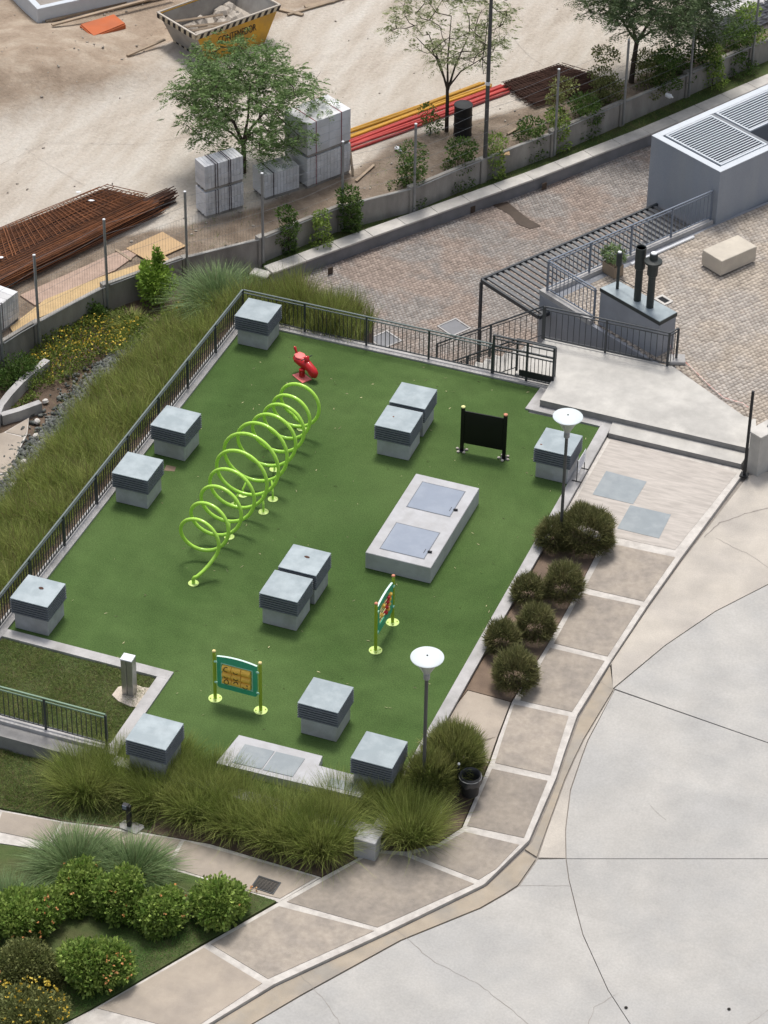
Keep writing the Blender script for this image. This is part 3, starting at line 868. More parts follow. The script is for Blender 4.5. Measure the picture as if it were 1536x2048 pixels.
def ctr(tt):
    tt = max(0.0, min(len(tops) - 1.0, tt))
    i = min(int(tt), len(tops) - 2)
    f = tt - i
    def g_(k, c):
        return tops[max(0, min(len(tops) - 1, k))][c]
    out = []
    for c in (0, 1):
        p0, p1, p2, p3 = g_(i - 1, c), g_(i, c), g_(i + 1, c), g_(i + 2, c)
        out.append(.5 * (2 * p1 + (p2 - p0) * f + (2 * p0 - 5 * p1 + 4 * p2 - p3) * f * f + (3 * p1 - p0 - 3 * p2 + p3) * f ** 3))
    return out


hp = []
T0, T1 = -.33, len(tops) - 1 + .42
N = 420
for k in range(N + 1):
    tt = T0 + (T1 - T0) * k / N
    c = ctr(tt)
    ex = 0.0
    if tt < 0:
        ex = tt * .55
    if tt > len(tops) - 1:
        ex = (tt - len(tops) + 1) * .4
    a = 2 * math.pi * tt
    RC = float(np.interp(tt, range(len(RS)), RS))
    hp.append((c[0] - ox - RC * math.sin(a), c[1] - oy + ex, ZB + RC + RC * math.cos(a)))
p_first, p_last = (-3.644, -4.351, 0.000), (-3.704, 2.983, 0.000)
s0 = hp[0]
pf = (p_first[0] - ox, p_first[1] - oy)
lead = [(pf[0], pf[1], .02), (pf[0], pf[1], .13), (pf[0] + .03, pf[1] + .005, .20), (pf[0] + .10, pf[1] + .01, .24)] + [((pf[0] + .10) * (1 - q) + s0[0] * q, (pf[1] + .01) * (1 - q) + s0[1] * q, .24 * (1 - q) + s0[2] * q - .05 * math.sin(math.pi * q)) for q in (.3, .6, .85)]
pl = (p_last[0] - ox, p_last[1] - oy)
s1 = hp[-1]
tail = [((s1[0] * 2 + pl[0]) / 3, (s1[1] * 2 + pl[1]) / 3, .27), (pl[0], pl[1], .18), (pl[0], pl[1], .02)]
ob('coil_tube', MB().tube(lead + hp + tail, .048, 10), MT['lime'], coil, smooth=60)
plates = [p_first, (-3.583, -2.230, 0.000), (-3.185, -0.905, 0.000), (-3.173, -0.300, 0.000), (-3.972, -0.414, 0.000), (-3.983, -0.919, 0.000), (-3.649, 0.952, 0.000), p_last]
pm = MB().lathe([(.135, 0), (.135, .012), (.128, .016), (.05, .018)], 24)
for a in range(4):
    aa = a * math.pi / 2 + .6
    pm.lathe([(.012, .016), (.012, .022)], 8, (.09 * math.cos(aa), .09 * math.sin(aa), 0))
pm = pm.mesh('base_plate', 40)
pm.materials.append(MT['limeplate'])
for i, p in enumerate(plates):
    lx, ly = p[0] - ox, p[1] - oy
    ob('base_plate', pm, None, coil, (lx, ly, .002))
    if 0 < i < len(plates) - 1:
        q = min((h for h in hp if h[2] < .75), key=lambda h: math.hypot(h[0] - lx, h[1] - ly) + .25 * h[2])
        ob('support_post', MB().tube([(lx, ly, .01), (lx, ly, max(.12, q[2] - .15)), q], .030, 8), MT['lime'], coil, smooth=60)

# ---- spring rider
sp = (-4.631, 5.293, 0.000)
rid = thing('spring_rider', 'red moulded spring rider with a pink seat on a square plate', 'spring rider', (sp[0], sp[1], 0))
pc = [(-4.913, 5.273, 0.020), (-4.501, 5.005, 0.020), (-4.332, 5.274, 0.020), (-4.736, 5.514, 0.020)]
ob('base_plate', MB().prism([(p[0] - sp[0], p[1] - sp[1]) for p in pc], 0, .025), MT['pink'], rid)
spr = [(.075 * math.cos(a * .5), .075 * math.sin(a * .5), .03 + a * .0032) for a in range(0, 66)]
ob('spring', MB().tube(spr, .014, 6), MT['red'], rid, smooth=60)


seat, tailp, nose, hand, mid = (-4.764, 5.514, 0.520), (-4.973, 5.552, 0.660), (-4.272, 5.257, 0.220), (-4.455, 5.232, 0.620), (-4.662, 5.410, 0.360)
L = lambda p, dz=0: (p[0] - sp[0], p[1] - sp[1], p[2] + dz)
sv, nv = Vector(L(seat)), Vector(L(nose))
dv = (nv - sv)
dh = Vector((dv.x, dv.y, 0)).normalized()
B = lambda a, z: (sv.x + dh.x * a, sv.y + dh.y * a, z)
ln = math.hypot(dv.x, dv.y)
body = MB().loft([B(-.20, .50), B(-.17, .47), B(-.06, .43), B(.10, .40), B(ln * .55, .38), B(ln * .78, .34), B(ln * .95, .27), B(ln * 1.10, .20), B(ln * 1.20, .15)],
                 [.03, .13, .185, .175, .135, .125, .13, .11, .03], [.02, .08, .135, .155, .145, .13, .155, .14, .04], 16)
ob('body', body, MT['red'], rid, smooth=70)
ob('seat', MB().loft([B(-.19, .545), B(-.15, .555), B(-.02, .545), B(.10, .535), B(.16, .53)], [.02, .11, .155, .12, .02], [.008, .02, .022, .02, .008], 16), MT['pink'], rid, smooth=70)
ob('tail_fin', MB().loft([B(-.16, .54), B(-.20, .62), B(-.235, .70), B(-.27, .72)], [.035, .03, .04, .02], [.05, .04, .045, .02], 12), MT['red'], rid, smooth=70)
ob('steering_column', MB().loft([B(ln * .55, .42), B(ln * .50, .54), B(ln * .46, .63), B(ln * .44, .66)], [.09, .075, .085, .03], [.075, .06, .055, .02], 12), MT['red'], rid, smooth=70)
sd_ = Vector((-dh.y, dh.x, 0))
hb = Vector(B(ln * .47, .60))
ob('handlebar', MB().tube([tuple(hb - sd_ * .20), tuple(hb + sd_ * .20)], .014, 8), MT['dark'], rid, smooth=60)
ob('spring_mount', MB().lathe([(.085, .235), (.085, .27), (.05, .30)], 16), MT['red'], rid, smooth=40)


# ---- play panels on two posts
def post_pair(t, span, capm, postm, platem, h=1.45):
    for s in (-1, 1):
        p = ob('post', MB().tube([(s * span / 2, 0, .01), (s * span / 2, 0, h)], .042, 12), postm, t, smooth=50)
        ob('post_cap', MB().lathe([(.046, 0), (.046, .02), (.035, .035), (.012, .040)], 14, (s * span / 2, 0, h)), capm[0 if s < 0 else 1], p, smooth=60)
        bp = MB().lathe([(.165, 0), (.165, .010), (.158, .014), (.06, .016)], 26, (s * span / 2, 0, .002))
        ob('base_plate', bp, platem, t, smooth=40)
        for a in range(4):
            aa = a * math.pi / 2 + .5
            ob('bolt', MB().lathe([(.020, 0), (.018, .016)], 8, (s * span / 2 + .115 * math.cos(aa), .115 * math.sin(aa), .014)), MT['lime_dk'], t)


MT['capcream'] = mat('cap_cream', (.80, .66, .30), var=.05, bump=0)
MT['capred'] = mat('cap_red', (.62, .26, .17), var=.1, bump=0)
MT['white_edge'] = mat('white_mint', (.66, .84, .76), var=.03, bump=0)


def board(t, span, z0, z1, m, edge, arch=.09, th=.045, holes=None):
    """board with an arched top; a rectangular window is left open when holes is given"""
    w = span / 2 - .075
    n = 12
    top = [(-w + 2 * w * k / n, z1 + arch * (1 - ((k / n) * 2 - 1) ** 2) * .6 - .0) for k in range(n + 1)]
    outer = [(-w, z0 + .05), (-w + .05, z0)] + [(w - .05, z0), (w, z0 + .05)] + [(x, z) for x, z in top[::-1]]
    mb = MB()
    if holes is None:
        k = len(outer)
        vs = [(x, -th / 2, z) for x, z in outer] + [(x, th / 2, z) for x, z in outer]
        mb.add(vs, [tuple(range(k)), tuple(range(k, 2 * k))[::-1]] + [(i, k + i, k + (i + 1) % k, (i + 1) % k) for i in range(k)])
    else:
        hx, ha, hb_ = holes
        # four pieces round the window
        for poly in ([(-w, z0 + .05), (-w + .05, z0), (w - .05, z0), (w, z0 + .05), (w, ha), (-w, ha)],
                     [(-w, ha), (-hx, ha), (-hx, hb_), (-w, hb_)], [(hx, ha), (w, ha), (w, hb_), (hx, hb_)],
                     [(-w, hb_), (w, hb_)] + top[::-1]):
            k = len(poly)
            vs = [(x, -th / 2, z) for x, z in poly] + [(x, th / 2, z) for x, z in poly]
            mb.add(vs, [tuple(range(k)), tuple(range(k, 2 * k))[::-1]] + [(i, k + i, k + (i + 1) % k, (i + 1) % k) for i in range(k)])
    o = ob('board', mb, m, t)
    ed = MB()
    vs, fs = [], []
    for i, (x, z) in enumerate(top):
        vs += [(x, -th / 2 - .002, z + .002), (x, th / 2 + .002, z + .002), (x, th / 2 + .002, z + .010), (x, -th / 2 - .002, z + .010)]
        if i:
            a, b = (i - 1) * 4, i * 4
            fs += [(a + k, a + (k + 1) % 4, b + (k + 1) % 4, b + k) for k in range(4)]
    fs += [(0, 1, 2, 3), (len(vs) - 4, len(vs) - 3, len(vs) - 2, len(vs) - 1)]
    ob('top_edge', ed.add(vs, fs), edge, o)
    return o


def arc3(cx, cz, r, a0, a1, y, n=12):
    return [(cx + r * math.cos(R(a0 + (a1 - a0) * k / n)), y, cz + r * math.sin(R(a0 + (a1 - a0) * k / n))) for k in range(n + 1)]


# noughts-and-crosses panel
pA, pB = (-1.348, -8.256, 0.000), (-0.168, -8.261, 0.000)
t = thing('play_panel', 'green play panel with nine yellow turning blocks between lime posts', 'play panel', ((pA[0] + pB[0]) / 2, (pA[1] + pB[1]) / 2, 0), math.atan2(pB[1] - pA[1], pB[0] - pA[0]), 'play panels on two posts')
span = math.hypot(pB[0] - pA[0], pB[1] - pA[1])
post_pair(t, span, (MT['capcream'], MT['capcream']), MT['lime_dk'], MT['limeplate'])
bd = board(t, span, .40, 1.33, MT['greenboard'], MT['white_edge'], holes=(.375, .575, 1.155))
for s in (-1, 1):
    for z in (.55, 1.18):
        ob('bracket', MB().box(s * (span / 2 - .05), -.035, z, .085, .03, .05, 0, .006), MT['greenedge'], t)
fr = MB()
for z in (.56, 1.17):
    fr.box(0, -.026, z, .82, .012, .016)
for x in (-.40, .40):
    fr.box(x, -.026, .865, .016, .012, .56)
ob('window_trim', fr, MT['greenedge'], bd)
marks = [[(60, 300)], [(190, 340)], [], [(200, 330)], [(190, 350)], [], [(0, 360)], [(20, 160)], [(190, 350), (20, 60)]]
k = 0
for r in range(3):
    z = 1.055 - r * .19
    ob('block_axle', MB().tube([(-.365, 0, z), (.365, 0, z)], .012, 8), MT['steel'], t)
    for c in range(3):
        x = -.243 + c * .243
        b_ = ob('turning_block', MB().tube([(x - .114, -.02, z), (x + .114, -.02, z)], .090, 18), MT['yellowblk'], t, smooth=40)
        for (a0, a1) in marks[k]:
            ob('mark', MB().tube([(px, -.02 - math.sqrt(max(0, .091 ** 2 - (pz - z) ** 2)), pz) for px, _, pz in arc3(x, z + .015, .058, a0, a1, 0)], .010, 5), MT['blackmark'], b_)
        k += 1

# bead panel seen from its end
pA, pB = (1.557, -5.138, 0.000), (1.554, -3.959, 0.000)
t = thing('play_panel', 'green bead panel between lime posts, seen nearly edge-on', 'play panel', ((pA[0] + pB[0]) / 2, (pA[1] + pB[1]) / 2, 0), math.atan2(pB[1] - pA[1], pB[0] - pA[0]), 'play panels on two posts')
span = math.hypot(pB[0] - pA[0], pB[1] - pA[1])
post_pair(t, span, (MT['capred'], MT['capred']), MT['lime_dk'], MT['limeplate'])
bd = board(t, span, .42, 1.30, MT['greenboard'], MT['white_edge'], holes=(.40, .66, 1.16))
for i, z in enumerate((.74, .87, .99, 1.09)):
    ob('bead_rod', MB().tube([(-.40, -.02, z), (.40, -.02, z)], .013, 8), MT['capcream'], t, smooth=50)
    for x, mm in (((.24, 'yellowblk'), (.10, 'red'), (-.25, 'yellowblk'))[: 2 + i % 2]):
        ob('bead', MB().lathe([(.02, -.05), (.055, -.035), (.062, 0), (.055, .035), (.02, .05)], 14, (x + .05 * i - .07, -.02, z)), MT[mm], t, smooth=60)
for s in (-1, 1):
    for z in (.55, 1.18):
        ob('bracket', MB().box(s * (span / 2 - .05), -.035, z, .085, .03, .05, 0, .006), MT['greenedge'], t)

# black board
pA, pB = (0.663, 3.633, 0.000), (1.828, 3.704, 0.000)
t = thing('play_panel', 'plain black board between two black posts with pebbles at their feet', 'play panel', ((pA[0] + pB[0]) / 2, (pA[1] + pB[1]) / 2, 0), math.atan2(pB[1] - pA[1], pB[0] - pA[0]), 'play panels on two posts')
span = math.hypot(pB[0] - pA[0], pB[1] - pA[1])
MT['capyellow'] = mat('cap_pale_yellow', (.80, .78, .36), var=.05, bump=0)
for s, cm in ((-1, 'capyellow'), (1, 'capred')):
    p = ob('post', MB().box(s * span / 2, 0, .70, .10, .07, 1.40, 0, .01), MT['blackboard'], t)
    ob('post_cap', MB().lathe([(.055, 0), (.055, .03), (.03, .045)], 14, (s * span / 2, 0, 1.40)), MT[cm], p, smooth=50)
    ob('base_plate', MB().lathe([(.10, 0), (.10, .012), (.05, .016)], 20, (s * span / 2, 0, .002)), MT['dark'], t, smooth=40)
ob('board', MB().box(0, 0, .78, span - .104, .04, 1.03, 0, .006), MT['blackboard'], t)
for s in (-1, 1):
    for a in range(5):
        aa = a * 1.26 + (.4 if s < 0 else .9)
        pb = MB().lathe([(.012, -.02), (.038, -.008), (.042, .012), (.025, .03)], 9)
        wx = t.matrix_world
        ct, st_ = math.cos(t.rotation_euler.z), math.sin(t.rotation_euler.z)
        lx, ly = s * span / 2 + .135 * math.cos(aa), .135 * math.sin(aa)
        o = ob('pebble', pb, MT['pebble'], None, (t.location.x + lx * ct - ly * st_, t.location.y + lx * st_ + ly * ct, .02), aa, smooth=60)
        tag(o, 'small round pebble laid around the %s post foot of the black board' % ('left' if s < 0 else 'right'), 'pebble', 'pebbles at the %s foot of the black board' % ('left' if s < 0 else 'right'))


# ---- lamps
def lamp(x, y, z0, label):
    t = thing('street_lamp', label, 'street lamp', (x, y, z0), 0, 'garden lamps with round discs')
    H = 4.0 - z0
    ob('pole', MB().tube([(0, 0, 0), (0, 0, H - .62)], .042, 12), MT['pole'], t, smooth=50)
    ob('base_flange', MB().lathe([(.12, 0), (.12, .015), (.06, .02), (.06, .08)], 18), MT['pole'], t, smooth=40)
    ob('neck', MB().lathe([(.045, H - .66), (.075, H - .63), (.075, H - .50), (.055, H - .48)], 16), MT['galv'], t, smooth=40)
    ob('disc', MB().lathe([(.35, H - .045), (.372, H - .03), (.378, H - .01), (.355, H + .005), (.18, H + .028), (.03, H + .036)], 40), MT['lampdisc'], t, smooth=50)
    ob('disc_screw', MB().lathe([(.022, H + .035), (.02, H + .05)], 8), MT['dark'], t)
    ob('reflector_cone', MB().lathe([(.055, H - .50), (.09, H - .44), (.30, H - .05)], 32, caps=False), MT['acrylic'], t, smooth=50)
    for k in range(3):
        a = k * 2.094 + .45
        ob('stay', MB().tube([(.05 * math.cos(a), .05 * math.sin(a), H - .49), (.32 * math.cos(a), .32 * math.sin(a), H - .05)], .009, 6), MT['galv'], t)
    return t


am = bpy.data.materials.new('lamp_acrylic')
am.use_nodes = True
_n, _l = am.node_tree.nodes, am.node_tree.links
_n["Principled BSDF"].inputs["Base Color"].default_value = (.62, .62, .60, 1)
_n["Principled BSDF"].inputs["Roughness"].default_value = .35
_tr = _n.new("ShaderNodeBsdfTransparent")
_ms = _n.new("ShaderNodeMixShader")
_ms.inputs[0].default_value = .55
_l.new(_tr.outputs[0], _ms.inputs[1])
_l.new(_n["Principled BSDF"].outputs[0], _ms.inputs[2])
_l.new(_ms.outputs[0], _n["Material Output"].inputs["Surface"])
MT['acrylic'] = am
lamp(4.41, .63, zp(.6), 'disc-topped lamp post rising from the dark bush beside the steps')
lamp(4.42, -9.52, zp(-9.5), 'disc-topped lamp post rising from the bush next to the litter bin')

# ---- steel fountain post on its mortar pad
fp = (-3.333, -8.830, 0.000)
t = thing('fountain_post', 'brushed steel drinking post with a white top on rough mortar', 'drinking fountain', (fp[0], fp[1], -.02), R(2))
ob('post_body', MB().box(-.075, 0, .55, .13, .25, 1.10, 0, .008).box(.078, 0, .55, .15, .25, 1.10, 0, .008), MT['steel'], t)
ob('post_top', MB().box(0, 0, 1.115, .30, .26, .03, 0, .006), MT['white'], t)
pad_ = [(-.36, -.22), (-.12, -.38), (.22, -.46), (.50, -.42), (.60, .10), (.56, .36), (.20, .30), (-.10, .34), (-.34, .10)]
ob('mortar_pad', MB().prism(pad_, .0, .035), MT['mortar'], t)

# ---- notice on two legs
n1, n2 = (3.973, 3.362, 0.050), (3.986, 3.991, 0.050)
t = thing('notice_stand', 'white notice sheet on two thin black legs on the kerb', 'sign', (n1[0], n1[1], .05), math.atan2(n2[1] - n1[1], n2[0] - n1[0]))
dl = math.hypot(n2[0] - n1[0], n2[1] - n1[1])
for x in (0, dl):
    lg = ob('leg', MB().tube([(x, 0, 0), (x, 0, .66)], .012, 6), MT['dark'], t)
    ob('foot', MB().box(x, 0, .008, .03, .26, .016), MT['dark'], lg)
sh = ob('sheet', MB().box(dl / 2, -.012, .46, dl * .98, .01, .40), MT['white'], t)
MT['greyink'] = mat('faded_ink', (.50, .48, .58), var=.2, bump=0)
for r, (z, w) in enumerate(((.60, .5), (.55, .7), (.49, .62), (.44, .68), (.38, .55), (.33, .3))):
    ob('print_line', MB().box(dl / 2, -.0185, z, dl * w, .002, .018), MT['greyink'], sh)

# ---- litter bin on a post
bp_ = (5.410, -9.114, -0.243)
t = thing('litter_bin', 'round dark litter bin lined with a black bag on a short post', 'bin', bp_)
ob('post', MB().tube([(-.30, .02, 0), (-.30, .02, .95)], .032, 10), MT['dark'], t, smooth=50)
ob('post_cap', MB().lathe([(.036, .95), (.036, .97), (.02, .99)], 12, (-.30, .02, 0)), MT['white'], t, smooth=60)
ob('barrel', MB().lathe([(.19, .18), (.205, .20), (.225, .62), (.23, .74)], 26, caps=False), MT['dark'], t, smooth=40)
ob('barrel_floor', MB().lathe([(.01, .19), (.19, .19)], 26), MT['dark'], t)
ob('bracket', MB().box(-.255, .02, .62, .09, .03, .05).box(-.255, .02, .30, .10, .03, .05), MT['dark'], t)
bagm = MB()
nn = 30
prof = [(.19, .36), (.21, .60), (.222, .755), (.240, .765), (.250, .74), (.262, .66), (.272, .58), (.262, .53)]
vs, fs = [], []
for i, (r, z) in enumerate(prof):
    for k in range(nn):
        a = 2 * math.pi * k / nn
        wob = 1 + (.035 * math.sin(7 * a + i) + .03 * math.sin(11 * a)) * (1 if i > 3 else .35)
        vs.append((r * wob * math.cos(a), r * wob * math.sin(a), z + (.02 * math.sin(5 * a) + .018 * math.sin(9 * a + 1) if i > 5 else 0)))
    if i:
        fs += [((i - 1) * nn + k, (i - 1) * nn + (k + 1) % nn, i * nn + (k + 1) % nn, i * nn + k) for k in range(nn)]
fs.append(tuple(range(nn)))
ob('bag', bagm.add(vs, fs), MT['bagblack'], t, smooth=60)
ob('rim_hoop', MB().tube([(.262 * math.cos(a * .2094), .262 * math.sin(a * .2094), .70) for a in range(31)], .008, 6, False), MT['galv'], t)
# pale block in the soil
tag(ob('stone_block', MB().box(0, 0, .10, .20, .30, .26, .3, .02), MT['coping'], None, (4.910, -9.893, -0.311)), 'small pale stone block half buried in soil beside the grass', 'stone')

# ---- bollard light
bl = (-1.582, -12.647, -0.461)
t = thing('bollard_light', 'short black path light on a pale foot plate by the path', 'path light', bl)
ob('foot_plate', MB().prism([(-.24, -.02), (-.18, -.14), (.25, -.20), (.34, .06), (.30, .13), (-.08, .16), (-.2, .12)], 0, .03), MT['kerb'], t)
ob('stem', MB().box(0, 0, .33, .10, .10, .62, 0, .008), MT['dark'], t)
ob('lamp_head', MB().box(-.06, -.02, .60, .15, .12, .16, 0, .01), MT['dark'], t)
ob('lens', MB().box(-.065, -.085, .63, .10, .012, .10), MT['railblue'], t)


# ------------------------------------------------------------------ railings
bal_cache = {}


def railing(name, label, p0, p1, z0, h, mats, spacing=.112, pspace=1.85, rails=(.0, .10), cat='railing', group=None, bt=.016, posts=True, ends=(True, True), toph=.035, topw=.05):
    dx, dy = p1[0] - p0[0], p1[1] - p0[1]
    Ln = math.hypot(dx, dy)
    t = thing(name, label, cat, (p0[0], p0[1], z0), math.atan2(dy, dx), group)
    mt, mb_ = mats
    ob('top_rail', MB().box(Ln / 2, 0, h - toph / 2, Ln, topw, toph, 0, .006), mt, t)
    ob('middle_rail', MB().box(Ln / 2, 0, h - .115, Ln, .034, .024), mt, t)
    ob('bottom_rail', MB().box(Ln / 2, 0, .085, Ln, .036, .026), mb_, t)
    np_ = max(1, round(Ln / pspace))
    pm_ = MB().box(0, 0, (h - toph) / 2, .05, .05, h - toph).mesh('post')
    pm_.materials.append(mb_)
    for k in range(np_ + 1):
        if (k == 0 and not ends[0]) or (k == np_ and not ends[1]):
            continue
        ob('post', pm_, None, t, (Ln * k / np_, 0, 0))
    bm_ = MB().box(0, 0, (h - .115 + .085) / 2, bt, bt, h - .115 - .085).mesh('baluster')
    bm_.materials.append(mb_)
    n = int(Ln / spacing)
    for k in range(1, n):
        x = k * Ln / n
        if min(abs(x - Ln * j / np_) for j in range(np_ + 1)) < .045:
            continue
        ob('baluster', bm_, None, t, (x, 0, 0))
    return t


RM = (MT['railtop'], MT['rail'])
railing('railing', 'long dark railing running down the left side of the turf', (-7.30, -8.05), (-7.30, 7.40), kz, .97, RM, spacing=.135, pspace=1.9, bt=.022)
railing('railing', 'dark railing along the far edge of the turf before the tall grass', (-7.27, 7.40), (.20, 7.40), kz, .97, RM, spacing=.125, pspace=1.87, ends=(False, True))
railing('railing', 'short green-topped railing below the lawn patch at lower left', (-9.3, -10.83), (-2.98, -10.83), .06, .97, (mat('rail_green_top', (.19, .28, .20), var=.1, bump=0, rough=.4), MT['rail']), spacing=.125, pspace=1.58)
# gate section
t = thing('gate', 'dark barred gate with a kick board next to the landing', 'gate', (.23, 7.40, kz), 0)
GL = 1.75
for x in (0, .98, GL):
    ob('gate_post', MB().box(x, 0, .62, .06, .06, 1.24), MT['rail'], t)
ob('top_rail', MB().box(GL / 2, 0, 1.255, GL + .06, .06, .035, 0, .005), MT['rail'], t)
ob('second_rail', MB().box(GL / 2, 0, 1.15, GL, .04, .025), MT['rail'], t)
ob('middle_rail', MB().box(GL / 2, 0, .92, GL, .05, .045), MT['rail'], t)
ob('lower_rail', MB().box(GL / 2, 0, .80, GL, .04, .025), MT['rail'], t)
ob('bottom_rail', MB().box(GL / 2, 0, .07, GL, .04, .03), MT['rail'], t)
for k in range(1, 16):
    x = k * GL / 16
    ob('baluster', MB().box(x, 0, .435, .016, .016, .72), MT['rail'], t)
    if k % 2 == 0:
        ob('short_bar', MB().box(x, 0, 1.04, .014, .014, .22), MT['rail'], t)
ob('kick_board', MB().box(1.27, -.03, .24, .98, .025, .19), MT['dark'], t)

# stair railings
RB = (MT['rail'], MT['rail'])
railing('landing_railing', 'dark railing along the far edge of the concrete landing', (1.09, 9.28), (4.70, 9.28), UP, 1.10, RB, spacing=.165, pspace=1.8)
railing('landing_railing', 'short return railing at the landing corner by the flue box', (4.70, 9.28), (4.86, 9.62), UP, 1.10, RB, spacing=.12, pspace=.5)


def stair_rail(name, label, y, x0, zt0, x1, zt1, hgt, pre=None):
    t = thing(name, label, 'handrail', (x0, y, zt0 - hgt), 0)
    dx, dz = x1 - x0, zt1 - zt0
    ob('handrail', MB().tube([(0, 0, hgt), (dx, 0, dz + hgt)], .026, 8), MT['rail'], t, smooth=50)
    ob('lower_bar', MB().tube([(0, 0, hgt - .10), (dx, 0, dz + hgt - .10)], .014, 6), MT['rail'], t)
    ob('foot_bar', MB().tube([(0, 0, .12), (dx, 0, dz + .12)], .014, 6), MT['rail'], t)
    for f in (0, .49, 1.0):
        ob('post', MB().box(dx * f, 0, dz * f + hgt / 2, .055, .055, hgt - .02), MT['rail'], t)
    n = int(abs(dx) / .16)
    bm_ = MB().box(0, 0, (hgt - .10 + .12) / 2, .016, .016, hgt - .22).mesh('baluster')
    bm_.materials.append(MT['rail'])
    for k in range(1, n):
        f = k / n
        if abs(f - .49) < .03:
            continue
        ob('baluster', bm_, None, t, (dx * f, 0, dz * f))
    return t


stair_rail('stair_rail', 'sloping dark handrail on the far side of the stair', 9.28, 1.05, 1.34, -2.08, -.68, 1.08)
nr = stair_rail('stair_rail', 'sloping dark handrail on the near side of the stair', 7.62, .85, 1.20, -2.08, -.68, 1.05)
ob('level_rail', MB().tube([(0, 0, 1.05), (1.10, 0, 1.05)], .026, 8), MT['rail'], nr, smooth=50)
ob('end_post', MB().box(1.10, 0, .52, .055, .055, 1.02), MT['rail'], nr)

# terrace railing in blue-grey
BM = (MT['railblue'], MT['railblue'])
railing('terrace_railing', 'blue-grey railing above the slatted canopy, ending at the louvered box', (0.42, 11.60), (3.70, 17.23), .36, 1.02, BM, spacing=.16, pspace=1.65)
railing('terrace_railing', 'blue-grey railing returning from the canopy corner to the flue box', (0.46, 11.56), (2.12, 10.66), .36, 1.02, BM, spacing=.15, pspace=1.9, ends=(False, True))

# ------------------------------------------------------------------ terrace objects
# flue box
q = [(2.243, 10.654, 1.420), (4.324, 9.562, 1.420), (4.634, 10.226, 1.420), (2.598, 11.229, 1.420)]
cx, cy = sum(p[0] for p in q) / 4, sum(p[1] for p in q) / 4
t = thing('flue_box', 'grey rendered plant box with three dark flue pipes on its top', 'plant box', (cx, cy, 0))
lq = [(p[0] - cx, p[1] - cy) for p in q]
lin = [(x * .975, y * .95) for x, y in lq]
ob('box_wall', MB().prism(lin, .2, 1.31), MT['render_grey'], t)
ob('top_slab', MB().prism(lq, 1.312, 1.42), MT['flue'], t)
ob('top_sheet', MB().prism([(x * .985, y * .97) for x, y in lq], 1.421, 1.432), MT['cap'], t)


def flue(px, py, prof, capf=None):
    f = ob('flue_pipe', MB().lathe(prof, 20, (px, py, 1.43)), MT['flue'], t, smooth=40)
    return f


f1, f2, f3 = (2.709, 10.798, 1.430), (3.408, 10.429, 1.430), (3.838, 10.210, 1.430)
a = flue(f1[0] - cx, f1[1] - cy, [(.045, 0), (.045, .72), (.085, .78), (.085, 1.15), (.06, 1.18)])
ob('flue_tip', MB().lathe([(.055, 1.18), (.05, 1.21)], 14, (f1[0] - cx, f1[1] - cy, 1.43)), MT['white'], a)
a = flue(f2[0] - cx, f2[1] - cy, [(.105, 0), (.105, 1.02), (.15, 1.06), (.15, 1.72), (.135, 1.72), (.135, 1.66)])
ob('flue_mouth', MB().lathe([(.01, 1.665), (.134, 1.665)], 20, (f2[0] - cx, f2[1] - cy, 1.43)), MT['steel_plate'], a)
a = flue(f3[0] - cx, f3[1] - cy, [(.105, 0), (.105, 1.02), (.15, 1.06), (.15, 1.42), (.24, 1.44), (.255, 1.47), (.25, 1.51), (.12, 1.57), (.115, 1.70), (.09, 1.74)])
ob('flue_tip', MB().lathe([(.088, 1.741), (.08, 1.765)], 16, (f3[0] - cx, f3[1] - cy, 1.43)), MT['white'], a)
ob('bracing', MB().tube([(f1[0] - cx + .05, f1[1] - cy + .05, 1.72), (f3[0] - cx, f3[1] - cy, 1.80)], .012, 6), MT['dark'], t)

# slab lying at the landing corner and the tape
tag(ob('loose_slab', MB().box(0, 0, .05, .50, .42, .10, R(20), .012), MT['kerb'], None, (4.864, 9.609, 0.250)), 'loose grey concrete slab lying by the landing railing corner', 'slab')
tp = [(4.716, 9.354, 0.900), (4.800, 9.528, 0.450), (4.875, 9.805, 0.300), (5.416, 9.328, 0.310), (6.101, 8.685, 0.300), (6.601, 8.264, 0.310), (6.936, 8.232, 0.300), (7.158, 8.185, 0.320), (7.422, 7.774, 0.500)]
tm = MB()
for i, (x, y, z) in enumerate(tp):
    tm.v += [(x, y + .018, z), (x, y - .018, z + .01)]
    if i:
        tm.f.append((2 * i - 2, 2 * i - 1, 2 * i + 1, 2 * i))
tag(ob('barrier_tape', tm, MT['tape'], None), 'red and white barrier tape trailing across the cobbles to the wall', 'tape')

# stone bench
bc = (4.955, 14.812, 0.250)
t = thing('stone_bench', 'pale rectangular stone bench block on the upper cobbles', 'bench', (bc[0] - .12, bc[1] + .35, .235), R(59))
ob('seat_block', MB().box(0, 0, .31, 1.42, .82, .50, 0, .015), MT['benchstone'], t)
ob('foot', MB().box(0, 0, .03, 1.32, .72, .06), MT['joint'], t)

# timber strip by the kerb
ca, cb_ = (2.204, 14.025, 0.300), (3.486, 16.226, 0.300)
tm = MB().box(math.hypot(cb_[0] - ca[0], cb_[1] - ca[1]) / 2, 0, .03, math.hypot(cb_[0] - ca[0], cb_[1] - ca[1]), .09, .06, 0, .006)
tag(ob('white_batten', tm, MT['white'], None, (ca[0], ca[1], .245), math.atan2(cb_[1] - ca[1], cb_[0] - ca[0])), 'long white batten lying along the terrace railing foot', 'batten')

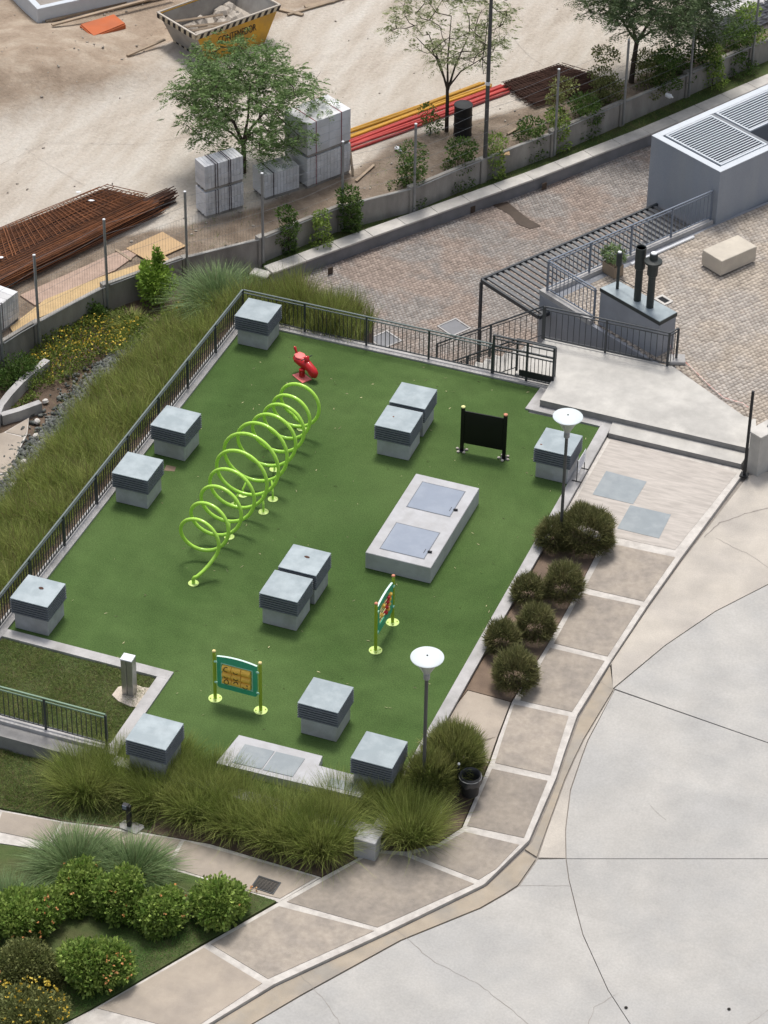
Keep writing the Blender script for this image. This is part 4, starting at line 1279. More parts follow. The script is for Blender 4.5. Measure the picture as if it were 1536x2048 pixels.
# small drain frame on the terrace
dg = (3.643, 12.513, 0.250)
t = thing('gully_frame', 'small pale gully frame with a dark slot behind the flue box', 'drain', (dg[0], dg[1], .25), R(-30))
ob('frame', MB().box(0, .14, .015, .46, .08, .03).box(0, -.14, .015, .46, .08, .03).box(.20, 0, .015, .08, .20, .03).box(-.20, 0, .015, .08, .20, .03), MT['coping'], t)
ob('slot', MB().box(0, 0, .004, .32, .20, .008), MT['core'], t)

# planter pot with a plant behind the railing (pot here, leaves with the plants)
pp = (1.718, 13.138, 0.250)
pt = thing('plant_pot', 'brown square pot with a pale leafy plant behind the flue box', 'potted plant', (pp[0] + .12, pp[1] + .25, .235), R(-30))
ob('pot', MB().box(0, 0, .18, .55, .36, .36, 0, .015), MT['wood'], pt)
ob('pot_soil', MB().box(0, 0, .365, .50, .31, .01), MT['soil'], pt)

# slatted canopy over the court entrance
u = Vector((.5, .866, 0))
w = Vector((.866, -.5, 0))
can = thing('slatted_canopy', 'dark steel canopy of parallel slats on a slim post over the lower court', 'canopy', (-1.80, 12.26, -.20), R(60))
CL, CW = 7.35, 2.55
ob('edge_beam', MB().box(CL / 2, 0, 0, CL, .07, .12), MT['rail'], can)
ob('edge_beam', MB().box(CL / 2, -CW, 0, CL, .07, .12), MT['rail'], can)
ob('front_beam', MB().box(0, -CW / 2, 0, .07, CW - .074, .12), MT['rail'], can)
ob('end_beam', MB().box(CL - .10, -CW / 2, 0, .20, CW - .074, .10), MT['rail'], can)
ob('post', MB().box(0, 0, (-.062 + LOW + .20) / 2, .075, .075, -.062 - (LOW + .20)), MT['rail'], can)
sm = MB().box(0, -CW / 2, 0, .11, CW - .08, .05).mesh('slat')
sm.materials.append(MT['canopy'])
nsl = 32
for k in range(1, nsl):
    ob('slat', sm, None, can, (k * (CL - .2) / nsl, 0, .01))

# louvered box (stair head) on the terrace
bA, bB = (1.35, 18.60), (3.87, 17.24)
dvx = Vector((bB[0] - bA[0], bB[1] - bA[1], 0))
BW = dvx.length
t = thing('louvered_box', 'large blue-grey rendered box with white louver grilles on its open top', 'ventilation box', (bA[0], bA[1], 0), math.atan2(dvx.y, dvx.x))
BLn = 12.0
th = .22
z0, z1 = LOW, 2.0
ob('front_wall', MB().box(BW / 2, th / 2, (z0 + z1) / 2, BW, th, z1 - z0), MT['boxgrey'], t)
ob('side_wall', MB().box(BW - th / 2, th + BLn / 2 + .001, (z0 + z1) / 2, th, BLn, z1 - z0), MT['boxgrey'], t)
ob('side_wall', MB().box(th / 2, th + BLn / 2 + .001, (z0 + z1) / 2, th, BLn, z1 - z0), MT['boxgrey'], t)
ob('coping', MB().box(BW / 2, th / 2, z1 + .012, BW + .01, th + .01, .022), MT['boxtop'], t)
ob('coping', MB().box(BW - th / 2, th + BLn / 2 + .01, z1 + .012, th + .01, BLn, .022), MT['boxtop'], t)
ob('coping', MB().box(th / 2, th + BLn / 2 + .01, z1 + .012, th + .01, BLn, .022), MT['boxtop'], t)
ob('pit_floor', MB().box(BW / 2, th + BLn / 2, -1.6, BW - 2 * th, BLn, .05), MT['core'], t)


def grille(x0, x1, y0, y1, n):
    g_ = ob('grille_frame', MB().box((x0 + x1) / 2, y0 + .03, z1 + .03, x1 - x0, .06, .05).box((x0 + x1) / 2, y1 - .03, z1 + .03, x1 - x0, .06, .05).box(x0 + .03, (y0 + y1) / 2, z1 + .03, .06, y1 - y0 - .122, .05).box(x1 - .03, (y0 + y1) / 2, z1 + .03, .06, y1 - y0 - .122, .05), MT['boxtop'], t)
    w_ = (x1 - x0 - .12)
    lm = MB().box(0, 0, 0, .052, y1 - y0 - .124, .016, tilt=Matrix.Rotation(R(-14), 3, 'Y')).mesh('louver_blade')
    lm.materials.append(MT['boxtop'])
    for k in range(n):
        ob('louver_blade', lm, None, g_, (x0 + .06 + w_ * (k + .5) / n, (y0 + y1) / 2, z1 + .03))
    ob('cross_bar', MB().box((x0 + x1) / 2, (y0 + y1) / 2, z1 + .003, x1 - x0 - .13, .04, .02), MT['slat'], g_)


grille(th + .06, BW - th - .02, th + .06, th + 2.05, 20)
ob('divider', MB().box(BW / 2, th + 2.13, z1 - .03, BW - 2 * th, .14, .12), MT['slat'], t)
grille(th + .06, th + .06 + (BW - 2 * th) * .60, th + 2.24, th + 4.9, 12)
grille(th + .06, th + .06 + (BW - 2 * th) * .60, th + 5.0, th + 8.2, 12)

# white-coped wall with a dark pole at the right edge
wa = (8.002, 5.763, -0.060)
t = thing('end_wall', 'short pale wall with a white coping at the right end of the steps', 'wall', (wa[0], wa[1], -.2), R(62))
ob('wall_body', MB().box(2.2, -.14, .66, 4.4, .36, 1.32), MT['landing'], t)
ob('coping', MB().box(2.19, -.14, 1.35, 4.5, .48, .06, 0, .01), MT['coping'], t)
ob('pipe_rail', MB().tube([(.45, -.14, 1.38), (.55, -.12, 1.48), (.9, -.10, 1.52), (3.5, -.10, 1.52)], .03, 8), MT['galv'], t, smooth=60)
pl_ = (8.062, 5.591, -0.060)
tag(ob('dark_pole', MB().box(0, 0, 1.35, .07, .07, 2.70).box(0, 0, .02, .22, .22, .04), MT['dark'], None, (pl_[0] - .08, pl_[1] - .14, -.07)), 'slim dark upright pole standing against the white-coped wall end', 'pole')
# service frames on the lower court
for (pa, lab) in (((-3.145, 13.876, -3.130), 'pale framed service cover on the lower court beside the canopy post'), ((-4.844, 12.436, -3.130), 'grey framed service cover on the lower court seen through the railing')):
    t = thing('service_cover', lab, 'service cover', (pa[0], pa[1], LOW + .016), R(60))
    ob('cover_plate', MB().box(0, 0, .008, .85, .85, .016), MT['wallgrey'], t)
    t.scale = (.72, .72, 1)
    ob('cover_frame', MB().box(0, .475, .012, 1.05, .07, .03).box(0, -.475, .012, 1.05, .07, .03).box(.49, 0, .012, .07, .876, .03).box(-.49, 0, .012, .07, .876, .03), MT['kerb'], t)



# ------------------------------------------------------------------ bank on the left, lower garden, garden wall
gx, gy = np.linspace(-13.5, -7.42, 26), np.linspace(-10.7, 13.2, 80)
GX, GY = np.meshgrid(gx, gy, indexing='ij')
GZ = np.vectorize(ze)(GX, GY) + .05 * np.sin(GX * 3.1 + GY) * np.sin(GY * 2.3)
GZ[-1, :] = -.15
V = np.stack([GX, GY, GZ], -1).reshape(-1, 3)
nx_, ny_ = GX.shape
ii, jj = np.meshgrid(np.arange(nx_ - 1), np.arange(ny_ - 1), indexing='ij')
a_ = (ii * ny_ + jj).ravel()
F = np.stack([a_, a_ + ny_, a_ + ny_ + 1, a_ + 1], -1)
_c = V[F].mean(1)
F = F[~((_c[:, 0] > -8.9) & (_c[:, 1] > 9.3) & (_c[:, 1] > 9.3 + (-7.4 - _c[:, 0]) * 1.5))]
bank = ob('bank', npmesh('bank', V, F, MT['soil']), None)
bank["kind"] = "structure"
sheet('garden_ground', [(-24, -12), (-12.0, -12), (-12.0, 13), (-24, 13)], flat(BED - .03), MT['soil'], .1, cuts=(), kind='structure')
# planter strip behind the far railing
sheet('planter_bed', [(-7.5, 7.54), (-3.9, 7.54), (-3.9, 8.95), (-7.5, 8.95)], flat(-.22), MT['soil'], 3.2, cuts=(), kind='structure')

# garden wall with coping stones along the lower court
GW = [(-9.352, 13.749, -2.650), (-9.165, 13.983, -2.650), (-7.134, 17.099, -2.650), (-3.309, 22.845, -2.650), (-0.858, 26.878, -2.650), (1.895, 31.851, -2.650), (3.911, 35.484, -2.650)]
wall = thing('garden_wall', 'long grey garden wall with pale coping stones beside the lower court', 'wall', (GW[1][0], GW[1][1], LOW))
o_ = GW[1]


def offs(P, d):
    out = []
    for i, p in enumerate(P):
        a, b = P[max(0, i - 1)], P[min(len(P) - 1, i + 1)]
        dx, dy = b[0] - a[0], b[1] - a[1]
        L_ = math.hypot(dx, dy)
        out.append((p[0] - dy / L_ * d, p[1] + dx / L_ * d))
    return out


fr_, bk_ = offs(GW[1:], .05), offs(GW[1:], .38)
poly = [(p[0] - o_[0], p[1] - o_[1]) for p in fr_] + [(p[0] - o_[0], p[1] - o_[1]) for p in bk_[::-1]]
ob('wall_body', MB().prism(poly, 0, .44), MT['wallgrey'], wall)


def along(P, step):
    out, acc = [P[0]], 0.0
    for a, b in zip(P[:-1], P[1:]):
        L_ = math.hypot(b[0] - a[0], b[1] - a[1])
        d = step - acc
        while d <= L_:
            f = d / L_
            out.append((a[0] + (b[0] - a[0]) * f, a[1] + (b[1] - a[1]) * f))
            d += step
        acc = (acc + L_) % step
    return out


stn = along([(p[0], p[1]) for p in GW[1:]], 1.28)
for a, b in zip(stn[:-1], stn[1:]):
    L_ = math.hypot(b[0] - a[0], b[1] - a[1])
    rz_ = math.atan2(b[1] - a[1], b[0] - a[0])
    cs = MB().box(L_ / 2, .24, .035, L_ - .012, .50, .07, 0, .01)
    ob('coping_stone', cs, MT['coping'], wall, (a[0] - o_[0], a[1] - o_[1], .442), rz_)
ob('end_stone', MB().box(-.25, .30, .02, .40, .60, .08, .5, .02), MT['coping'], wall, (0, 0, .40), math.atan2(GW[2][1] - GW[1][1], GW[2][0] - GW[1][0]))
# weep holes at the wall foot
for uvz in ((-7.781, 15.316, -3.000), (-4.912, 20.551, -3.000), (-3.235, 22.828, -3.000)):
    ob('weep_stain', MB().prism([(-.10, -.02), (.10, -.02), (.07, .02), (-.07, .02)], 0, .26), MT['wet'], wall, (uvz[0] - o_[0], uvz[1] - o_[1], .0), R(58))

# site wall with fence on top
SW = [(-14.912, 4.382, -1.850), (-14.504, 6.110, -1.850), (-14.045, 7.608, -1.850), (-13.025, 10.216, -1.850), (-11.461, 12.625, -1.850), (-9.744, 14.505, -1.850), (-8.175, 17.278, -1.850), (-6.479, 19.185, -1.850), (-5.009, 21.833, -1.850), (-3.455, 24.366, -1.850), (-1.954, 27.202, -1.850), (-0.463, 29.997, -1.850), (1.010, 32.822, -1.850), (3.410, 37.200, -1.850)]
fence = thing('site_fence', 'cast concrete boundary wall with galvanised posts and thin wire mesh', 'fence', (SW[5][0], SW[5][1], BED))
o_ = SW[5]
sitewall2 = offs(SW, .18)
wires = MB()
for i in range(len(SW) - 1):
    a, b, c, d = SW[i], SW[i + 1], sitewall2[i + 1], sitewall2[i]
    L_ = math.hypot(b[0] - a[0], b[1] - a[1])
    rz_ = math.atan2(b[1] - a[1], b[0] - a[0])
    loc = (a[0] - o_[0], a[1] - o_[1], 0)
    h = .90 + (.04 if i % 2 else -.03)
    ob('wall_panel', MB().box(L_ / 2, .09, h / 2 - .1, L_ - .26, .14, h + .2, 0, .01), MT['sitewall'], fence, loc, rz_)
    ob('pilaster', MB().box(0, .07, h / 2 - .08, .24, .22, h + .26, 0, .012), MT['sitewall'], fence, loc, rz_)
    if i not in (8,):
        ph = (.9 + 2.35) if i else 3.1
        p = ob('fence_post', MB().tube([(0, -.07, .1), (0, -.07, ph)], .042, 10), MT['galv'], fence, loc, rz_, smooth=50)
        ob('post_cap', MB().lathe([(.045, ph), (.045, ph + .02), (.02, ph + .035)], 10, (0, -.07, 0)), MT['white'], p)
    # wires
    ux, uy = (b[0] - a[0]) / L_, (b[1] - a[1]) / L_
    nx2, ny2 = uy * .07, -ux * .07
    def wp(s, z):
        return (a[0] - o_[0] + ux * s + nx2, a[1] - o_[1] + uy * s + ny2, z)
    for z in (.98, 1.45, 1.9, 2.35, 2.75, 3.1):
        sag = random.uniform(.0, .10)
        wires.tube([wp(0, z), wp(L_ * .5, z - sag), wp(L_, z)], .004, 3, False)
    if i < 5:
        for k in range(1, int(L_ / .10)):
            s = k * .10
            wires.tube([wp(s, .98), wp(s + .02, 2.35)], .0026, 3, False)
    wires.tube([wp(.1, .93), wp(L_ * .5, .95), wp(L_ - .1, .93)], .018, 5, False)
w_o = ob('wire_mesh', wires, MT['galv'], fence, fix=False)
w_o["kind"] = "stuff"

# planting strip between the two walls
strip = [(p[0], p[1]) for p in offs(GW[1:], .40)] + [(p[0], p[1]) for p in offs(SW[5:], .02)[::-1]]
sheet('planting_strip', strip, flat(BED + .02), MT['grassbase'], .1, cuts=(), kind='structure')

# ------------------------------------------------------------------ construction site ground
sg_x, sg_y = np.arange(-45, 14, .25), np.arange(0, 64, .25)
X_, Y_ = np.meshgrid(sg_x, sg_y, indexing='ij')


def bump_(cx, cy, rx, ry, rot, h):
    c_, s_ = math.cos(rot), math.sin(rot)
    u_ = ((X_ - cx) * c_ + (Y_ - cy) * s_) / rx
    v_ = (-(X_ - cx) * s_ + (Y_ - cy) * c_) / ry
    return h * np.exp(-(u_ ** 2 + v_ ** 2))


def vnoise(X, Y, s, seed):
    r_ = np.random.default_rng(seed)
    out = 0
    for k in range(6):
        a = r_.uniform(0, 6.28)
        f = s * r_.uniform(.6, 1.7)
        out = out + np.sin((X * math.cos(a) + Y * math.sin(a)) * f + r_.uniform(0, 6.28))
    return out / 6


mA, mB_, mC = (-21.505, 20.619, -2.000), (-18.389, 22.282, -2.000), (-22.896, 23.378, -2.000)
Z_ = SITE + .015 * vnoise(X_, Y_, 1.5, 1)
mound = bump_(mA[0], mA[1], 4.2, 2.0, .9, 1.05) + bump_(mC[0], mC[1], 2.0, 1.2, .7, .35) + bump_(mB_[0], mB_[1], 1.8, .7, .8, .22)
rough = np.clip(mound * 2.2, 0, 1)
Z_ = Z_ + mound + rough * .10 * vnoise(X_, Y_, 4.5, 3) + rough * .05 * vnoise(X_, Y_, 11, 4)
# how much dirt lies over the pale concrete: mounds, the strip by the wall, the far yard
for ra, rb, ro_ in (((-20.326, 15.435, -2.000), (-11.472, 29.300, -2.000), .0), ((-19.882, 14.576, -2.000), (-10.948, 28.903, -2.000), .0), ((-14.909, 22.755, -2.000), (-7.834, 31.626, -2.000), .0), ((-14.476, 22.178, -2.000), (-7.358, 31.325, -2.000), .0), ((-12.580, 26.425, -2.000), (-3.749, 33.310, -2.000), .0)):
    dxr, dyr = rb[0] - ra[0], rb[1] - ra[1]
    Lr = math.hypot(dxr, dyr)
    tr_ = ((X_ - ra[0]) * dxr + (Y_ - ra[1]) * dyr) / Lr
    nr_ = (-(X_ - ra[0]) * dyr + (Y_ - ra[1]) * dxr) / Lr + .5 * np.sin(tr_ * .45) + .08 * np.sin(tr_ * 1.9)
    on = (tr_ > 0) & (tr_ < Lr)
    Z_ = Z_ + on * (-.035 * np.exp(-(nr_ / .17) ** 2) + .02 * np.exp(-((np.abs(nr_) - .33) / .12) ** 2))
Z_ = Z_ + .012 * vnoise(X_, Y_, 7.0, 21)
wl_ = np.array([(p[0], p[1]) for p in SW])


def seg_dist(X, Y, P):
    best = np.full(X.shape, 1e9)
    side = np.zeros(X.shape)
    for a, b in zip(P[:-1], P[1:]):
        d = b - a
        L2 = (d ** 2).sum()
        t = np.clip(((X - a[0]) * d[0] + (Y - a[1]) * d[1]) / L2, 0, 1)
        dx, dy = X - (a[0] + t * d[0]), Y - (a[1] + t * d[1])
        r_ = np.hypot(dx, dy)
        s_ = (d[0] * dy - d[1] * dx) / np.sqrt(L2)
        m_ = r_ < best
        best = np.where(m_, r_, best)
        side = np.where(m_, s_, side)
    return best * np.sign(side)


wd = seg_dist(X_, Y_, wl_)
edge1 = np.array([(p[0], p[1]) for p in ((-17.453, 8.584, -2.000), (-15.825, 10.705, -2.000), (-13.244, 13.868, -2.000), (-11.783, 15.185, -2.000), (-10.224, 17.155, -2.000), (-8.805, 19.620, -2.000), (-8.157, 22.009, -2.000), (-5.124, 25.825, -2.000), (-2.381, 28.855, -2.000), (1.135, 34.493, -2.000))])
e1 = seg_dist(X_, Y_, edge1)
edge2 = np.array([(p[0], p[1]) for p in ((-23.730, 18.758, -2.000), (-21.465, 19.800, -2.000), (-19.020, 21.258, -2.000), (-18.529, 23.585, -2.000), (-17.789, 25.682, -2.000), (-15.072, 28.851, -2.000), (-13.454, 30.992, -2.000), (-10.811, 34.688, -2.000))])
e2 = seg_dist(X_, Y_, edge2)
wob = .25 * vnoise(X_, Y_, 2.4, 5) + .12 * vnoise(X_, Y_, 6.5, 6)
dirt = np.maximum(np.clip((-e1 + wob) / .25 + .5, 0, 1), np.clip((e2 + wob * 2) / .5 + .5, 0, 1) * .85)
dirt = np.clip(dirt + np.clip(mound * 1.5, 0, .8), 0, 1)
keep = wd > .06
nx_, ny_ = X_.shape
kc = keep[:-1, :-1] & keep[1:, :-1] & keep[1:, 1:] & keep[:-1, 1:]
ii, jj = np.nonzero(kc)
a_ = ii * ny_ + jj
F = np.stack([a_, a_ + ny_, a_ + ny_ + 1, a_ + 1], -1)
me = npmesh('site_yard', np.stack([X_, Y_, Z_], -1).reshape(-1, 3), F)
at = me.attributes.new('dirt', 'FLOAT', 'POINT')
at.data.foreach_set('value', dirt.astype(np.float32).ravel()[:len(me.vertices)])
at2 = me.attributes.new('verge', 'FLOAT', 'POINT')
at2.data.foreach_set('value', np.clip((-e1 + wob * .6) / .35 + .5, 0, 1).astype(np.float32).ravel()[:len(me.vertices)])
ym = bpy.data.materials.new('site_ground')
ym.use_nodes = True
n, l = ym.node_tree.nodes, ym.node_tree.links
b = n["Principled BSDF"]
b.inputs["Roughness"].default_value = .95
b.inputs["Specular IOR Level"].default_value = .15
geo = n.new("ShaderNodeNewGeometry")
an = n.new("ShaderNodeAttribute")
an.attribute_name = 'dirt'


def tnoise(sc, det=5, rg=.6):
    t = n.new("ShaderNodeTexNoise")
    t.inputs["Scale"].default_value = sc
    t.inputs["Detail"].default_value = det
    t.inputs["Roughness"].default_value = rg
    l.new(geo.outputs["Position"], t.inputs["Vector"])
    return t.outputs["Fac"]


def ramp(fac, stops):
    r_ = n.new("ShaderNodeValToRGB")
    while len(r_.color_ramp.elements) < len(stops):
        r_.color_ramp.elements.new(.5)
    for e, (p, c) in zip(r_.color_ramp.elements, stops):
        e.position = p
        e.color = (*c, 1)
    l.new(fac, r_.inputs[0])
    return r_.outputs[0]


_mp = n.new('ShaderNodeMapping')
_mp.inputs['Rotation'].default_value = (0, 0, R(-40))
_mp.inputs['Scale'].default_value = (1.6, .35, 1)
l.new(geo.outputs['Position'], _mp.inputs['Vector'])
_tn = n.new('ShaderNodeTexNoise')
_tn.inputs['Scale'].default_value = .8
_tn.inputs['Detail'].default_value = 6
_tn.inputs['Roughness'].default_value = .65
l.new(_mp.outputs[0], _tn.inputs['Vector'])
conc = ramp(_tn.outputs['Fac'], [(.28, (.38, .33, .275)), (.44, (.47, .42, .36)), (.58, (.52, .48, .425)), (.78, (.57, .54, .49))])
dirtc = ramp(tnoise(.9), [(.30, (.25, .190, .140)), (.5, (.345, .275, .210)), (.68, (.43, .36, .285)), (.85, (.33, .30, .275))])
mx = n.new("ShaderNodeMix")
mx.data_type = 'RGBA'
ma = n.new("ShaderNodeMath")
ma.operation = 'MULTIPLY_ADD'
ma.use_clamp = True
l.new(tnoise(3.0, 6, .7), ma.inputs[0])
ma.inputs[1].default_value = .9
ms_ = n.new("ShaderNodeMath")
ms_.operation = 'MULTIPLY_ADD'
l.new(an.outputs["Fac"], ms_.inputs[0])
ms_.inputs[1].default_value = 1.5
ms_.inputs[2].default_value = -.68
l.new(ms_.outputs[0], ma.inputs[2])
l.new(ma.outputs[0], mx.inputs[0])
l.new(conc, mx.inputs[6])
l.new(dirtc, mx.inputs[7])
sc_ = n.new("ShaderNodeVectorMath")
sc_.operation = 'SCALE'
mv = n.new("ShaderNodeMath")
mv.operation = 'MULTIPLY_ADD'
l.new(tnoise(9, 5, .7), mv.inputs[0])
mv.inputs[1].default_value = .55
mv.inputs[2].default_value = .72
mx2 = n.new('ShaderNodeMix')
mx2.data_type = 'RGBA'
an2 = n.new('ShaderNodeAttribute')
an2.attribute_name = 'verge'
m2 = n.new('ShaderNodeMath')
m2.operation = 'MULTIPLY'
m2.inputs[1].default_value = .8
l.new(an2.outputs['Fac'], m2.inputs[0])
l.new(m2.outputs[0], mx2.inputs[0])
l.new(mx.outputs[2], mx2.inputs[6])
l.new(ramp(tnoise(1.6), [(.3, (.115, .088, .066)), (.5, (.19, .150, .115)), (.7, (.27, .225, .18))]), mx2.inputs[7])
l.new(mx2.outputs[2], sc_.inputs[0])
l.new(mv.outputs[0], sc_.inputs["Scale"])
l.new(sc_.outputs[0], b.inputs["Base Color"])
bp = n.new("ShaderNodeBump")
bp.inputs["Strength"].default_value = .9
bp.inputs["Distance"].default_value = .06
l.new(tnoise(7, 6, .65), bp.inputs["Height"])
l.new(bp.outputs[0], b.inputs["Normal"])
me.materials.append(ym)
MT['dirtstrip'] = mat('dirt_strip', (.17, .135, .105), var=.25, scale=3, c2=(.22, .185, .15), s2=1.2, a2=.7, bump=.6, bscale=18, dist=.03)
yard = ob('site_yard', me, None)
yard["kind"] = "structure"
sheet('site_verge', [(p[0], p[1]) for p in offs(SW, .10)] + [(p[0], p[1]) for p in offs(SW, .75)[::-1]], flat(SITE - .03), MT['dirtstrip'], .1, cuts=(), kind='structure')
# yard slab joints
for pts, w in (([(-19.584, 15.389, -2.000), (-18.672, 17.706, -2.000), (-15.810, 18.698, -2.000), (-13.404, 20.950, -2.000)], .012), ([(-20.560, 18.019, -2.000), (-18.387, 16.578, -2.000), (-16.320, 15.619, -2.000)], .010), ([(-7.422, 30.969, -2.000), (-5.954, 29.348, -2.000), (-5.028, 28.741, -2.000)], .010), ([(-21.912, 19.579, -2.000), (-19.595, 20.529, -2.000), (-18.634, 21.227, -2.000)], .025), ([(-14.991, 24.647, -2.000), (-9.952, 22.547, -2.000)], .012)):
    c_ = crack('crack', pts, w, yard, 0)
    for v in c_.data.vertices:
        v.co.z = SITE + .022

def yz(p):
    i_ = min(max(int(round((p[0] + 45) / .25)), 0), X_.shape[0] - 1)
    j_ = min(max(int(round(p[1] / .25)), 0), X_.shape[1] - 1)
    return float(Z_[i_, j_])


# ------------------------------------------------------------------ construction things
# block pallets
def pallet(label, foot, h, zb, straps, cols, group, mat_strap='strap', rows=4, ncol=10):
    """foot: three ground corners left, front, right"""
    a, f, r = [Vector((p[0], p[1], 0)) for p in foot]
    ux = (r - f)
    uy = (a - f)
    Lx, Ly = ux.length, uy.length
    t = thing('block_pallet', label, 'pallet of blocks', (f.x, f.y, zb), math.atan2(ux.y, ux.x), group)
    sgn = 1 if (ux.x * uy.y - ux.y * uy.x) > 0 else -1
    zb0 = .0
    tm = MB()
    for k in range(3):
        tm.box(Lx / 2, sgn * (.08 + (Ly - .16) * k / 2), .05, Lx * .96, .10, .09)
    ob('pallet_base', tm, MT['sitewall'], t)
    rh = (h - .10) / rows
    cw = Lx / ncol
    bm_ = {}
    for r_ in range(rows):
        for c in range(ncol):
            w_ = cw - .006
            key = (round(w_, 3), round(rh, 3))
            if key not in bm_:
                bm_[key] = MB().box(0, 0, 0, w_, Ly - .01, rh - .006, 0, .006).mesh('block')
                bm_[key].materials.append(MT['blockwhite'])
            ob('block', bm_[key], None, t, ((c + .5) * cw, sgn * Ly / 2 + random.uniform(-.006, .006), .10 + (r_ + .5) * rh))
    for sx_ in straps:
        x = Lx * sx_
        s_ = .008
        ob('strap', MB().box(x, -sgn * s_, .05 + h / 2, .022, .006, h - .06).box(x, sgn * Ly / 2, h + .006, .022, Ly + .02, .006).box(x, sgn * (Ly + s_), .05 + h / 2, .022, .006, h - .06), MT[mat_strap], t)
    return t


gp = 'pallets of white blocks on the site'
pL = ((-12.506, 15.387, -2.000), (-11.911, 15.165, -2.000), (-11.085, 16.266, -2.000))
pallet('white block pallet at the bottom of the short left stack under the tree', pL, .93, SITE, (.27, .33, .62, .67), 0, gp, ncol=12, rows=4)
pallet('white block pallet on top of the short left stack under the tree', pL, .93, SITE + .95, (.27, .33, .62, .67), 0, gp, ncol=12, rows=4)
pM = ((-11.379, 17.158, -2.000), (-10.640, 16.918, -2.000), (-9.877, 17.941, -2.000))
pallet('single white block pallet standing between the two stacks', pM, .92, SITE, (.25,), 0, gp, ncol=11, rows=3)
pR = ((-10.776, 18.571, -2.000), (-9.664, 18.096, -2.000), (-8.778, 19.596, -2.000))
pallet('white block pallet at the bottom of the tall stack beside the conduits', pR, 1.10, SITE, (.2, .78), 0, gp, 'strapred', ncol=13, rows=4)
pallet('white block pallet on top of the tall stack beside the conduits', pR, 1.22, SITE + 1.12, (.2, .78), 0, gp, 'strapred', ncol=2, rows=4)
pE = ((-16.570, 8.181, -2.000), (-14.956, 6.174, -2.000), (-14.684, 7.748, -2.000))
pallet('white wrapped block pallet cut by the left edge of the picture', pE, 1.0, SITE, (.5,), 0, gp, ncol=6, rows=4)

# rebar mats and bundles
def bars(name, label, corners, h, nl, nc, r, mname, cat, sag=.0, cross=True, layers=1):
    A, B_, C_, D = [Vector(p) for p in corners]      # A->B long side far, D->C long side near
    mb = MB()
    ctr_ = (A + B_ + C_ + D) / 4
    for ly in range(layers):
        z = .03 + h * (ly + .5) / layers
        for k in range(nl):
            f = (k + random.uniform(-.3, .3)) / max(1, nl - 1)
            p, q = A.lerp(D, f) - ctr_, B_.lerp(C_, f) - ctr_
            d = (q - p)
            j0, j1 = random.uniform(-.04, .04), random.uniform(-.06, .03)
            p2, q2 = p + d * j0, q + d * j1
            m = (p2 + q2) / 2
            mb.tube([(p2.x, p2.y, z + random.uniform(-.03, .03)), (m.x, m.y, z - sag + random.uniform(-.03, .03)), (q2.x, q2.y, z + random.uniform(-.05, .05))], r, 5, True)
        if cross and ly == layers - 1:
            for k in range(nc):
                f = (k + random.uniform(-.2, .2)) / max(1, nc - 1)
                p, q = A.lerp(B_, f) - ctr_, D.lerp(C_, f) - ctr_
                p, q = p.lerp(q, .04), p.lerp(q, .70)
                mb.tube([(p.x, p.y, z + .05), (q.x, q.y, z + .05)], r, 5, True)
    o = ob(name, mb, MT[mname], None, (ctr_.x, ctr_.y, SITE), fix=False)
    return tag(o, label, cat)


bars('rebar_pile', 'wide pile of rusty brown rebar mats along the left fence', ((-17.757, 10.551, -1.500), (-15.340, 15.085, -1.500), (-13.230, 15.005, -1.500), (-16.300, 7.736, -1.500)), .55, 46, 40, .014, 'rust', 'rebar', layers=4)
bars('rebar_bundle', 'dark tapering rebar bundle with frayed ends lying beside the rusty mats', ((-16.021, 11.131, -1.750), (-13.498, 15.964, -1.750), (-13.195, 15.750, -1.750), (-15.475, 10.034, -1.750)), .38, 22, 0, .016, 'rustdk', 'rebar', cross=False, layers=4)
bars('mesh_pile', 'dark rusty stack of steel mesh sheets beyond the fence', ((-6.156, 26.909, -1.900), (-4.778, 28.953, -1.900), (-2.604, 28.522, -1.900), (-4.646, 25.859, -1.900)), .20, 34, 22, .012, 'rustdk', 'steel mesh', layers=3)
ob_core = MB().prism([(p[0], p[1]) for p in ((-17.786, 10.591, -1.600), (-15.309, 15.081, -1.600), (-13.394, 15.056, -1.600), (-16.405, 7.925, -1.600))], SITE + .02, SITE + .40)
tag(ob('rebar_layer', ob_core, MT['rustdk'], None), 'dark lower layers under the rusty rebar mats', 'rebar')
ob_core = MB().prism([(p[0], p[1]) for p in ((-6.124, 27.087, -2.000), (-4.804, 28.991, -2.000), (-2.739, 28.631, -2.000), (-4.733, 26.135, -2.000))], SITE + .01, SITE + .12)
tag(ob('mesh_layer', ob_core, MT['rustdk'], None), 'dark lower sheets under the steel mesh stack', 'steel mesh')

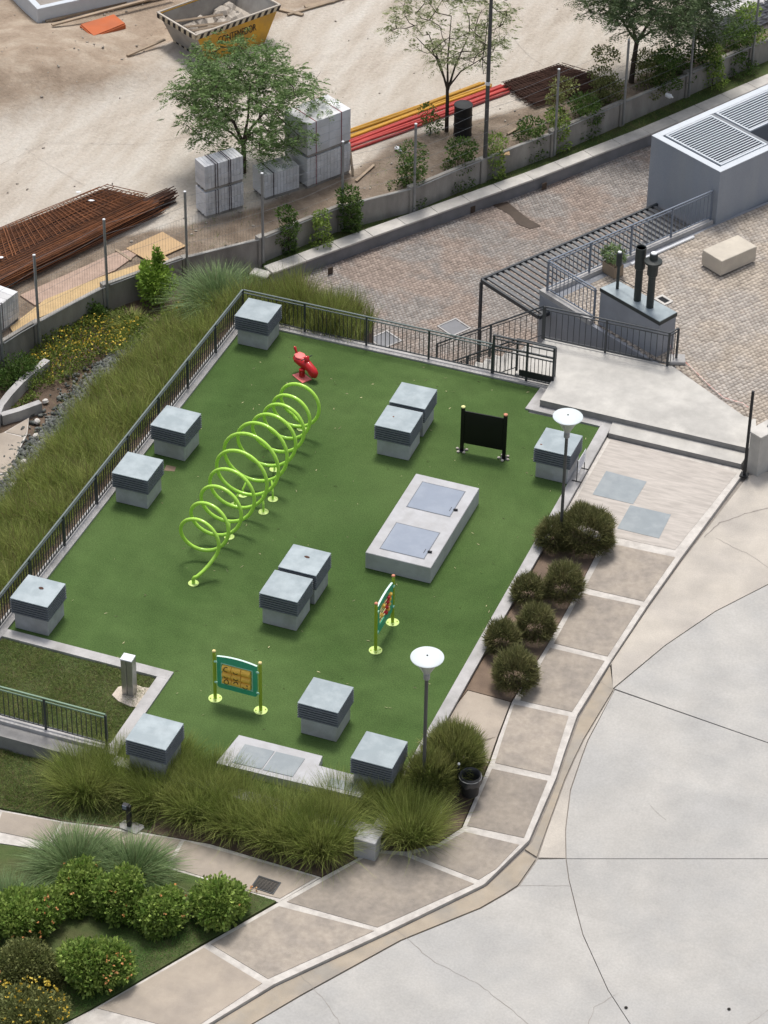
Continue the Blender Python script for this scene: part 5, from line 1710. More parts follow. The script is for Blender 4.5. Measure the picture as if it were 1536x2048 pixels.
# conduits
cA, cB, cC, cD = (-9.977, 19.946, -2.000), (-5.975, 26.497, -2.000), (-5.225, 25.708, -2.000), (-9.566, 20.009, -2.000)
dirv = Vector((cB[0] - cA[0], cB[1] - cA[1], 0)).normalized()
nrm = Vector((dirv.y, -dirv.x, 0))
st0 = Vector((-9.882, 21.918, -2.000))
en0 = Vector((-6.041, 26.431, -2.000))
n_ = 0
names_y = ['yellow conduit at the far side of the bundle', 'second yellow conduit from the far side', 'third yellow conduit from the far side', 'yellow conduit lying next to the red ones']
names_r = ['red conduit lying next to the yellow ones', 'second red conduit from the yellow ones', 'third red conduit from the yellow ones', 'fourth red conduit from the yellow ones', 'red conduit at the fence side of the bundle']
for k in range(9):
    off = nrm * (k * .132)
    a, b = st0 + off - dirv * .9, en0 + off + dirv * random.uniform(-.2, .25)
    if k < 4:
        lab, m_ = names_y[k], 'pipeyellow'
    else:
        lab, m_ = names_r[k - 4], 'pipered'
        b = b + dirv * .35
    Lp = (b - a).length
    pts = [(s * Lp / 6, .02 * math.sin(s * 1.3 + k), .052 + .035 * (k % 2) + .010 * math.sin(k * 2 + s)) for s in range(7)]
    o = ob('conduit_pipe', MB().tube(pts, .052, 10), MT[m_], None, (a.x, a.y, SITE), math.atan2(dirv.y, dirv.x), smooth=50)
    tag(o, lab + ' on the site ground', 'pipe', 'conduit pipes on the site')

# barrel
bb = (-6.298, 23.385, -2.000)
t = thing('oil_barrel', 'black steel barrel standing by the utility pole', 'barrel', (bb[0], bb[1], SITE))
ob('drum', MB().lathe([(.30, 0), (.31, .02), (.30, .05), (.30, .34), (.315, .36), (.30, .38), (.30, .70), (.315, .72), (.30, .74), (.30, 1.05), (.31, 1.08), (.31, 1.10)], 28), MT['barrel'], t, smooth=35)
ob('lid', MB().lathe([(.29, 1.085), (.01, 1.10)], 28), MT['barreltop'], t)
ob('lid', MB().lathe([(.285, 1.101), (.26, 1.105), (.01, 1.104)], 28), MT['barreltop'], t, smooth=40)

# utility pole
up_ = (-5.005, 21.927, -2.400)
t = thing('utility_pole', 'tall slim grey utility pole rising at the fence line', 'pole', (up_[0], up_[1], BED))
ob('shaft', MB().tube([(0, 0, 0), (0, 0, 2.5), (0, 0, 7.5)], [.075, .07, .055], 12), MT['pole'], t, smooth=50)
ob('hanging_cable', MB().tube([(-.08, 0, 6.0), (-.14, -.02, 5.0), (-.22, 0, 4.3), (-.16, .0, 3.9), (-.08, 0, 3.95)], .012, 5), MT['dark'], t)
ob('collar', MB().lathe([(.075, 3.55), (.08, 3.56), (.08, 3.66), (.075, 3.67)], 12), MT['white'], t)

# skip
sA, sB, sC = Vector((-18.121, 25.054, -0.700)), Vector((-16.194, 24.164, -0.700)), Vector((-14.456, 27.300, -0.700))
vx, vy = (sC - sB), (sA - sB)
sk = thing('skip', 'yellow rubble skip with black and white hazard edging and grey ends', 'skip', (sB.x, sB.y, SITE), math.atan2(vx.y, vx.x))
Lx, Ly, Hs = vx.length, vy.length, 1.3
sgn = 1
ins = [(.55, .12), (Lx - .55, .12), (Lx - .55, Ly - .12), (.55, Ly - .12)]
top = [(0, 0), (Lx, 0), (Lx, Ly), (0, Ly)]
mb = {}
for i, nm in enumerate(('long_side', 'end_plate', 'long_side', 'end_plate')):
    j = (i + 1) % 4
    q = [(*ins[i], .02), (*ins[j], .02), (*top[j], Hs), (*top[i], Hs)]
    nn_ = (Vector(q[1]) - Vector(q[0])).cross(Vector(q[3]) - Vector(q[0])).normalized() * -.04
    q2 = [tuple(Vector(p) + nn_) for p in q]
    m = MB().add(q + q2, [(0, 1, 2, 3), (7, 6, 5, 4), (0, 4, 5, 1), (1, 5, 6, 2), (2, 6, 7, 3), (3, 7, 4, 0)])
    ob(nm, m, MT['skipyellow'] if i % 2 == 0 else MT['skipgrey'], sk)
ob('floor', MB().prism(ins, .02, .06), MT['skipgrey'], sk)
# inner faces are dusty grey: liner plates just inside
for i in range(4):
    j = (i + 1) % 4
    cI = Vector((Lx / 2, Ly / 2, 0))
    q = [Vector((*ins[i], .08)), Vector((*ins[j], .08)), Vector((*top[j], Hs - .01)), Vector((*top[i], Hs - .01))]
    q = [p + (Vector((cI.x, cI.y, p.z)) - p).normalized() * .13 for p in q]
    ob('liner', MB().add([tuple(p) for p in q], [(0, 1, 2, 3)]), MT['skipgrey'], sk, fix=False)
# hazard band: alternating blocks
MT['hazblack'] = mat('hazard_black', (.035, .03, .028), var=.2, bump=0)
MT['hazcream'] = mat('hazard_cream', (.50, .43, .31), var=.15, bump=0)
nb = 26
for i in range(nb):
    x0_, x1_ = Lx * i / nb, Lx * (i + 1) / nb
    sk_ = .05
    m = MB().add([(x0_ - sk_, -.055, Hs - .15), (x1_ - sk_, -.055, Hs - .15), (x1_ + sk_, -.055, Hs + .01), (x0_ + sk_, -.055, Hs + .01),
                  (x0_ - sk_, -.02, Hs - .15), (x1_ - sk_, -.02, Hs - .15), (x1_ + sk_, -.02, Hs + .01), (x0_ + sk_, -.02, Hs + .01)],
                 [(0, 1, 2, 3), (7, 6, 5, 4), (0, 4, 5, 1), (3, 2, 6, 7), (1, 5, 6, 2), (0, 3, 7, 4)])
    ob('hazard_stripe', m, MT['hazblack' if i % 2 else 'hazcream'], sk)
nb = 14
for i in range(nb):
    y0_, y1_ = Ly * i / nb, Ly * (i + 1) / nb
    for zz, xx in ((Hs - .15, -.055), (.06, .50)):
        m = MB().box(xx, (y0_ + y1_) / 2, zz + .08, .035, (y1_ - y0_), .15)
        if zz > .5 or (.12 < y0_ and y1_ < Ly - .1):
            ob('hazard_stripe', m, MT['hazblack' if i % 2 else 'hazcream'], sk)
ob('rim', MB().box(Lx / 2, -.02, Hs + .03, Lx + .1, .07, .035).box(Lx / 2, Ly + .02, Hs + .03, Lx + .1, .07, .035).box(-.02, Ly / 2, Hs + .0285, .07, Ly - .03, .032).box(Lx + .02, Ly / 2, Hs + .0285, .07, Ly - .03, .032), MT['rubble'], sk)
for i in range(16):
    rr = random.uniform(.12, .34)
    px, py = random.uniform(.7, Lx - .7), random.uniform(.3, Ly - .3)
    m = MB().lathe([(.3 * rr, -.2), (rr, -.05), (rr * .8, .10), (.2 * rr, .2)], random.choice((5, 6, 7)))
    ro = ob('rubble', m, MT['rubble'], sk, (px, py, random.uniform(.60, .80)), random.uniform(0, 6))
    ro.rotation_euler = (random.uniform(-.5, .5), random.uniform(-.5, .5), random.uniform(0, 6))
ob('rubble_bed', MB().prism([(.35, .2), (Lx - .35, .2), (Lx - .35, Ly - .2), (.35, Ly - .2)], .60, .66), MT['rubble'], sk)
for (a, b) in (((.12, .5, 1.22), (Lx * .75, .35, .95)), ((.2, .9, 1.2), (Lx * .6, .6, .9)), ((.5, Ly - .2, .9), (Lx * .55, Ly * .5, 1.05))):
    ob('plank', MB().tube([a, b], .045, 4), MT['wood'], sk)
# stencilled lettering on the yellow side
cu = bpy.data.curves.new('lettering', 'FONT')
cu.body = "CONTENEDOR"
cu.size = .30
cu.extrude = .004
cu.space_character = 1.0
_tmp = bpy.data.objects.new('lettering_curve', cu)
col.objects.link(_tmp)
bpy.context.view_layer.update()
_me = bpy.data.meshes.new_from_object(_tmp.evaluated_get(bpy.context.evaluated_depsgraph_get()))
bpy.data.objects.remove(_tmp)
_me.materials.clear()
_me.materials.append(MT['hazblack'])
lt = bpy.data.objects.new('lettering', _me)
link(lt, sk)
sl_ = math.atan2(Hs, .12)
lt.rotation_euler = (sl_, 0, 0)
_fy = lambda z: .12 * (1 - (z - .02) / (Hs - .02))
lt.location = (.95, _fy(.66) - .048, .66)
lt.scale = (.8, 1.25, 1)

# far yard: concrete pit, timber, formwork
pA_, pB_, pC_ = Vector((-25.302, 26.280, -1.400)), Vector((-22.604, 24.996, -1.400)), Vector((-19.798, 28.255, -1.400))
t = thing('concrete_upstand', 'pale cast concrete upstand round a dark pit at the top left', 'concrete pit', (pB_.x, pB_.y, SITE), math.atan2((pC_ - pB_).y, (pC_ - pB_).x))
Lc = (pC_ - pB_).length
ob('near_wall', MB().box(Lc / 2, .11, .30, Lc, .22, .75, 0, .01), MT['boxtop'], t)
ob('side_wall', MB().box(.11, 2.2, .298, .22, 3.96, .74, 0, .01), MT['boxtop'], t)
ob('far_wall', MB().box(Lc / 2, 4.3, .30, Lc, .22, .75), MT['boxtop'], t)
ob('pit_floor', MB().box(Lc / 2, 2.2, .05, Lc - .45, 3.9, .05), MT['joint'], t)
for k, (u0, u1, lab) in enumerate((((110, 62), (330, 3), 'longest pale plank lying in front of the concrete upstand'), ((100, 48), (320, -8), 'pale plank lying hard against the concrete upstand'), ((150, 48), (360, -6), 'pale plank lying between two others by the concrete upstand'), ((215, 24), (345, -12), 'short dark plank lying on the far side of the planks'))):
    pass
for a, b, lab in (((-21.938, 24.744, -2.000), (-19.092, 28.580, -2.000), 'longest pale plank on the ground in front of the concrete upstand'), ((-22.381, 25.135, -2.000), (-19.862, 28.347, -2.000), 'pale plank on the ground hard against the concrete upstand'), ((-21.163, 26.548, -2.000), (-18.907, 29.254, -2.000), 'grey plank on the ground between upstand and orange panel')):
    d = Vector(b) - Vector(a)
    o = ob('plank', MB().box(d.length / 2, 0, .05, d.length, .13, .06), MT['wood'], None, (a[0], a[1], max(yz(a), yz(b), yz(((a[0] + b[0]) / 2, (a[1] + b[1]) / 2))) + .03), math.atan2(d.y, d.x))
    tag(o, lab, 'plank', 'planks by the concrete upstand')
fo = [(-21.053, 25.200, -1.850), (-20.316, 26.326, -1.850), (-19.671, 25.851, -1.850), (-20.263, 24.590, -1.850)]
t = thing('formwork_panel', 'orange formwork panel with timber edges lying on the dirt', 'panel', (fo[0][0], fo[0][1], sum(yz(p) for p in fo) / 4 - SITE - .06))
ob('face_sheet', MB().prism([(p[0] - fo[0][0], p[1] - fo[0][1]) for p in fo], SITE + .15, SITE + .20), MT['orangeform'], t)
for i, j in ((0, 3), (3, 2)):
    a, b = fo[i], fo[j]
    d = Vector(b) - Vector(a)
    ob('edge_timber', MB().box(d.length / 2, 0, 0, d.length, .08, .16), MT['orangeform'], t, (a[0] - fo[0][0], a[1] - fo[0][1], SITE + .08), math.atan2(d.y, d.x))
# plywood sheet, offcut and boards by the fence
pw = [(-13.446, 12.542, -1.900), (-12.812, 13.863, -1.900), (-11.796, 13.373, -1.900), (-12.432, 12.098, -1.900)]
tag(ob('plywood_sheet', MB().prism([(p[0], p[1]) for p in pw], SITE + .05, SITE + .075), MT['ply'], None), 'warm plywood sheet lying behind the bright green shrub', 'plywood')
pw = [(-4.932, 22.705, -1.900), (-4.519, 22.910, -1.900), (-4.361, 22.547, -1.900), (-4.757, 22.349, -1.900)]
tag(ob('plywood_offcut', MB().prism([(p[0], p[1]) for p in pw], SITE + .05, SITE + .075), MT['ply'], None), 'small plywood offcut lying near the foot of the utility pole', 'plywood')
sand = [(-14.235, 7.846, -1.950), (-13.637, 8.985, -1.950), (-13.168, 10.085, -1.950), (-12.249, 11.695, -1.950), (-11.794, 12.351, -1.950), (-12.163, 12.611, -1.950), (-13.474, 10.731, -1.950), (-14.452, 8.956, -1.950), (-14.736, 7.201, -1.950), (-14.391, 6.843, -1.950)]
sheet('sand_strip', sand, flat(SITE + .07), mat('sand', (.50, .36, .19), var=.15, scale=4, bump=.4, bscale=30), .1, cuts=(), kind='structure')
pave = [(-15.271, 8.926, -1.950), (-13.670, 12.220, -1.950), (-12.859, 13.029, -1.950), (-13.236, 11.294, -1.950), (-14.605, 8.592, -1.950)]
sheet('brick_strip', pave, flat(SITE + .05), mat('pink_dust', (.40, .29, .23), var=.2, scale=5, bump=.4, bscale=20), .1, cuts=(), kind='structure')
for a, b, w_, lab in (((-13.705, 12.365, -1.950), (-13.030, 12.005, -1.950), .09, 'pale board edge lying beside the plywood sheet'), ((-8.396, 19.104, -1.950), (-8.232, 20.283, -1.950), .09, 'loose pale board lying on bare soil by the tall pallet stack'), ((-4.895, 23.862, -1.950), (-4.589, 24.756, -1.950), .09, 'loose pale stick lying on soil right of the utility pole')):
    d = Vector(b) - Vector(a)
    o = ob('board', MB().box(d.length / 2, 0, .03, d.length, w_, .04), MT['wood'], None, (a[0], a[1], SITE + .02), math.atan2(d.y, d.x))
    tag(o, lab, 'board', 'loose boards on the site')
for a, b, w_, lab in (((-15.351, 29.340, -1.950), (-14.358, 29.246, -1.950), .16, 'short pale board lying just right of the skip'), ((-14.863, 29.038, -1.950), (-13.476, 31.045, -1.950), .10, 'long reddish-brown board lying right of the skip'), ((-14.527, 29.848, -1.950), (-13.751, 30.676, -1.950), .20, 'wide brown board at the top edge right of the skip'), ((-18.518, 23.565, -1.950), (-17.819, 25.122, -1.950), .10, 'weathered board lying on the dirt left of the skip')):
    d = Vector(b) - Vector(a)
    o = ob('board', MB().box(d.length / 2, 0, .03, d.length, w_, .05), MT['wood'], None, (a[0], a[1], max(yz(a), yz(b)) + .02), math.atan2(d.y, d.x))
    tag(o, lab, 'board', 'loose boards on the site')
a, b = Vector((-8.633, 19.447, -2.000)), Vector((-9.079, 19.557, -1.200))
tag(ob('prop_board', MB().tube([(a.x, a.y, SITE + .02), (a.x - .28, a.y + .35, SITE + 1.0)], .045, 4), MT['wood'], None), 'timber prop leaning against the tall pallet stack', 'prop')
for uv, lab, sc__ in (((-7.844, 21.503, -1.950), 'white plastic bottle lying on soil left of the barrel', 1.0), ((-0.681, 28.364, -2.000), 'crumpled white plastic bag in weeds near the dark tree', 1.0)):
    m = MB()
    n3 = 9
    prof = [(.02, -.14), (.06, -.10), (.065, .04), (.03, .09), (.02, .14)]
    m.lathe(prof, n3)
    o = ob('plastic_litter', m, MT['white'] if sc__ < 1.2 else MT['plastic_sheet'], None, (uv[0], uv[1], SITE + .08), .5, smooth=50)
    o.rotation_euler = (R(85), 0, R(60))
    o.scale = (1.3 * sc__, 1.3 * sc__, 1.3 * sc__)
    tag(o, lab, 'litter')
for uv, lab in (((-15.847, 14.224, -1.420), 'white paper scrap on the far part of the rusty rebar mats'), ((-15.244, 13.903, -1.420), 'white paper scrap on the near part of the rusty rebar mats'), ((-16.298, 9.804, -1.420), 'white scrap at the left picture edge on the rebar')):
    pp_ = [(.10 * random.uniform(.6, 1.1) * math.cos(q_ * 1.05), .06 * random.uniform(.6, 1.1) * math.sin(q_ * 1.05)) for q_ in range(6)]
    tag(ob('paper_scrap', MB().prism(pp_, 0, .012), MT['white'], None, (uv[0], uv[1], uv[2] + .05), .4), lab, 'paper scrap', 'paper scraps on the rebar')

# cement bags in a stack at the top right
def bagmesh():
    m = MB()
    nx3, ny3 = 8, 5
    vs, fs = [], []
    for s in (1, -1):
        for i in range(nx3 + 1):
            for j in range(ny3 + 1):
                u_, v_ = i / nx3 * 2 - 1, j / ny3 * 2 - 1
                e = max(0, (1 - abs(u_) ** 4)) ** .5 * max(0, (1 - abs(v_) ** 4)) ** .5
                vs.append((u_ * .36, v_ * .23, s * .065 * e))
    k = (nx3 + 1) * (ny3 + 1)
    for s in (0, 1):
        for i in range(nx3):
            for j in range(ny3):
                a = s * k + i * (ny3 + 1) + j
                q = (a, a + ny3 + 1, a + ny3 + 2, a + 1)
                fs.append(q if s == 0 else q[::-1])
    me_ = m.add(vs, fs).mesh('cement_bag', 60)
    me_.materials.append(MT['bag'])
    return me_


bgm = bagmesh()
bs = Vector((-0.233, 32.624, -2.000))
bdx = Vector((.5, .866, 0))
bdy = Vector((-.866, .5, 0))
rows_words = ['lowest', 'second', 'third', 'fourth', 'fifth', 'sixth', 'seventh', 'eighth', 'ninth']
colw = ['at the near corner', 'second along', 'third along', 'fourth along', 'fifth along']
for lv in range(9):
    for c in range(5):
        for dpt in range(2):
            p = bs + bdx * (.42 + c * .74 + (.2 if lv % 2 else 0)) + bdy * (.24 + dpt * .48)
            o = ob('cement_bag', bgm, None, None, (p.x + random.uniform(-.03, .03), p.y + random.uniform(-.03, .03), SITE + .12 + lv * .115), R(60) + random.uniform(-.08, .08))
            tag(o, 'grey cement bag in the %s layer of the stack, %s, %s row' % (rows_words[lv], colw[c], 'front' if dpt == 0 else 'back'), 'cement bag', 'cement bags stacked at the top right')

# ------------------------------------------------------------------ left lower garden walls, path, rocks
def curvewall(label, pts, w, h, z, m='kerb'):
    P = [(p[0], p[1]) for p in pts]
    a, b = P, offs(P, w)
    mb = MB()
    o0 = P[0]
    n4 = len(P)
    vs = []
    for (p, q) in zip(a, b):
        vs += [(p[0] - o0[0], p[1] - o0[1], 0), (p[0] - o0[0], p[1] - o0[1], h), (q[0] - o0[0], q[1] - o0[1], h), (q[0] - o0[0], q[1] - o0[1], 0)]
    fs = [(0, 1, 2, 3), tuple(4 * (n4 - 1) + k for k in (3, 2, 1, 0))]
    for i in range(n4 - 1):
        for k in range(4):
            fs.append((4 * i + k, 4 * i + (k + 1) % 4, 4 * i + 4 + (k + 1) % 4, 4 * i + 4 + k))
    o = ob('low_wall', mb.add(vs, fs), MT[m], None, (o0[0], o0[1], z))
    return tag(o, label, 'wall')


curvewall('curved low concrete wall sweeping round the flower bed at left', [(-12.851, 2.403, -2.400), (-13.185, 3.339, -2.400), (-13.361, 4.031, -2.400), (-13.389, 4.627, -2.400), (-13.372, 5.331, -2.400), (-13.277, 6.019, -2.400), (-13.173, 6.632, -2.400)], .22, .42, BED - .05)
curvewall('short straight low concrete wall joining the rocks at left', [(-13.171, 3.562, -2.400), (-12.822, 3.975, -2.400), (-12.419, 4.577, -2.400)], .20, .40, BED - .05)
lp = sheet('lower_path', [(-14.266, 1.793, -2.720), (-13.184, 2.761, -2.720), (-12.947, 3.232, -2.720), (-12.628, 4.119, -2.720), (-12.309, 3.382, -2.720), (-12.128, 2.391, -2.720), (-11.861, 1.455, -2.720), (-11.608, 0.281, -2.720), (-12.068, -2.369, -2.720)], flat(BED + .075), MT['pathwhite'], .1, cuts=(), kind='structure')
for q in ([(-12.909, 3.220, -2.720), (-12.619, 4.068, -2.720), (-12.357, 3.416, -2.720), (-12.345, 3.233, -2.720)], [(-14.005, 1.898, -2.720), (-12.951, 3.177, -2.720), (-12.325, 3.161, -2.720), (-12.155, 2.380, -2.720), (-11.879, 1.552, -2.720), (-13.327, 0.607, -2.720)], [(-13.238, 0.438, -2.720), (-11.840, 1.412, -2.720), (-11.608, 0.281, -2.720), (-12.027, -1.869, -2.720)]):
    sheet('path_slab', q, flat(BED + .09), MT['panel_lt'], .02, 0, parent=lp, cuts=())
# rip-rap stones on the bank foot
Nr = 3600
edge_y = np.linspace(-4, 9.2, 60)
ry_ = rng.uniform(-4.5, 9.0, Nr)
xc = np.interp(ry_, [-4.5, 0.5, 2.7, 5.3, 7.6, 9.0], [-11.2, -11.55, -11.7, -11.75, -11.55, -10.9])
rx_ = xc + rng.normal(0, .36, Nr) + .10
rz_ = np.array([ze(x, y) for x, y in zip(rx_, ry_)])
base_v = np.array([(1, 0, 0), (0, 1, 0), (-1, 0, 0), (0, -1, 0), (0, 0, 1), (0, 0, -1), (.7, .7, .5), (-.7, -.6, .55)], float)
base_f = np.array([(0, 6, 4), (6, 1, 4), (1, 2, 4), (2, 7, 4), (7, 3, 4), (3, 0, 4), (0, 1, 6), (2, 3, 7), (1, 0, 5), (2, 1, 5), (3, 2, 5), (0, 3, 5)])
sc3 = rng.uniform(.03, .095, (Nr, 1)) * rng.uniform(.6, 1.3, (Nr, 3))
ang = rng.uniform(0, 6.28, Nr)
Vv = base_v[None] * sc3[:, None, :] * rng.uniform(.7, 1.25, (Nr, 8, 1))
Vr = np.empty_like(Vv)
Vr[..., 0] = Vv[..., 0] * np.cos(ang)[:, None] - Vv[..., 1] * np.sin(ang)[:, None] + rx_[:, None]
Vr[..., 1] = Vv[..., 0] * np.sin(ang)[:, None] + Vv[..., 1] * np.cos(ang)[:, None] + ry_[:, None]
Vr[..., 2] = Vv[..., 2] + rz_[:, None] + .05
Fr = (np.arange(Nr)[:, None, None] * 8 + base_f[None]).reshape(-1, 3)
ro = ob('bank_stones', npmesh('bank_stones', Vr.reshape(-1, 3), Fr, MT['rock']), None)
tag(ro, 'grey broken stones laid along the foot of the grassy bank', 'stones', None, 'stuff')

for uv, w_ in (((-12.536, 5.008, -2.650), 'beside the short low wall'), ((-12.310, 4.002, -2.650), 'nearest the tip of the path slab'), ((-12.014, 3.339, -2.650), 'above the second slab joint'), ((-11.587, 1.757, -2.400), 'half way down the stone strip'), ((-11.153, 1.046, -2.138), 'just below the middle of the stone strip'), ((-11.186, 0.376, -2.158), 'at the last slab corner'), ((-10.348, -0.713, -1.651), 'near the grass at the lower end')):
    m = MB().lathe([(.03, -.05), (.10, -.02), (.085, .05), (.03, .08)], 7)
    o = ob('pale_stone', m, MT['rockpale'], None, uv, random.uniform(0, 6))
    o.rotation_euler = (random.uniform(-.4, .4), random.uniform(-.4, .4), random.uniform(0, 6))
    tag(o, 'whitish stone among the grey bank stones, ' + w_, 'stone', 'pale stones on the bank')



# ------------------------------------------------------------------ plants
def blades(P, D, Lg, Wd, droop, seg=3):
    """P base points (n,3), D unit directions (n,3), Lg lengths, Wd widths, droop amount -> V,F of tapered strips"""
    n = len(P)
    side = np.cross(D, np.array([0, 0, 1.0])) + rng.normal(0, .35, (n, 3))
    side /= np.linalg.norm(side, axis=1, keepdims=True) + 1e-9
    out_ = D.copy()
    out_[:, 2] = 0
    V = np.zeros((n, (seg + 1) * 2, 3))
    for k in range(seg + 1):
        s = k / seg
        c = P + D * (Lg * s)[:, None]
        c = c + out_ * (droop * Lg * s * s * .6)[:, None]
        c[:, 2] -= droop * Lg * s * s * .55
        w = Wd * (1 - s) ** .6 * .5 + .0008
        V[:, 2 * k] = c - side * w[:, None]
        V[:, 2 * k + 1] = c + side * w[:, None]
    f0 = np.array([(2 * k, 2 * k + 1, 2 * k + 3, 2 * k + 2) for k in range(seg)])
    F = (np.arange(n)[:, None, None] * (seg + 1) * 2 + f0[None]).reshape(-1, 4)
    return V.reshape(-1, 3), F


def leaves(P, D, Lg, Wd, fold=.25):
    n = len(P)
    a = rng.normal(0, 1, (n, 3))
    side = np.cross(D, a)
    side /= np.linalg.norm(side, axis=1, keepdims=True) + 1e-9
    up = np.cross(side, D)
    V = np.zeros((n, 4, 3))
    V[:, 0] = P
    V[:, 1] = P + D * (Lg * .5)[:, None] + side * (Wd * .5)[:, None] + up * (Wd * fold)[:, None]
    V[:, 2] = P + D * Lg[:, None]
    V[:, 3] = P + D * (Lg * .5)[:, None] - side * (Wd * .5)[:, None] + up * (Wd * fold)[:, None]
    F = np.arange(n * 4).reshape(n, 4)
    return V.reshape(-1, 3), F


def unit(n):
    d = rng.normal(0, 1, (n, 3))
    return d / np.linalg.norm(d, axis=1, keepdims=True)


def grass_clump_mesh(n, rad, h, w, lean, droop, mname, spread=1.0):
    a = rng.uniform(0, 6.283, n)
    r = rad * np.sqrt(rng.uniform(0, 1, n)) * .55
    P = np.stack([r * np.cos(a), r * np.sin(a), np.zeros(n)], -1)
    la = a + rng.normal(0, .5, n)
    ln = np.clip(rng.normal(lean, .22, n) * (r / rad / .55) * spread + rng.uniform(0, .15, n), 0, 1.4)
    D = np.stack([np.sin(ln) * np.cos(la), np.sin(ln) * np.sin(la), np.cos(ln)], -1)
    Lg = h * rng.uniform(.55, 1.1, n)
    V, F = blades(P, D, Lg, w * rng.uniform(.6, 1.3, n), droop * rng.uniform(.4, 1.4, n))
    V[:, 2] = np.maximum(V[:, 2], -.02)
    return npmesh('blades', V, F, LF[mname])


def needle_bush_mesh(n, rx, rz, mname, length=.16, w=.012, up=.55, zc=None):
    """rounded bush: short upright needles spread through an egg-shaped volume"""
    d = unit(n)
    d[:, 2] = np.abs(d[:, 2]) * 1.0 - .35
    d /= np.linalg.norm(d, axis=1, keepdims=True)
    rr = rng.uniform(.35, 1.0, n) ** .45
    lump = 1 + .10 * np.sin(d[:, 0] * 5 + 1) * np.sin(d[:, 1] * 6) + .06 * np.sin(d[:, 2] * 9 + d[:, 0] * 7)
    P = d * (rr * lump)[:, None] * np.array([rx, rx, rz])
    P[:, 2] += rz * .55 if zc is None else zc
    P[:, 2] = np.maximum(P[:, 2], .02)
    D = d * .6 + np.array([0, 0, up]) + rng.normal(0, .35, (n, 3))
    D /= np.linalg.norm(D, axis=1, keepdims=True)
    V, F = blades(P, D, length * rng.uniform(.6, 1.4, n), w * rng.uniform(.7, 1.3, n), np.full(n, .1), 2)
    return npmesh('needles', V, F, LF[mname])


def leaf_bush_mesh(n, rx, ry, rz, mname, lsize=.07, zc=.5, hollow=.4, lump_a=.14):
    d = unit(n)
    rr = rng.uniform(hollow, 1.0, n) ** .5
    # several overlapping lobes give the bush an uneven outline
    nlobe = 9
    cl = unit(nlobe) * rng.uniform(.30, .62, (nlobe, 1))
    cl[0] = 0
    rl = rng.uniform(.34, .56, nlobe)
    rl[0] = .72
    kk_ = rng.choice(nlobe, n, p=rl ** 2 / (rl ** 2).sum())
    lump = 1 + lump_a * np.sin(d[:, 0] * 6 + 2) * np.sin(d[:, 1] * 7 + 1)
    P = (cl[kk_] + d * (rr * lump * rl[kk_])[:, None]) * np.array([rx, ry, rz])
    P[:, 2] += rz * zc * 2 * .5 + rz * .1
    P[:, 2] = np.maximum(P[:, 2], .03)
    D = d + rng.normal(0, .6, (n, 3)) + np.array([0, 0, .35])
    D /= np.linalg.norm(D, axis=1, keepdims=True)
    L_ = lsize * rng.uniform(.5, 1.5, n)
    V, F = leaves(P, D, L_, L_ * .62)
    return npmesh('foliage', V, F, LF[mname])


def flowers_mesh(n, rx, ry, rz, zc, mname, size=.045, only=None):
    d = unit(n)
    d[:, 2] = np.abs(d[:, 2]) * .9 + .05
    if only is not None:
        d[:, :2] = d[:, :2] * .5 + np.array(only)
    d /= np.linalg.norm(d, axis=1, keepdims=True)
    P = d * rng.uniform(.95, 1.12, (n, 1)) * np.array([rx, ry, rz])
    P[:, 2] += zc
    parts = []
    for k in range(3):
        D = d + rng.normal(0, .8, (n, 3))
        D /= np.linalg.norm(D, axis=1, keepdims=True)
        L_ = size * rng.uniform(.7, 1.3, n)
        parts.append(leaves(P, D, L_, L_ * .9))
    V, F = joinVF(parts)
    return npmesh('flowers', V, F, LF[mname])


stem_m = MB().tube([(0, 0, -.05), (.01, 0, .12), (0, .01, .28)], [.035, .03, .02], 7).mesh('stem')
stem_m.materials.append(MT['bark'])

# ---- dark rounded bushes between kerb and pavement
bushes = [
    ((4.978, 0.883, -0.060), .74, 1.12, 'largest dark round bush beside the far lamp and the steel covers'),
    ((4.259, 0.525, -0.060), .42, .90, 'small dark bush squeezed between the far lamp and the kerb'),
    ((5.161, -1.417, -0.060), .46, 1.10, 'dark round bush just below the far lamp bush, nearest the first slabs'),
    ((4.379, -1.883, -0.060), .38, .80, 'dark bush against the kerb at the upper end of the planter row'),
    ((5.008, -3.173, -0.060), .44, 1.00, 'dark round bush in the middle of the planter row, on the pavement side'),
    ((4.407, -3.959, -0.060), .40, .90, 'dark ragged bush against the kerb at the lower end of the planter row'),
    ((5.146, -5.141, -0.060), .50, 1.10, 'dark round bush at the near end of the planter row by bare soil'),
    ((4.782, -8.497, -0.190), .68, 1.20, 'wide dark grassy bush behind the litter bin'),
    ((4.531, -9.297, -0.259), .52, 1.15, 'dark grassy bush hugging the near lamp post'),
]
for p, r_, h_, lab in bushes:
    t = thing('round_bush', lab, 'bush', p, random.uniform(0, 6), 'dark round bushes along the kerb')
    grassy = 'grassy' in lab
    ob('foliage', needle_bush_mesh(int(9500 * (r_ / .6) ** 2), r_ * (1.0 if not grassy else .9), h_ * .66, 'bushdark' if not grassy else 'fountain_dk', .15 if not grassy else .34,   .016 if not grassy else .015, .6 if not grassy else 1.0), None, t)
    ob('dry_stems', needle_bush_mesh(int(900 * (r_ / .6) ** 2), r_ * .95, h_ * .52, 'brown', .16, .012, .5), None, t)
    ob('stem', stem_m, None, t)

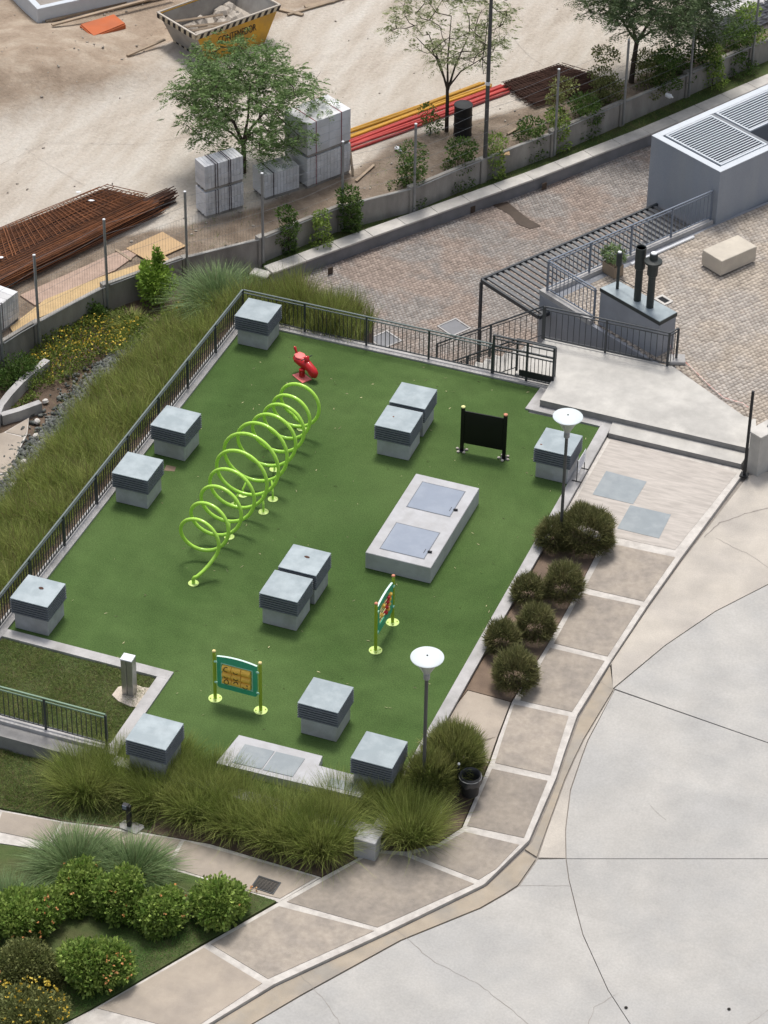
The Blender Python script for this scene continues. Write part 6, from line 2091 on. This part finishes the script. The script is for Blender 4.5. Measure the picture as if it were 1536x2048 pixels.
# ---- tall grass clumps along the near edge
clumps = [
    ((-3.076, -11.873, -0.454), .58, .95, 'tall grass clump at the left end of the near row, below the railing'),
    ((-1.379, -11.465, -0.447), .55, .98, 'tall grass clump behind the black path light'),
    ((-0.405, -11.553, -0.451), .60, 1.02, 'tall grass clump right of the black path light'),
    ((0.694, -11.607, -0.451), .60, 1.02, 'tall grass clump in front of the low box, left of its centre'),
    ((1.740, -11.677, -0.452), .60, 1.08, 'tall grass clump in front of the low box, at its right'),
    ((2.699, -11.619, -0.451), .62, 1.15, 'largest tall grass clump leaning over the soil near the corner block'),
    ((2.795, -10.624, -0.374), .50, .95, 'tall grass clump behind and left of the grey corner block'),
    ((4.522, -10.592, -0.371), .58, 1.10, 'tall grass clump at the pavement corner right of the grey block'),
    ((-2.445, -11.309, -0.433), .52, .90, 'tall grass clump between the railing end and the path light'),
    ((-0.183, -10.966, -0.404), .50, .95, 'tall grass clump left of the low box lids'),
    ((-1.371, -10.717, -0.382), .48, .90, 'tall grass clump under the half hidden vent shaft'),
    ((3.644, -9.952, -0.316), .45, 1.00, 'slim tall grass clump behind the grey corner block, on the kerb'),
]
gm = [grass_clump_mesh(4600, .85, 1.0, .0105, .50, .55, 'fountain') for _ in range(4)]
gb = [grass_clump_mesh(1500, .85, .50, .012, .55, .4, 'brown') for _ in range(2)]
for i, (p, r_, h_, lab) in enumerate(clumps):
    t = thing('grass_clump', lab, 'grass clump', p, random.uniform(0, 6), 'tall grass clumps along the near edge')
    t.scale = (r_ / .62 * 1.12, r_ / .62 * 1.12, h_ * 1.28)
    ob('blades', gm[i % 4], None, t)
    ob('dry_blades', gb[i % 2], None, t)

# ---- tall grass on the bank and behind the far railing (one mass)
def grass_mass(name, label, pts_fn, n, h, w, mname, mname2, frac=.25, droop=.5, lean=(.15, .75)):
    P = pts_fn(n)
    n = len(P)
    # blades gather in tufts
    th_ = rng.uniform(0, 6.283, n)
    ln = rng.uniform(*lean, n)
    D = np.stack([np.sin(ln) * np.cos(th_), np.sin(ln) * np.sin(th_), np.cos(ln)], -1)
    tuft = .75 + .35 * np.sin(P[:, 0] * 3.1 + P[:, 1] * 1.3) * np.sin(P[:, 1] * 2.7 - P[:, 0])
    V, F = blades(P, D, h * tuft * rng.uniform(.55, 1.15, n), w * rng.uniform(.6, 1.3, n), droop * rng.uniform(.4, 1.3, n))
    k = int(n * frac)
    o = ob(name, npmesh(name, V[: (n - k) * 8], F[: (n - k) * 3], LF[mname]), None)
    tag(o, label, 'grass', None, 'stuff')
    o2 = ob('dry_blades', npmesh('dry_blades', V[(n - k) * 8:], F[(n - k) * 3:] - (n - k) * 8, LF[mname2]), None, o)
    return o


def bank_pts(n):
    y = rng.uniform(-10.6, 8.6, n)
    x = -7.75 - 3.35 * rng.uniform(0, 1, n) ** .85
    lim = np.interp(y, [-10, -4, 0.5, 5, 8.6], [-11.3, -10.85, -10.9, -10.95, -10.2])
    # tuft clustering
    cx_ = np.round(x / .34) * .34 + rng.normal(0, .07, n)
    cy_ = np.round(y / .36) * .36 + rng.normal(0, .08, n)
    m = rng.uniform(0, 1, n) < .7
    x, y = np.where(m, cx_, x), np.where(m, cy_, y)
    k = (x > lim) & (x < -7.55)
    x, y = x[k], y[k]
    return np.stack([x, y, np.array([ze(a, b) for a, b in zip(x, y)])], -1)


grass_mass('bank_grass', 'mass of tall olive grass covering the bank left of the railing', bank_pts, 70000, 1.15, .0135, 'fountain', 'brown', .10, .5, (.05, .6))


def back_pts(n):
    y = rng.uniform(7.65, 8.95, n)
    x = rng.uniform(-7.5, -4.05, n)
    cx_ = np.round(x / .4) * .4 + rng.normal(0, .08, n)
    cy_ = np.round(y / .4) * .4 + rng.normal(0, .09, n)
    return np.stack([cx_, cy_, np.full(n, -.22)], -1)


grass_mass('planter_grass', 'mass of tall feathery grass behind the far railing', back_pts, 16000, 1.55, .013, 'fountain', 'brown', .14, .35, (.05, .40))


def lawn_pts(poly, zf, n):
    P = np.array([(p[0], p[1]) for p in poly])
    lo_, hi_ = P.min(0), P.max(0)
    x, y = rng.uniform(lo_[0], hi_[0], n), rng.uniform(lo_[1], hi_[1], n)
    k = inpoly(poly, x, y)
    x, y = x[k], y[k]
    return np.stack([x, y, np.array([zf(a, b) for a, b in zip(x, y)])], -1)


def lawn(name, label, poly, zf, n, h, mname, frac=.12):
    grass_mass(name, label, lambda q: lawn_pts(poly, zf, q), n, h, .009, mname, 'brown', frac, .5, (.2, 1.1))


lawn('lawn_grass', 'short patchy lawn grass inside the kerbed patch at left', [(-7.1, -8.1), (-2.98, -8.1), (-2.98, -10.7), (-7.1, -10.7)], lambda a, b: -.02, 34000, .12, 'lawn', .12)
vis = [(-5.780, -11.132, -0.418), (-3.368, -10.437, -0.358), (-1.195, -11.536, -0.450), (-1.133, -12.505, -0.460), (-3.184, -12.972, -0.465), (-4.577, -13.123, -0.466), (-4.953, -13.016, -0.465)]
lawn('lawn_grass', 'rough lawn grass below the short railing at left', vis, lambda a, b: zp(b), 30000, .18, 'lawn', .2)
visB = [(-0.557, -18.972, -0.525), (0.014, -18.039, -0.515), (1.460, -15.399, -0.489), (2.437, -13.620, -0.471), (1.796, -13.618, -0.471), (0.509, -13.954, -0.475), (-0.661, -16.166, -0.497), (-0.901, -19.107, -0.526)]
lawn('lawn_grass', 'lush green lawn strip between the bushes and the pavement', visB, lambda a, b: zp(b), 20000, .085, 'lawnlush', .04)
stripP = [(p[0], p[1]) for p in offs(GW[1:6], .45)] + [(p[0], p[1]) for p in offs(SW[5:13], -.02)[::-1]]
lawn('strip_grass', 'weedy grass strip between the garden wall and the site fence', stripP, lambda a, b: BED + .02, 30000, .24, 'lawn', .22)

# ---- spiky blue-green tufts
tufts = [
    ((-2.136, -14.359, -0.479), .80, 1.02, 'largest blue-green spiky tuft beside the beige path'),
    ((-0.840, -14.090, -0.476), .72, .95, 'blue-green spiky tuft right of the largest one'),
    ((-2.940, -16.236, -0.497), .70, .92, 'blue-green spiky tuft cut by the left picture edge'),
    ((-8.803, 9.164, -0.817), 1.00, 1.30, 'big drooping blue-green grass tuft in the corner by the wall'),
    ((-11.959, 9.625, -2.725), .55, .70, 'small straw-coloured tuft against the site wall'),
]
for i, (p, r_, h_, lab) in enumerate(tufts):
    t = thing('spiky_tuft', lab, 'tuft', p, random.uniform(0, 6), 'spiky grass tufts')
    ob('blades', grass_clump_mesh(2600 if r_ > .65 else 900, r_, h_, .017, .95, .60, 'agap' if 'straw' not in lab else 'fountain'), None, t)
    ob('dry_blades', grass_clump_mesh(160, r_ * .9, h_ * .8, .013, 1.0, .7, 'brown'), None, t)

# ---- leafy bushes at lower left
lb = [
    ((1.445, -14.513, -0.480), .60, .92, 'leafbush', 'bright green leafy bush at the right end, next to the drain grate', 3, 0),
    ((0.421, -15.248, -0.487), .56, .90, 'leafbush', 'green leafy bush left of the end bush, at the lawn edge', 4, 0),
    ((-0.633, -15.246, -0.487), .58, .88, 'leafbush', 'green leafy bush in front of the two spiky tufts', 8, 0),
    ((-1.604, -15.208, -0.487), .52, .80, 'leafbush', 'green leafy bush in the gap under the largest spiky tuft', 5, 0),
    ((-0.234, -17.320, -0.508), .66, .95, 'leafbush', 'large leafy bush on the lawn with orange flowers on its right side', 22, 1),
    ((-2.374, -16.511, -0.500), .66, .95, 'leafbush', 'green leafy bush at the left edge with a few orange flowers', 14, 1),
    ((-1.648, -17.843, -0.513), .68, .85, 'leafolive', 'olive small-leaved bush at the left edge', 6, 0),
    ((-1.014, -18.998, -0.525), .70, .80, 'leafolive', 'olive bush full of yellow flowers at the bottom left corner', 140, 2),
]
for p, r_, h_, mn, lab, nf, ft in lb:
    t = thing('leafy_bush', lab, 'bush', p, random.uniform(0, 1), 'leafy bushes at the lower left')
    r_, h_ = r_ * 1.36, h_ * 1.40
    ob('foliage', leaf_bush_mesh(int(4600 * (r_ / .6) ** 2), r_, r_, h_ * .55, mn, .085 if mn == 'leafbush' else .062, .5), None, t)
    ob('flowers', flowers_mesh(nf, r_ * .86, r_ * .86, h_ * .48, h_ * .33, 'yellowfl' if ft == 2 else 'orangefl', .05, None if ft != 1 else (.7, -.2)), None, t)["kind"] = "stuff"
    ob('stem', stem_m, None, t)
for p, lab in (((1.792, -14.510, -0.480), 'few orange flowers on the lawn below the end bush'), ((1.861, -13.541, -0.470), 'few yellow flowers growing at the edge of the path by the drain grate')):
    o = ob('flower_sprig', flowers_mesh(6, .07, .06, .05, .04, 'orangefl', .045), None, None, p)
    tag(o, lab, 'flowers', None, 'stuff')

# ---- garden planting on the left by the site wall
gl = [
    ((-11.721, 11.143, -2.581), .70, 1.35, 'bright', 'bright yellow-green upright shrub by the site wall', 2600, .11),
    ((-13.158, 9.630, -2.750), .30, .70, 'climber', 'small dark climber on the site wall left of the straw tuft', 700, .08),
    ((-13.927, 5.810, -2.750), .75, .90, 'climber', 'dark feathery shrub at the left edge below the wall', 3000, .07),
]
for p, r_, h_, mn, lab, nl_, ls in gl:
    t = thing('garden_shrub', lab, 'shrub', p)
    ob('foliage', leaf_bush_mesh(nl_, r_ * 1.2, r_ * 1.2, h_ * .66, mn, ls, .5, .25, .25), None, t)
    ob('stem', stem_m, None, t)
tp_ = (-12.210, 11.542, -2.750)
o = bpy.data.objects[[q for q in bpy.data.objects.keys() if q.startswith('garden_shrub')][0]]
ob('top_shoot', leaf_bush_mesh(420, .16, .16, .50, 'bright', .10, .5, .1, .2), None, o, (-.05, .12, 1.05))
ob('top_shoot', leaf_bush_mesh(260, .13, .13, .34, 'bright', .09, .5, .1, .2), None, o, (-.50, .10, .75))


def cover(name, label, poly, n, h, mname, ls=.07):
    P = lawn_pts(poly, ze, n)
    P[:, 2] = P[:, 2] + .02 + rng.uniform(0, 1, len(P)) ** .7 * h * (.7 + .3 * np.sin(P[:, 0] * 4) * np.sin(P[:, 1] * 3.3))
    D = unit(len(P)) + np.array([0, 0, .6])
    D /= np.linalg.norm(D, axis=1, keepdims=True)
    L_ = ls * rng.uniform(.6, 1.4, len(P))
    V, F = leaves(P, D, L_, L_ * .6)
    o = ob(name, npmesh(name, V, F, LF[mname]), None)
    return tag(o, label, 'ground cover', None, 'stuff')


fb = [(-14.080, 6.605, -2.750), (-14.013, 8.983, -2.750), (-13.259, 10.195, -2.750), (-12.180, 10.027, -2.750), (-11.160, 9.288, -2.242), (-9.985, 10.355, -1.531), (-8.227, 8.951, -0.469), (-8.888, 7.905, -0.868), (-10.440, 7.397, -1.807), (-12.079, 7.704, -2.750), (-12.458, 6.122, -2.750), (-13.171, 5.272, -2.750)]
cover('flower_bed', 'low leafy ground cover with yellow flowers left of the bank', fb, 27000, .42, 'ground')
o = cover('flower_bed_blooms', 'yellow blooms scattered over the left ground cover', [(-13.876, 6.688, -2.750), (-13.475, 8.902, -2.750), (-12.481, 9.604, -2.750), (-11.415, 9.294, -2.396), (-11.358, 7.939, -2.362), (-12.295, 7.472, -2.750), (-12.805, 5.840, -2.750)], 1300, .56, 'yellowfl', .075)
o = cover('flower_bed_blooms', 'yellow blooms near the corner tuft', [(-10.655, 9.276, -1.936), (-10.027, 10.080, -1.557), (-8.757, 8.696, -0.789), (-9.332, 8.175, -1.137)], 260, .62, 'yellowfl', .075)
cover('low_weeds', 'low green weeds inside the curved wall at left', [(-13.312, 4.108, -2.750), (-13.171, 5.272, -2.750), (-12.720, 5.175, -2.750), (-13.303, 4.249, -2.750)], 900, .2, 'ground')

# ---- climbers and shrubs along the site wall
def wall_shrub(p, w, h, n, label, mn='climber'):
    w, n = w * 1.3, int(n * 1.7)
    t = thing('wall_shrub', label, 'shrub', p, random.uniform(0, 6), 'shrubs along the site wall')
    parts = []
    for k in range(max(3, int(h / .28))):
        f = k / max(1, int(h / .28) - 1)
        m = int(n / max(3, int(h / .28)))
        d = unit(m)
        P = d * rng.uniform(.2, 1, (m, 1)) ** .5 * np.array([w * random.uniform(.6, 1.0), w * random.uniform(.6, 1.0), .26]) + np.array([random.uniform(-.3, .3) * w, random.uniform(-.3, .3) * w, .2 + f * h])
        D = d + np.array([0, 0, .2]) + rng.normal(0, .5, (m, 3))
        D /= np.linalg.norm(D, axis=1, keepdims=True)
        L_ = .085 * rng.uniform(.6, 1.4, m)
        parts.append(leaves(P, D, L_, L_ * .6))
    V, F = joinVF(parts)
    V[:, 2] = np.maximum(V[:, 2], .02)
    ob('foliage', npmesh('foliage', V, F, LF[mn]), None, t)
    ob('stem', MB().tube([(0, 0, 0), (.04, .02, h * .4), (-.03, 0, h * .85)], [.03, .022, .012], 6), MT['bark'], t)
    return t


wall_shrub((-9.201, 15.368, -2.700), .30, 1.15, 900, 'narrow leafy climber on the wall, first from the corner')
wall_shrub((-7.883, 17.280, -2.700), .36, 1.20, 1100, 'leafy climber at the wall pilaster left of the twiggy one')
wall_shrub((-6.840, 19.555, -2.700), .50, 1.65, 1300, 'twiggy climber with a red tinge growing through the fence left of the barrel')
wall_shrub((-5.692, 21.265, -2.700), .55, 1.10, 1200, 'spreading shrub at the wall just left of the utility pole')
wall_shrub((-4.212, 23.996, -2.700), .50, .95, 1100, 'shrub at the wall in front of the plywood offcut')
wall_shrub((-2.932, 26.126, -2.700), .62, 1.00, 1500, 'dense green shrub at the wall below the steel mesh stack')
wall_shrub((-2.543, 27.517, -2.700), .50, 1.05, 1000, 'loose shrub between the dense shrub and the dark tree', 'leafolive')
wall_shrub((-1.703, 29.001, -2.700), .65, 1.35, 1500, 'tangled olive shrub at the wall under the dark tree', 'leafolive')
wall_shrub((-1.024, 30.441, -2.700), .55, 1.20, 1200, 'tangled shrub right of the dark tree', 'climber')
wall_shrub((0.554, 32.470, -2.700), .60, 1.40, 1600, 'tall dark shrub at the wall near the cement bags')
wall_shrub((-7.290, 22.979, -2.000), .30, .30, 260, 'small weed tuft at the foot of the slender tree')

wall_shrub((-3.592, 25.447, -2.000), .40, .60, 600, 'olive weed bush behind the fence at the near end of the steel mesh stack', 'leafolive')
wall_shrub((-2.744, 27.177, -2.000), .45, .80, 800, 'olive bush behind the fence, left of the dark trunk', 'leafolive')
wall_shrub((-1.147, 29.169, -2.000), .50, .95, 1000, 'dark leafy bush behind the fence, right of the dark trunk')
wall_shrub((-0.263, 31.014, -2.000), .45, .90, 900, 'dark leafy bush behind the fence, under the half seen tree')
wall_shrub((0.824, 33.464, -2.700), .50, .80, 900, 'bright low bush at the far right end of the planting strip', 'leafbush')
wall_shrub((0.145, 31.038, -2.700), .42, .55, 700, 'low bright bush on the planting strip below the half seen tree', 'leafbush')
wall_shrub((-4.775, 22.340, -2.700), .35, .55, 600, 'low green bush on the planting strip just right of the utility pole', 'leafbush')
wall_shrub((-8.434, 16.103, -2.700), .30, .40, 420, 'low green weed on the planting strip between the two narrow climbers', 'leafbush')
wall_shrub((-3.494, 24.723, -2.700), .38, .50, 600, 'low green bush on the planting strip left of the dense shrub', 'leafbush')

# pot plant leaves
V, F = leaves(unit(420) * np.array([.36, .26, .24]) + np.array([0, 0, .66]), unit(420), rng.uniform(.08, .2, 420), rng.uniform(.02, .06, 420))
ob('pot_leaves', npmesh('pot_leaves', V, F, LF['agap']), None, pt)


# ---- trees
def frond_tree(name, label, base, crown_c, crown_r, nclump, fronds, trunk_pts, trunk_r, mname, frond_l=.34, clump_r=.42, group='trees on the building site', gap=0.0):
    t = thing(name, label, 'tree', base, 0, group)
    b0 = np.array(base)
    cc = np.array(crown_c) - b0
    tmb = MB()
    for pts, rs in zip(trunk_pts, trunk_r):
        tmb.tube([tuple(np.array(p)) for p in pts], rs, 8)
    ob('trunk', tmb, MT['bark'], t, smooth=60, fix=False)
    tips = [np.array(p[-1]) for p in trunk_pts]
    att = []
    tries = 0
    while len(att) < nclump and tries < 6000:
        tries += 1
        d = unit(1)[0]
        p = cc + d * np.array(crown_r) * random.uniform(.30, 1.0) ** .5
        if p[2] < cc[2] - crown_r[2] * .75:
            continue
        if all(np.linalg.norm(p - q) > clump_r * .62 for q in att):
            att.append(p)
    bmb = MB()
    VF = []
    nodes = list(tips)
    for pts in trunk_pts[1:]:
        nodes.append((np.array(pts[1]) + np.array(pts[2])) / 2)
    root_ = np.array(trunk_pts[0][-1])
    for p in sorted(att, key=lambda q: np.linalg.norm(q - root_)):
        tip = min(nodes, key=lambda q: np.linalg.norm(p - q) + .25 * np.linalg.norm(q - root_))
        mid = tip * .5 + p * .5 + np.array([0, 0, -.06]) + rng.normal(0, .06, 3)
        bmb.tube([tuple(tip), tuple(mid), tuple(p)], [.020, .014, .009], 5, False)
        nodes.append(p)
        for q in range(3):
            e = p + rng.normal(0, clump_r * .45, 3)
            bmb.tube([tuple(p * .6 + mid * .4), tuple(e)], [.008, .003], 4, False)
        m = max(3, int(fronds * random.uniform(.6, 1.3)))
        o_ = p + rng.normal(0, 1, (m, 3)) * np.array([clump_r, clump_r, clump_r * .62]) * .5
        d = (o_ - p) * 1.2 + np.array([0, 0, .05]) + rng.normal(0, .35, (m, 3))
        d[:, 2] *= .55
        d /= np.linalg.norm(d, axis=1, keepdims=True)
        Lf = frond_l * rng.uniform(.6, 1.25, m)
        sd = np.cross(d, np.array([0, 0, 1.0]))
        sd /= np.linalg.norm(sd, axis=1, keepdims=True) + 1e-9
        nlf = 7
        for k in range(nlf):
            s = (k + .8) / nlf
            c = o_ + d * (Lf * s)[:, None]
            c[:, 2] -= .35 * Lf * s * s
            for sg in (-1, 1):
                ld = d * .45 + sd * sg + np.array([0, 0, -.12])
                ld /= np.linalg.norm(ld, axis=1, keepdims=True)
                ll = Lf * .42 * (1 - abs(s - .45)) * rng.uniform(.8, 1.2, m)
                VF.append(leaves(c, ld, ll, ll * .30, .1))
    V, F = joinVF(VF)
    ob('branches', bmb, MT['bark'], t, fix=False)["kind"] = "stuff"
    ob('crown', npmesh('crown', V, F, LF[mname]), None, t)
    return t


B1 = (-11.979, 18.323, -2.000)
frond_tree('spreading_tree', 'spreading green feathery tree in front of the block pallets', B1, (B1[0] + .10, B1[1] - .1, .62), (2.45, 2.2, 1.75), 98, 30,
           [[(0, 0, -.05), (.02, 0, .6), (.0, .02, 1.1)], [(0, .02, 1.05), (-.35, .1, 1.7), (-.9, .1, 2.2)], [(0, .02, 1.05), (.3, -.1, 1.7), (.8, 0, 2.4)], [(0, .02, 1.08), (.1, .2, 1.9), (.15, .3, 3.0)], [(0, .02, 1.0), (-.2, -.4, 1.6), (-.5, -.9, 2.1)], [(0, .02, 1.0), (.4, -.4, 1.7), (.8, -.8, 2.1)]],
           [[.10, .085, .075], [.06, .05, .025], [.06, .05, .025], [.06, .04, .02], [.05, .035, .02], [.05, .035, .02]], 'tree')
B2 = (-6.855, 23.376, -2.000)
frond_tree('slender_tree', 'sparse pale-leaved slender tree left of the barrel', B2, (B2[0] + .05, B2[1], 2.05), (2.1, 2.0, 1.85), 62, 14,
           [[(0, 0, -.05), (.0, 0, 1.2), (-.02, .0, 1.6)], [(0, 0, 1.5), (-.25, 0, 2.3), (-.7, 0, 3.4)], [(0, 0, 1.5), (.2, .1, 2.4), (.6, .1, 3.5)], [(0, 0, 1.5), (.0, -.1, 2.6), (.05, 0, 4.2)], [(0, 0, 1.6), (-.5, .2, 2.5), (-1.2, .2, 3.1)], [(0, 0, 1.6), (.5, -.2, 2.4), (1.2, -.2, 3.0)]],
           [[.075, .06, .055], [.045, .03, .015], [.045, .03, .015], [.045, .03, .012], [.035, .025, .012], [.035, .025, .012]], 'treepale', .32, .40)
B3 = (-2.192, 28.933, -2.000)
frond_tree('dark_tree', 'dark-trunked tree with drooping deep green leaves at the top right', B3, (B3[0] + .15, B3[1], 1.75), (2.35, 2.1, 1.75), 84, 34,
           [[(0, 0, -.05), (.05, 0, .9), (.1, .0, 1.6)], [(.1, 0, 1.5), (-.15, 0, 2.3), (-.5, 0, 3.2)], [(.1, 0, 1.5), (.4, .1, 2.2), (.8, .1, 3.2)], [(.1, 0, 1.5), (-.5, .1, 2.2), (-1.2, .1, 2.5)], [(.1, 0, 1.6), (.7, -.2, 2.2), (1.3, -.2, 2.5)]],
           [[.10, .085, .075], [.06, .045, .02], [.06, .045, .02], [.045, .035, .018], [.045, .035, .018]], 'treedark', .36, .46)
B4 = (-0.652, 31.131, -2.000)
frond_tree('dark_tree', 'half seen deep green tree in front of the cement bags', B4, (B4[0] - .2, B4[1], .7), (1.45, 1.3, 2.1), 52, 30,
           [[(0, 0, -.05), (.0, 0, 1.0), (-.1, .0, 2.4)], [(0, 0, 1.0), (.3, .1, 1.8), (.5, .1, 2.6)]], [[.07, .06, .03], [.04, .03, .015]], 'treedark', .36, .44)
B5 = (-22.437, 20.237, -2.000)
frond_tree('edge_tree', 'pale green tree tips entering at the top left corner', B5, (B5[0] - .35, B5[1], 1.0), (1.0, 1.0, 1.2), 14, 10,
           [[(0, 0, -.05), (-.1, 0, 1.2), (-.3, .0, 2.8)]], [[.07, .06, .03]], 'treepale', .34, .4)

# ---- leaf litter on the turf
nlit = 230
lx, ly = rng.uniform(-7, 3.7, nlit), rng.uniform(-10.8, 7.1, nlit)
k = inpoly(turf_poly, lx, ly)
P = np.stack([lx[k], ly[k], np.full(k.sum(), .014)], -1)
D = unit(len(P))
D[:, 2] = np.abs(D[:, 2]) * .15
D /= np.linalg.norm(D, axis=1, keepdims=True)
L_ = rng.uniform(.03, .13, len(P))
V, F = leaves(P, D, L_, np.minimum(L_ * .3, .022), .1)
tag(ob('leaf_litter', npmesh('leaf_litter', V, F, MT['leafdry']), None), 'dry leaves and straws scattered over the turf', 'leaf litter', None, 'stuff')

# ---- weeds and stones on the site verge
vpoly = [(p[0], p[1]) for p in offs(SW[4:13], .25)] + [(p[0], p[1]) for p in offs(SW[4:13], 2.3)[::-1]]
P = lawn_pts(vpoly, lambda a, b: SITE, 9000)
nz_ = vnoise(P[:, 0], P[:, 1], 1.6, 11) + .5 * vnoise(P[:, 0], P[:, 1], 4.0, 12)
P = P[nz_ > .12]
D = unit(len(P)) * .8 + np.array([0, 0, .8])
D /= np.linalg.norm(D, axis=1, keepdims=True)
V, F = blades(P, D, rng.uniform(.06, .22, len(P)), rng.uniform(.006, .014, len(P)), np.full(len(P), .4))
tag(ob('verge_weeds', npmesh('verge_weeds', V, F, LF['lawn']), None), 'sparse weeds on the bare soil behind the site fence', 'weeds', None, 'stuff')
Ns = 1400
sx_, sy_ = rng.uniform(-26, 3, Ns), rng.uniform(8, 36, Ns)
wdp = seg_dist(sx_, sy_, wl_)
kk = (wdp > .3) & ((wdp < 2.6) | (seg_dist(sx_, sy_, edge2) > -.3) | (rng.uniform(0, 1, Ns) < .12))
sx_, sy_ = sx_[kk], sy_[kk]
Ns = len(sx_)
s3 = rng.uniform(.012, .05, (Ns, 1)) * rng.uniform(.6, 1.4, (Ns, 3))
Vv = base_v[None] * s3[:, None, :] * rng.uniform(.7, 1.25, (Ns, 8, 1))
Vv[..., 0] += sx_[:, None]
Vv[..., 1] += sy_[:, None]
ix_, iy_ = np.clip(((sx_ + 45) / .25).astype(int), 0, X_.shape[0] - 1), np.clip((sy_ / .25).astype(int), 0, X_.shape[1] - 1)
Vv[..., 2] += (Z_[ix_, iy_] + .01)[:, None]
Fr = (np.arange(Ns)[:, None, None] * 8 + base_f[None]).reshape(-1, 3)
tag(ob('site_stones', npmesh('site_stones', Vv.reshape(-1, 3), Fr, MT['rubble']), None), 'small stones and rubble crumbs strewn over the site dirt', 'stones', None, 'stuff')
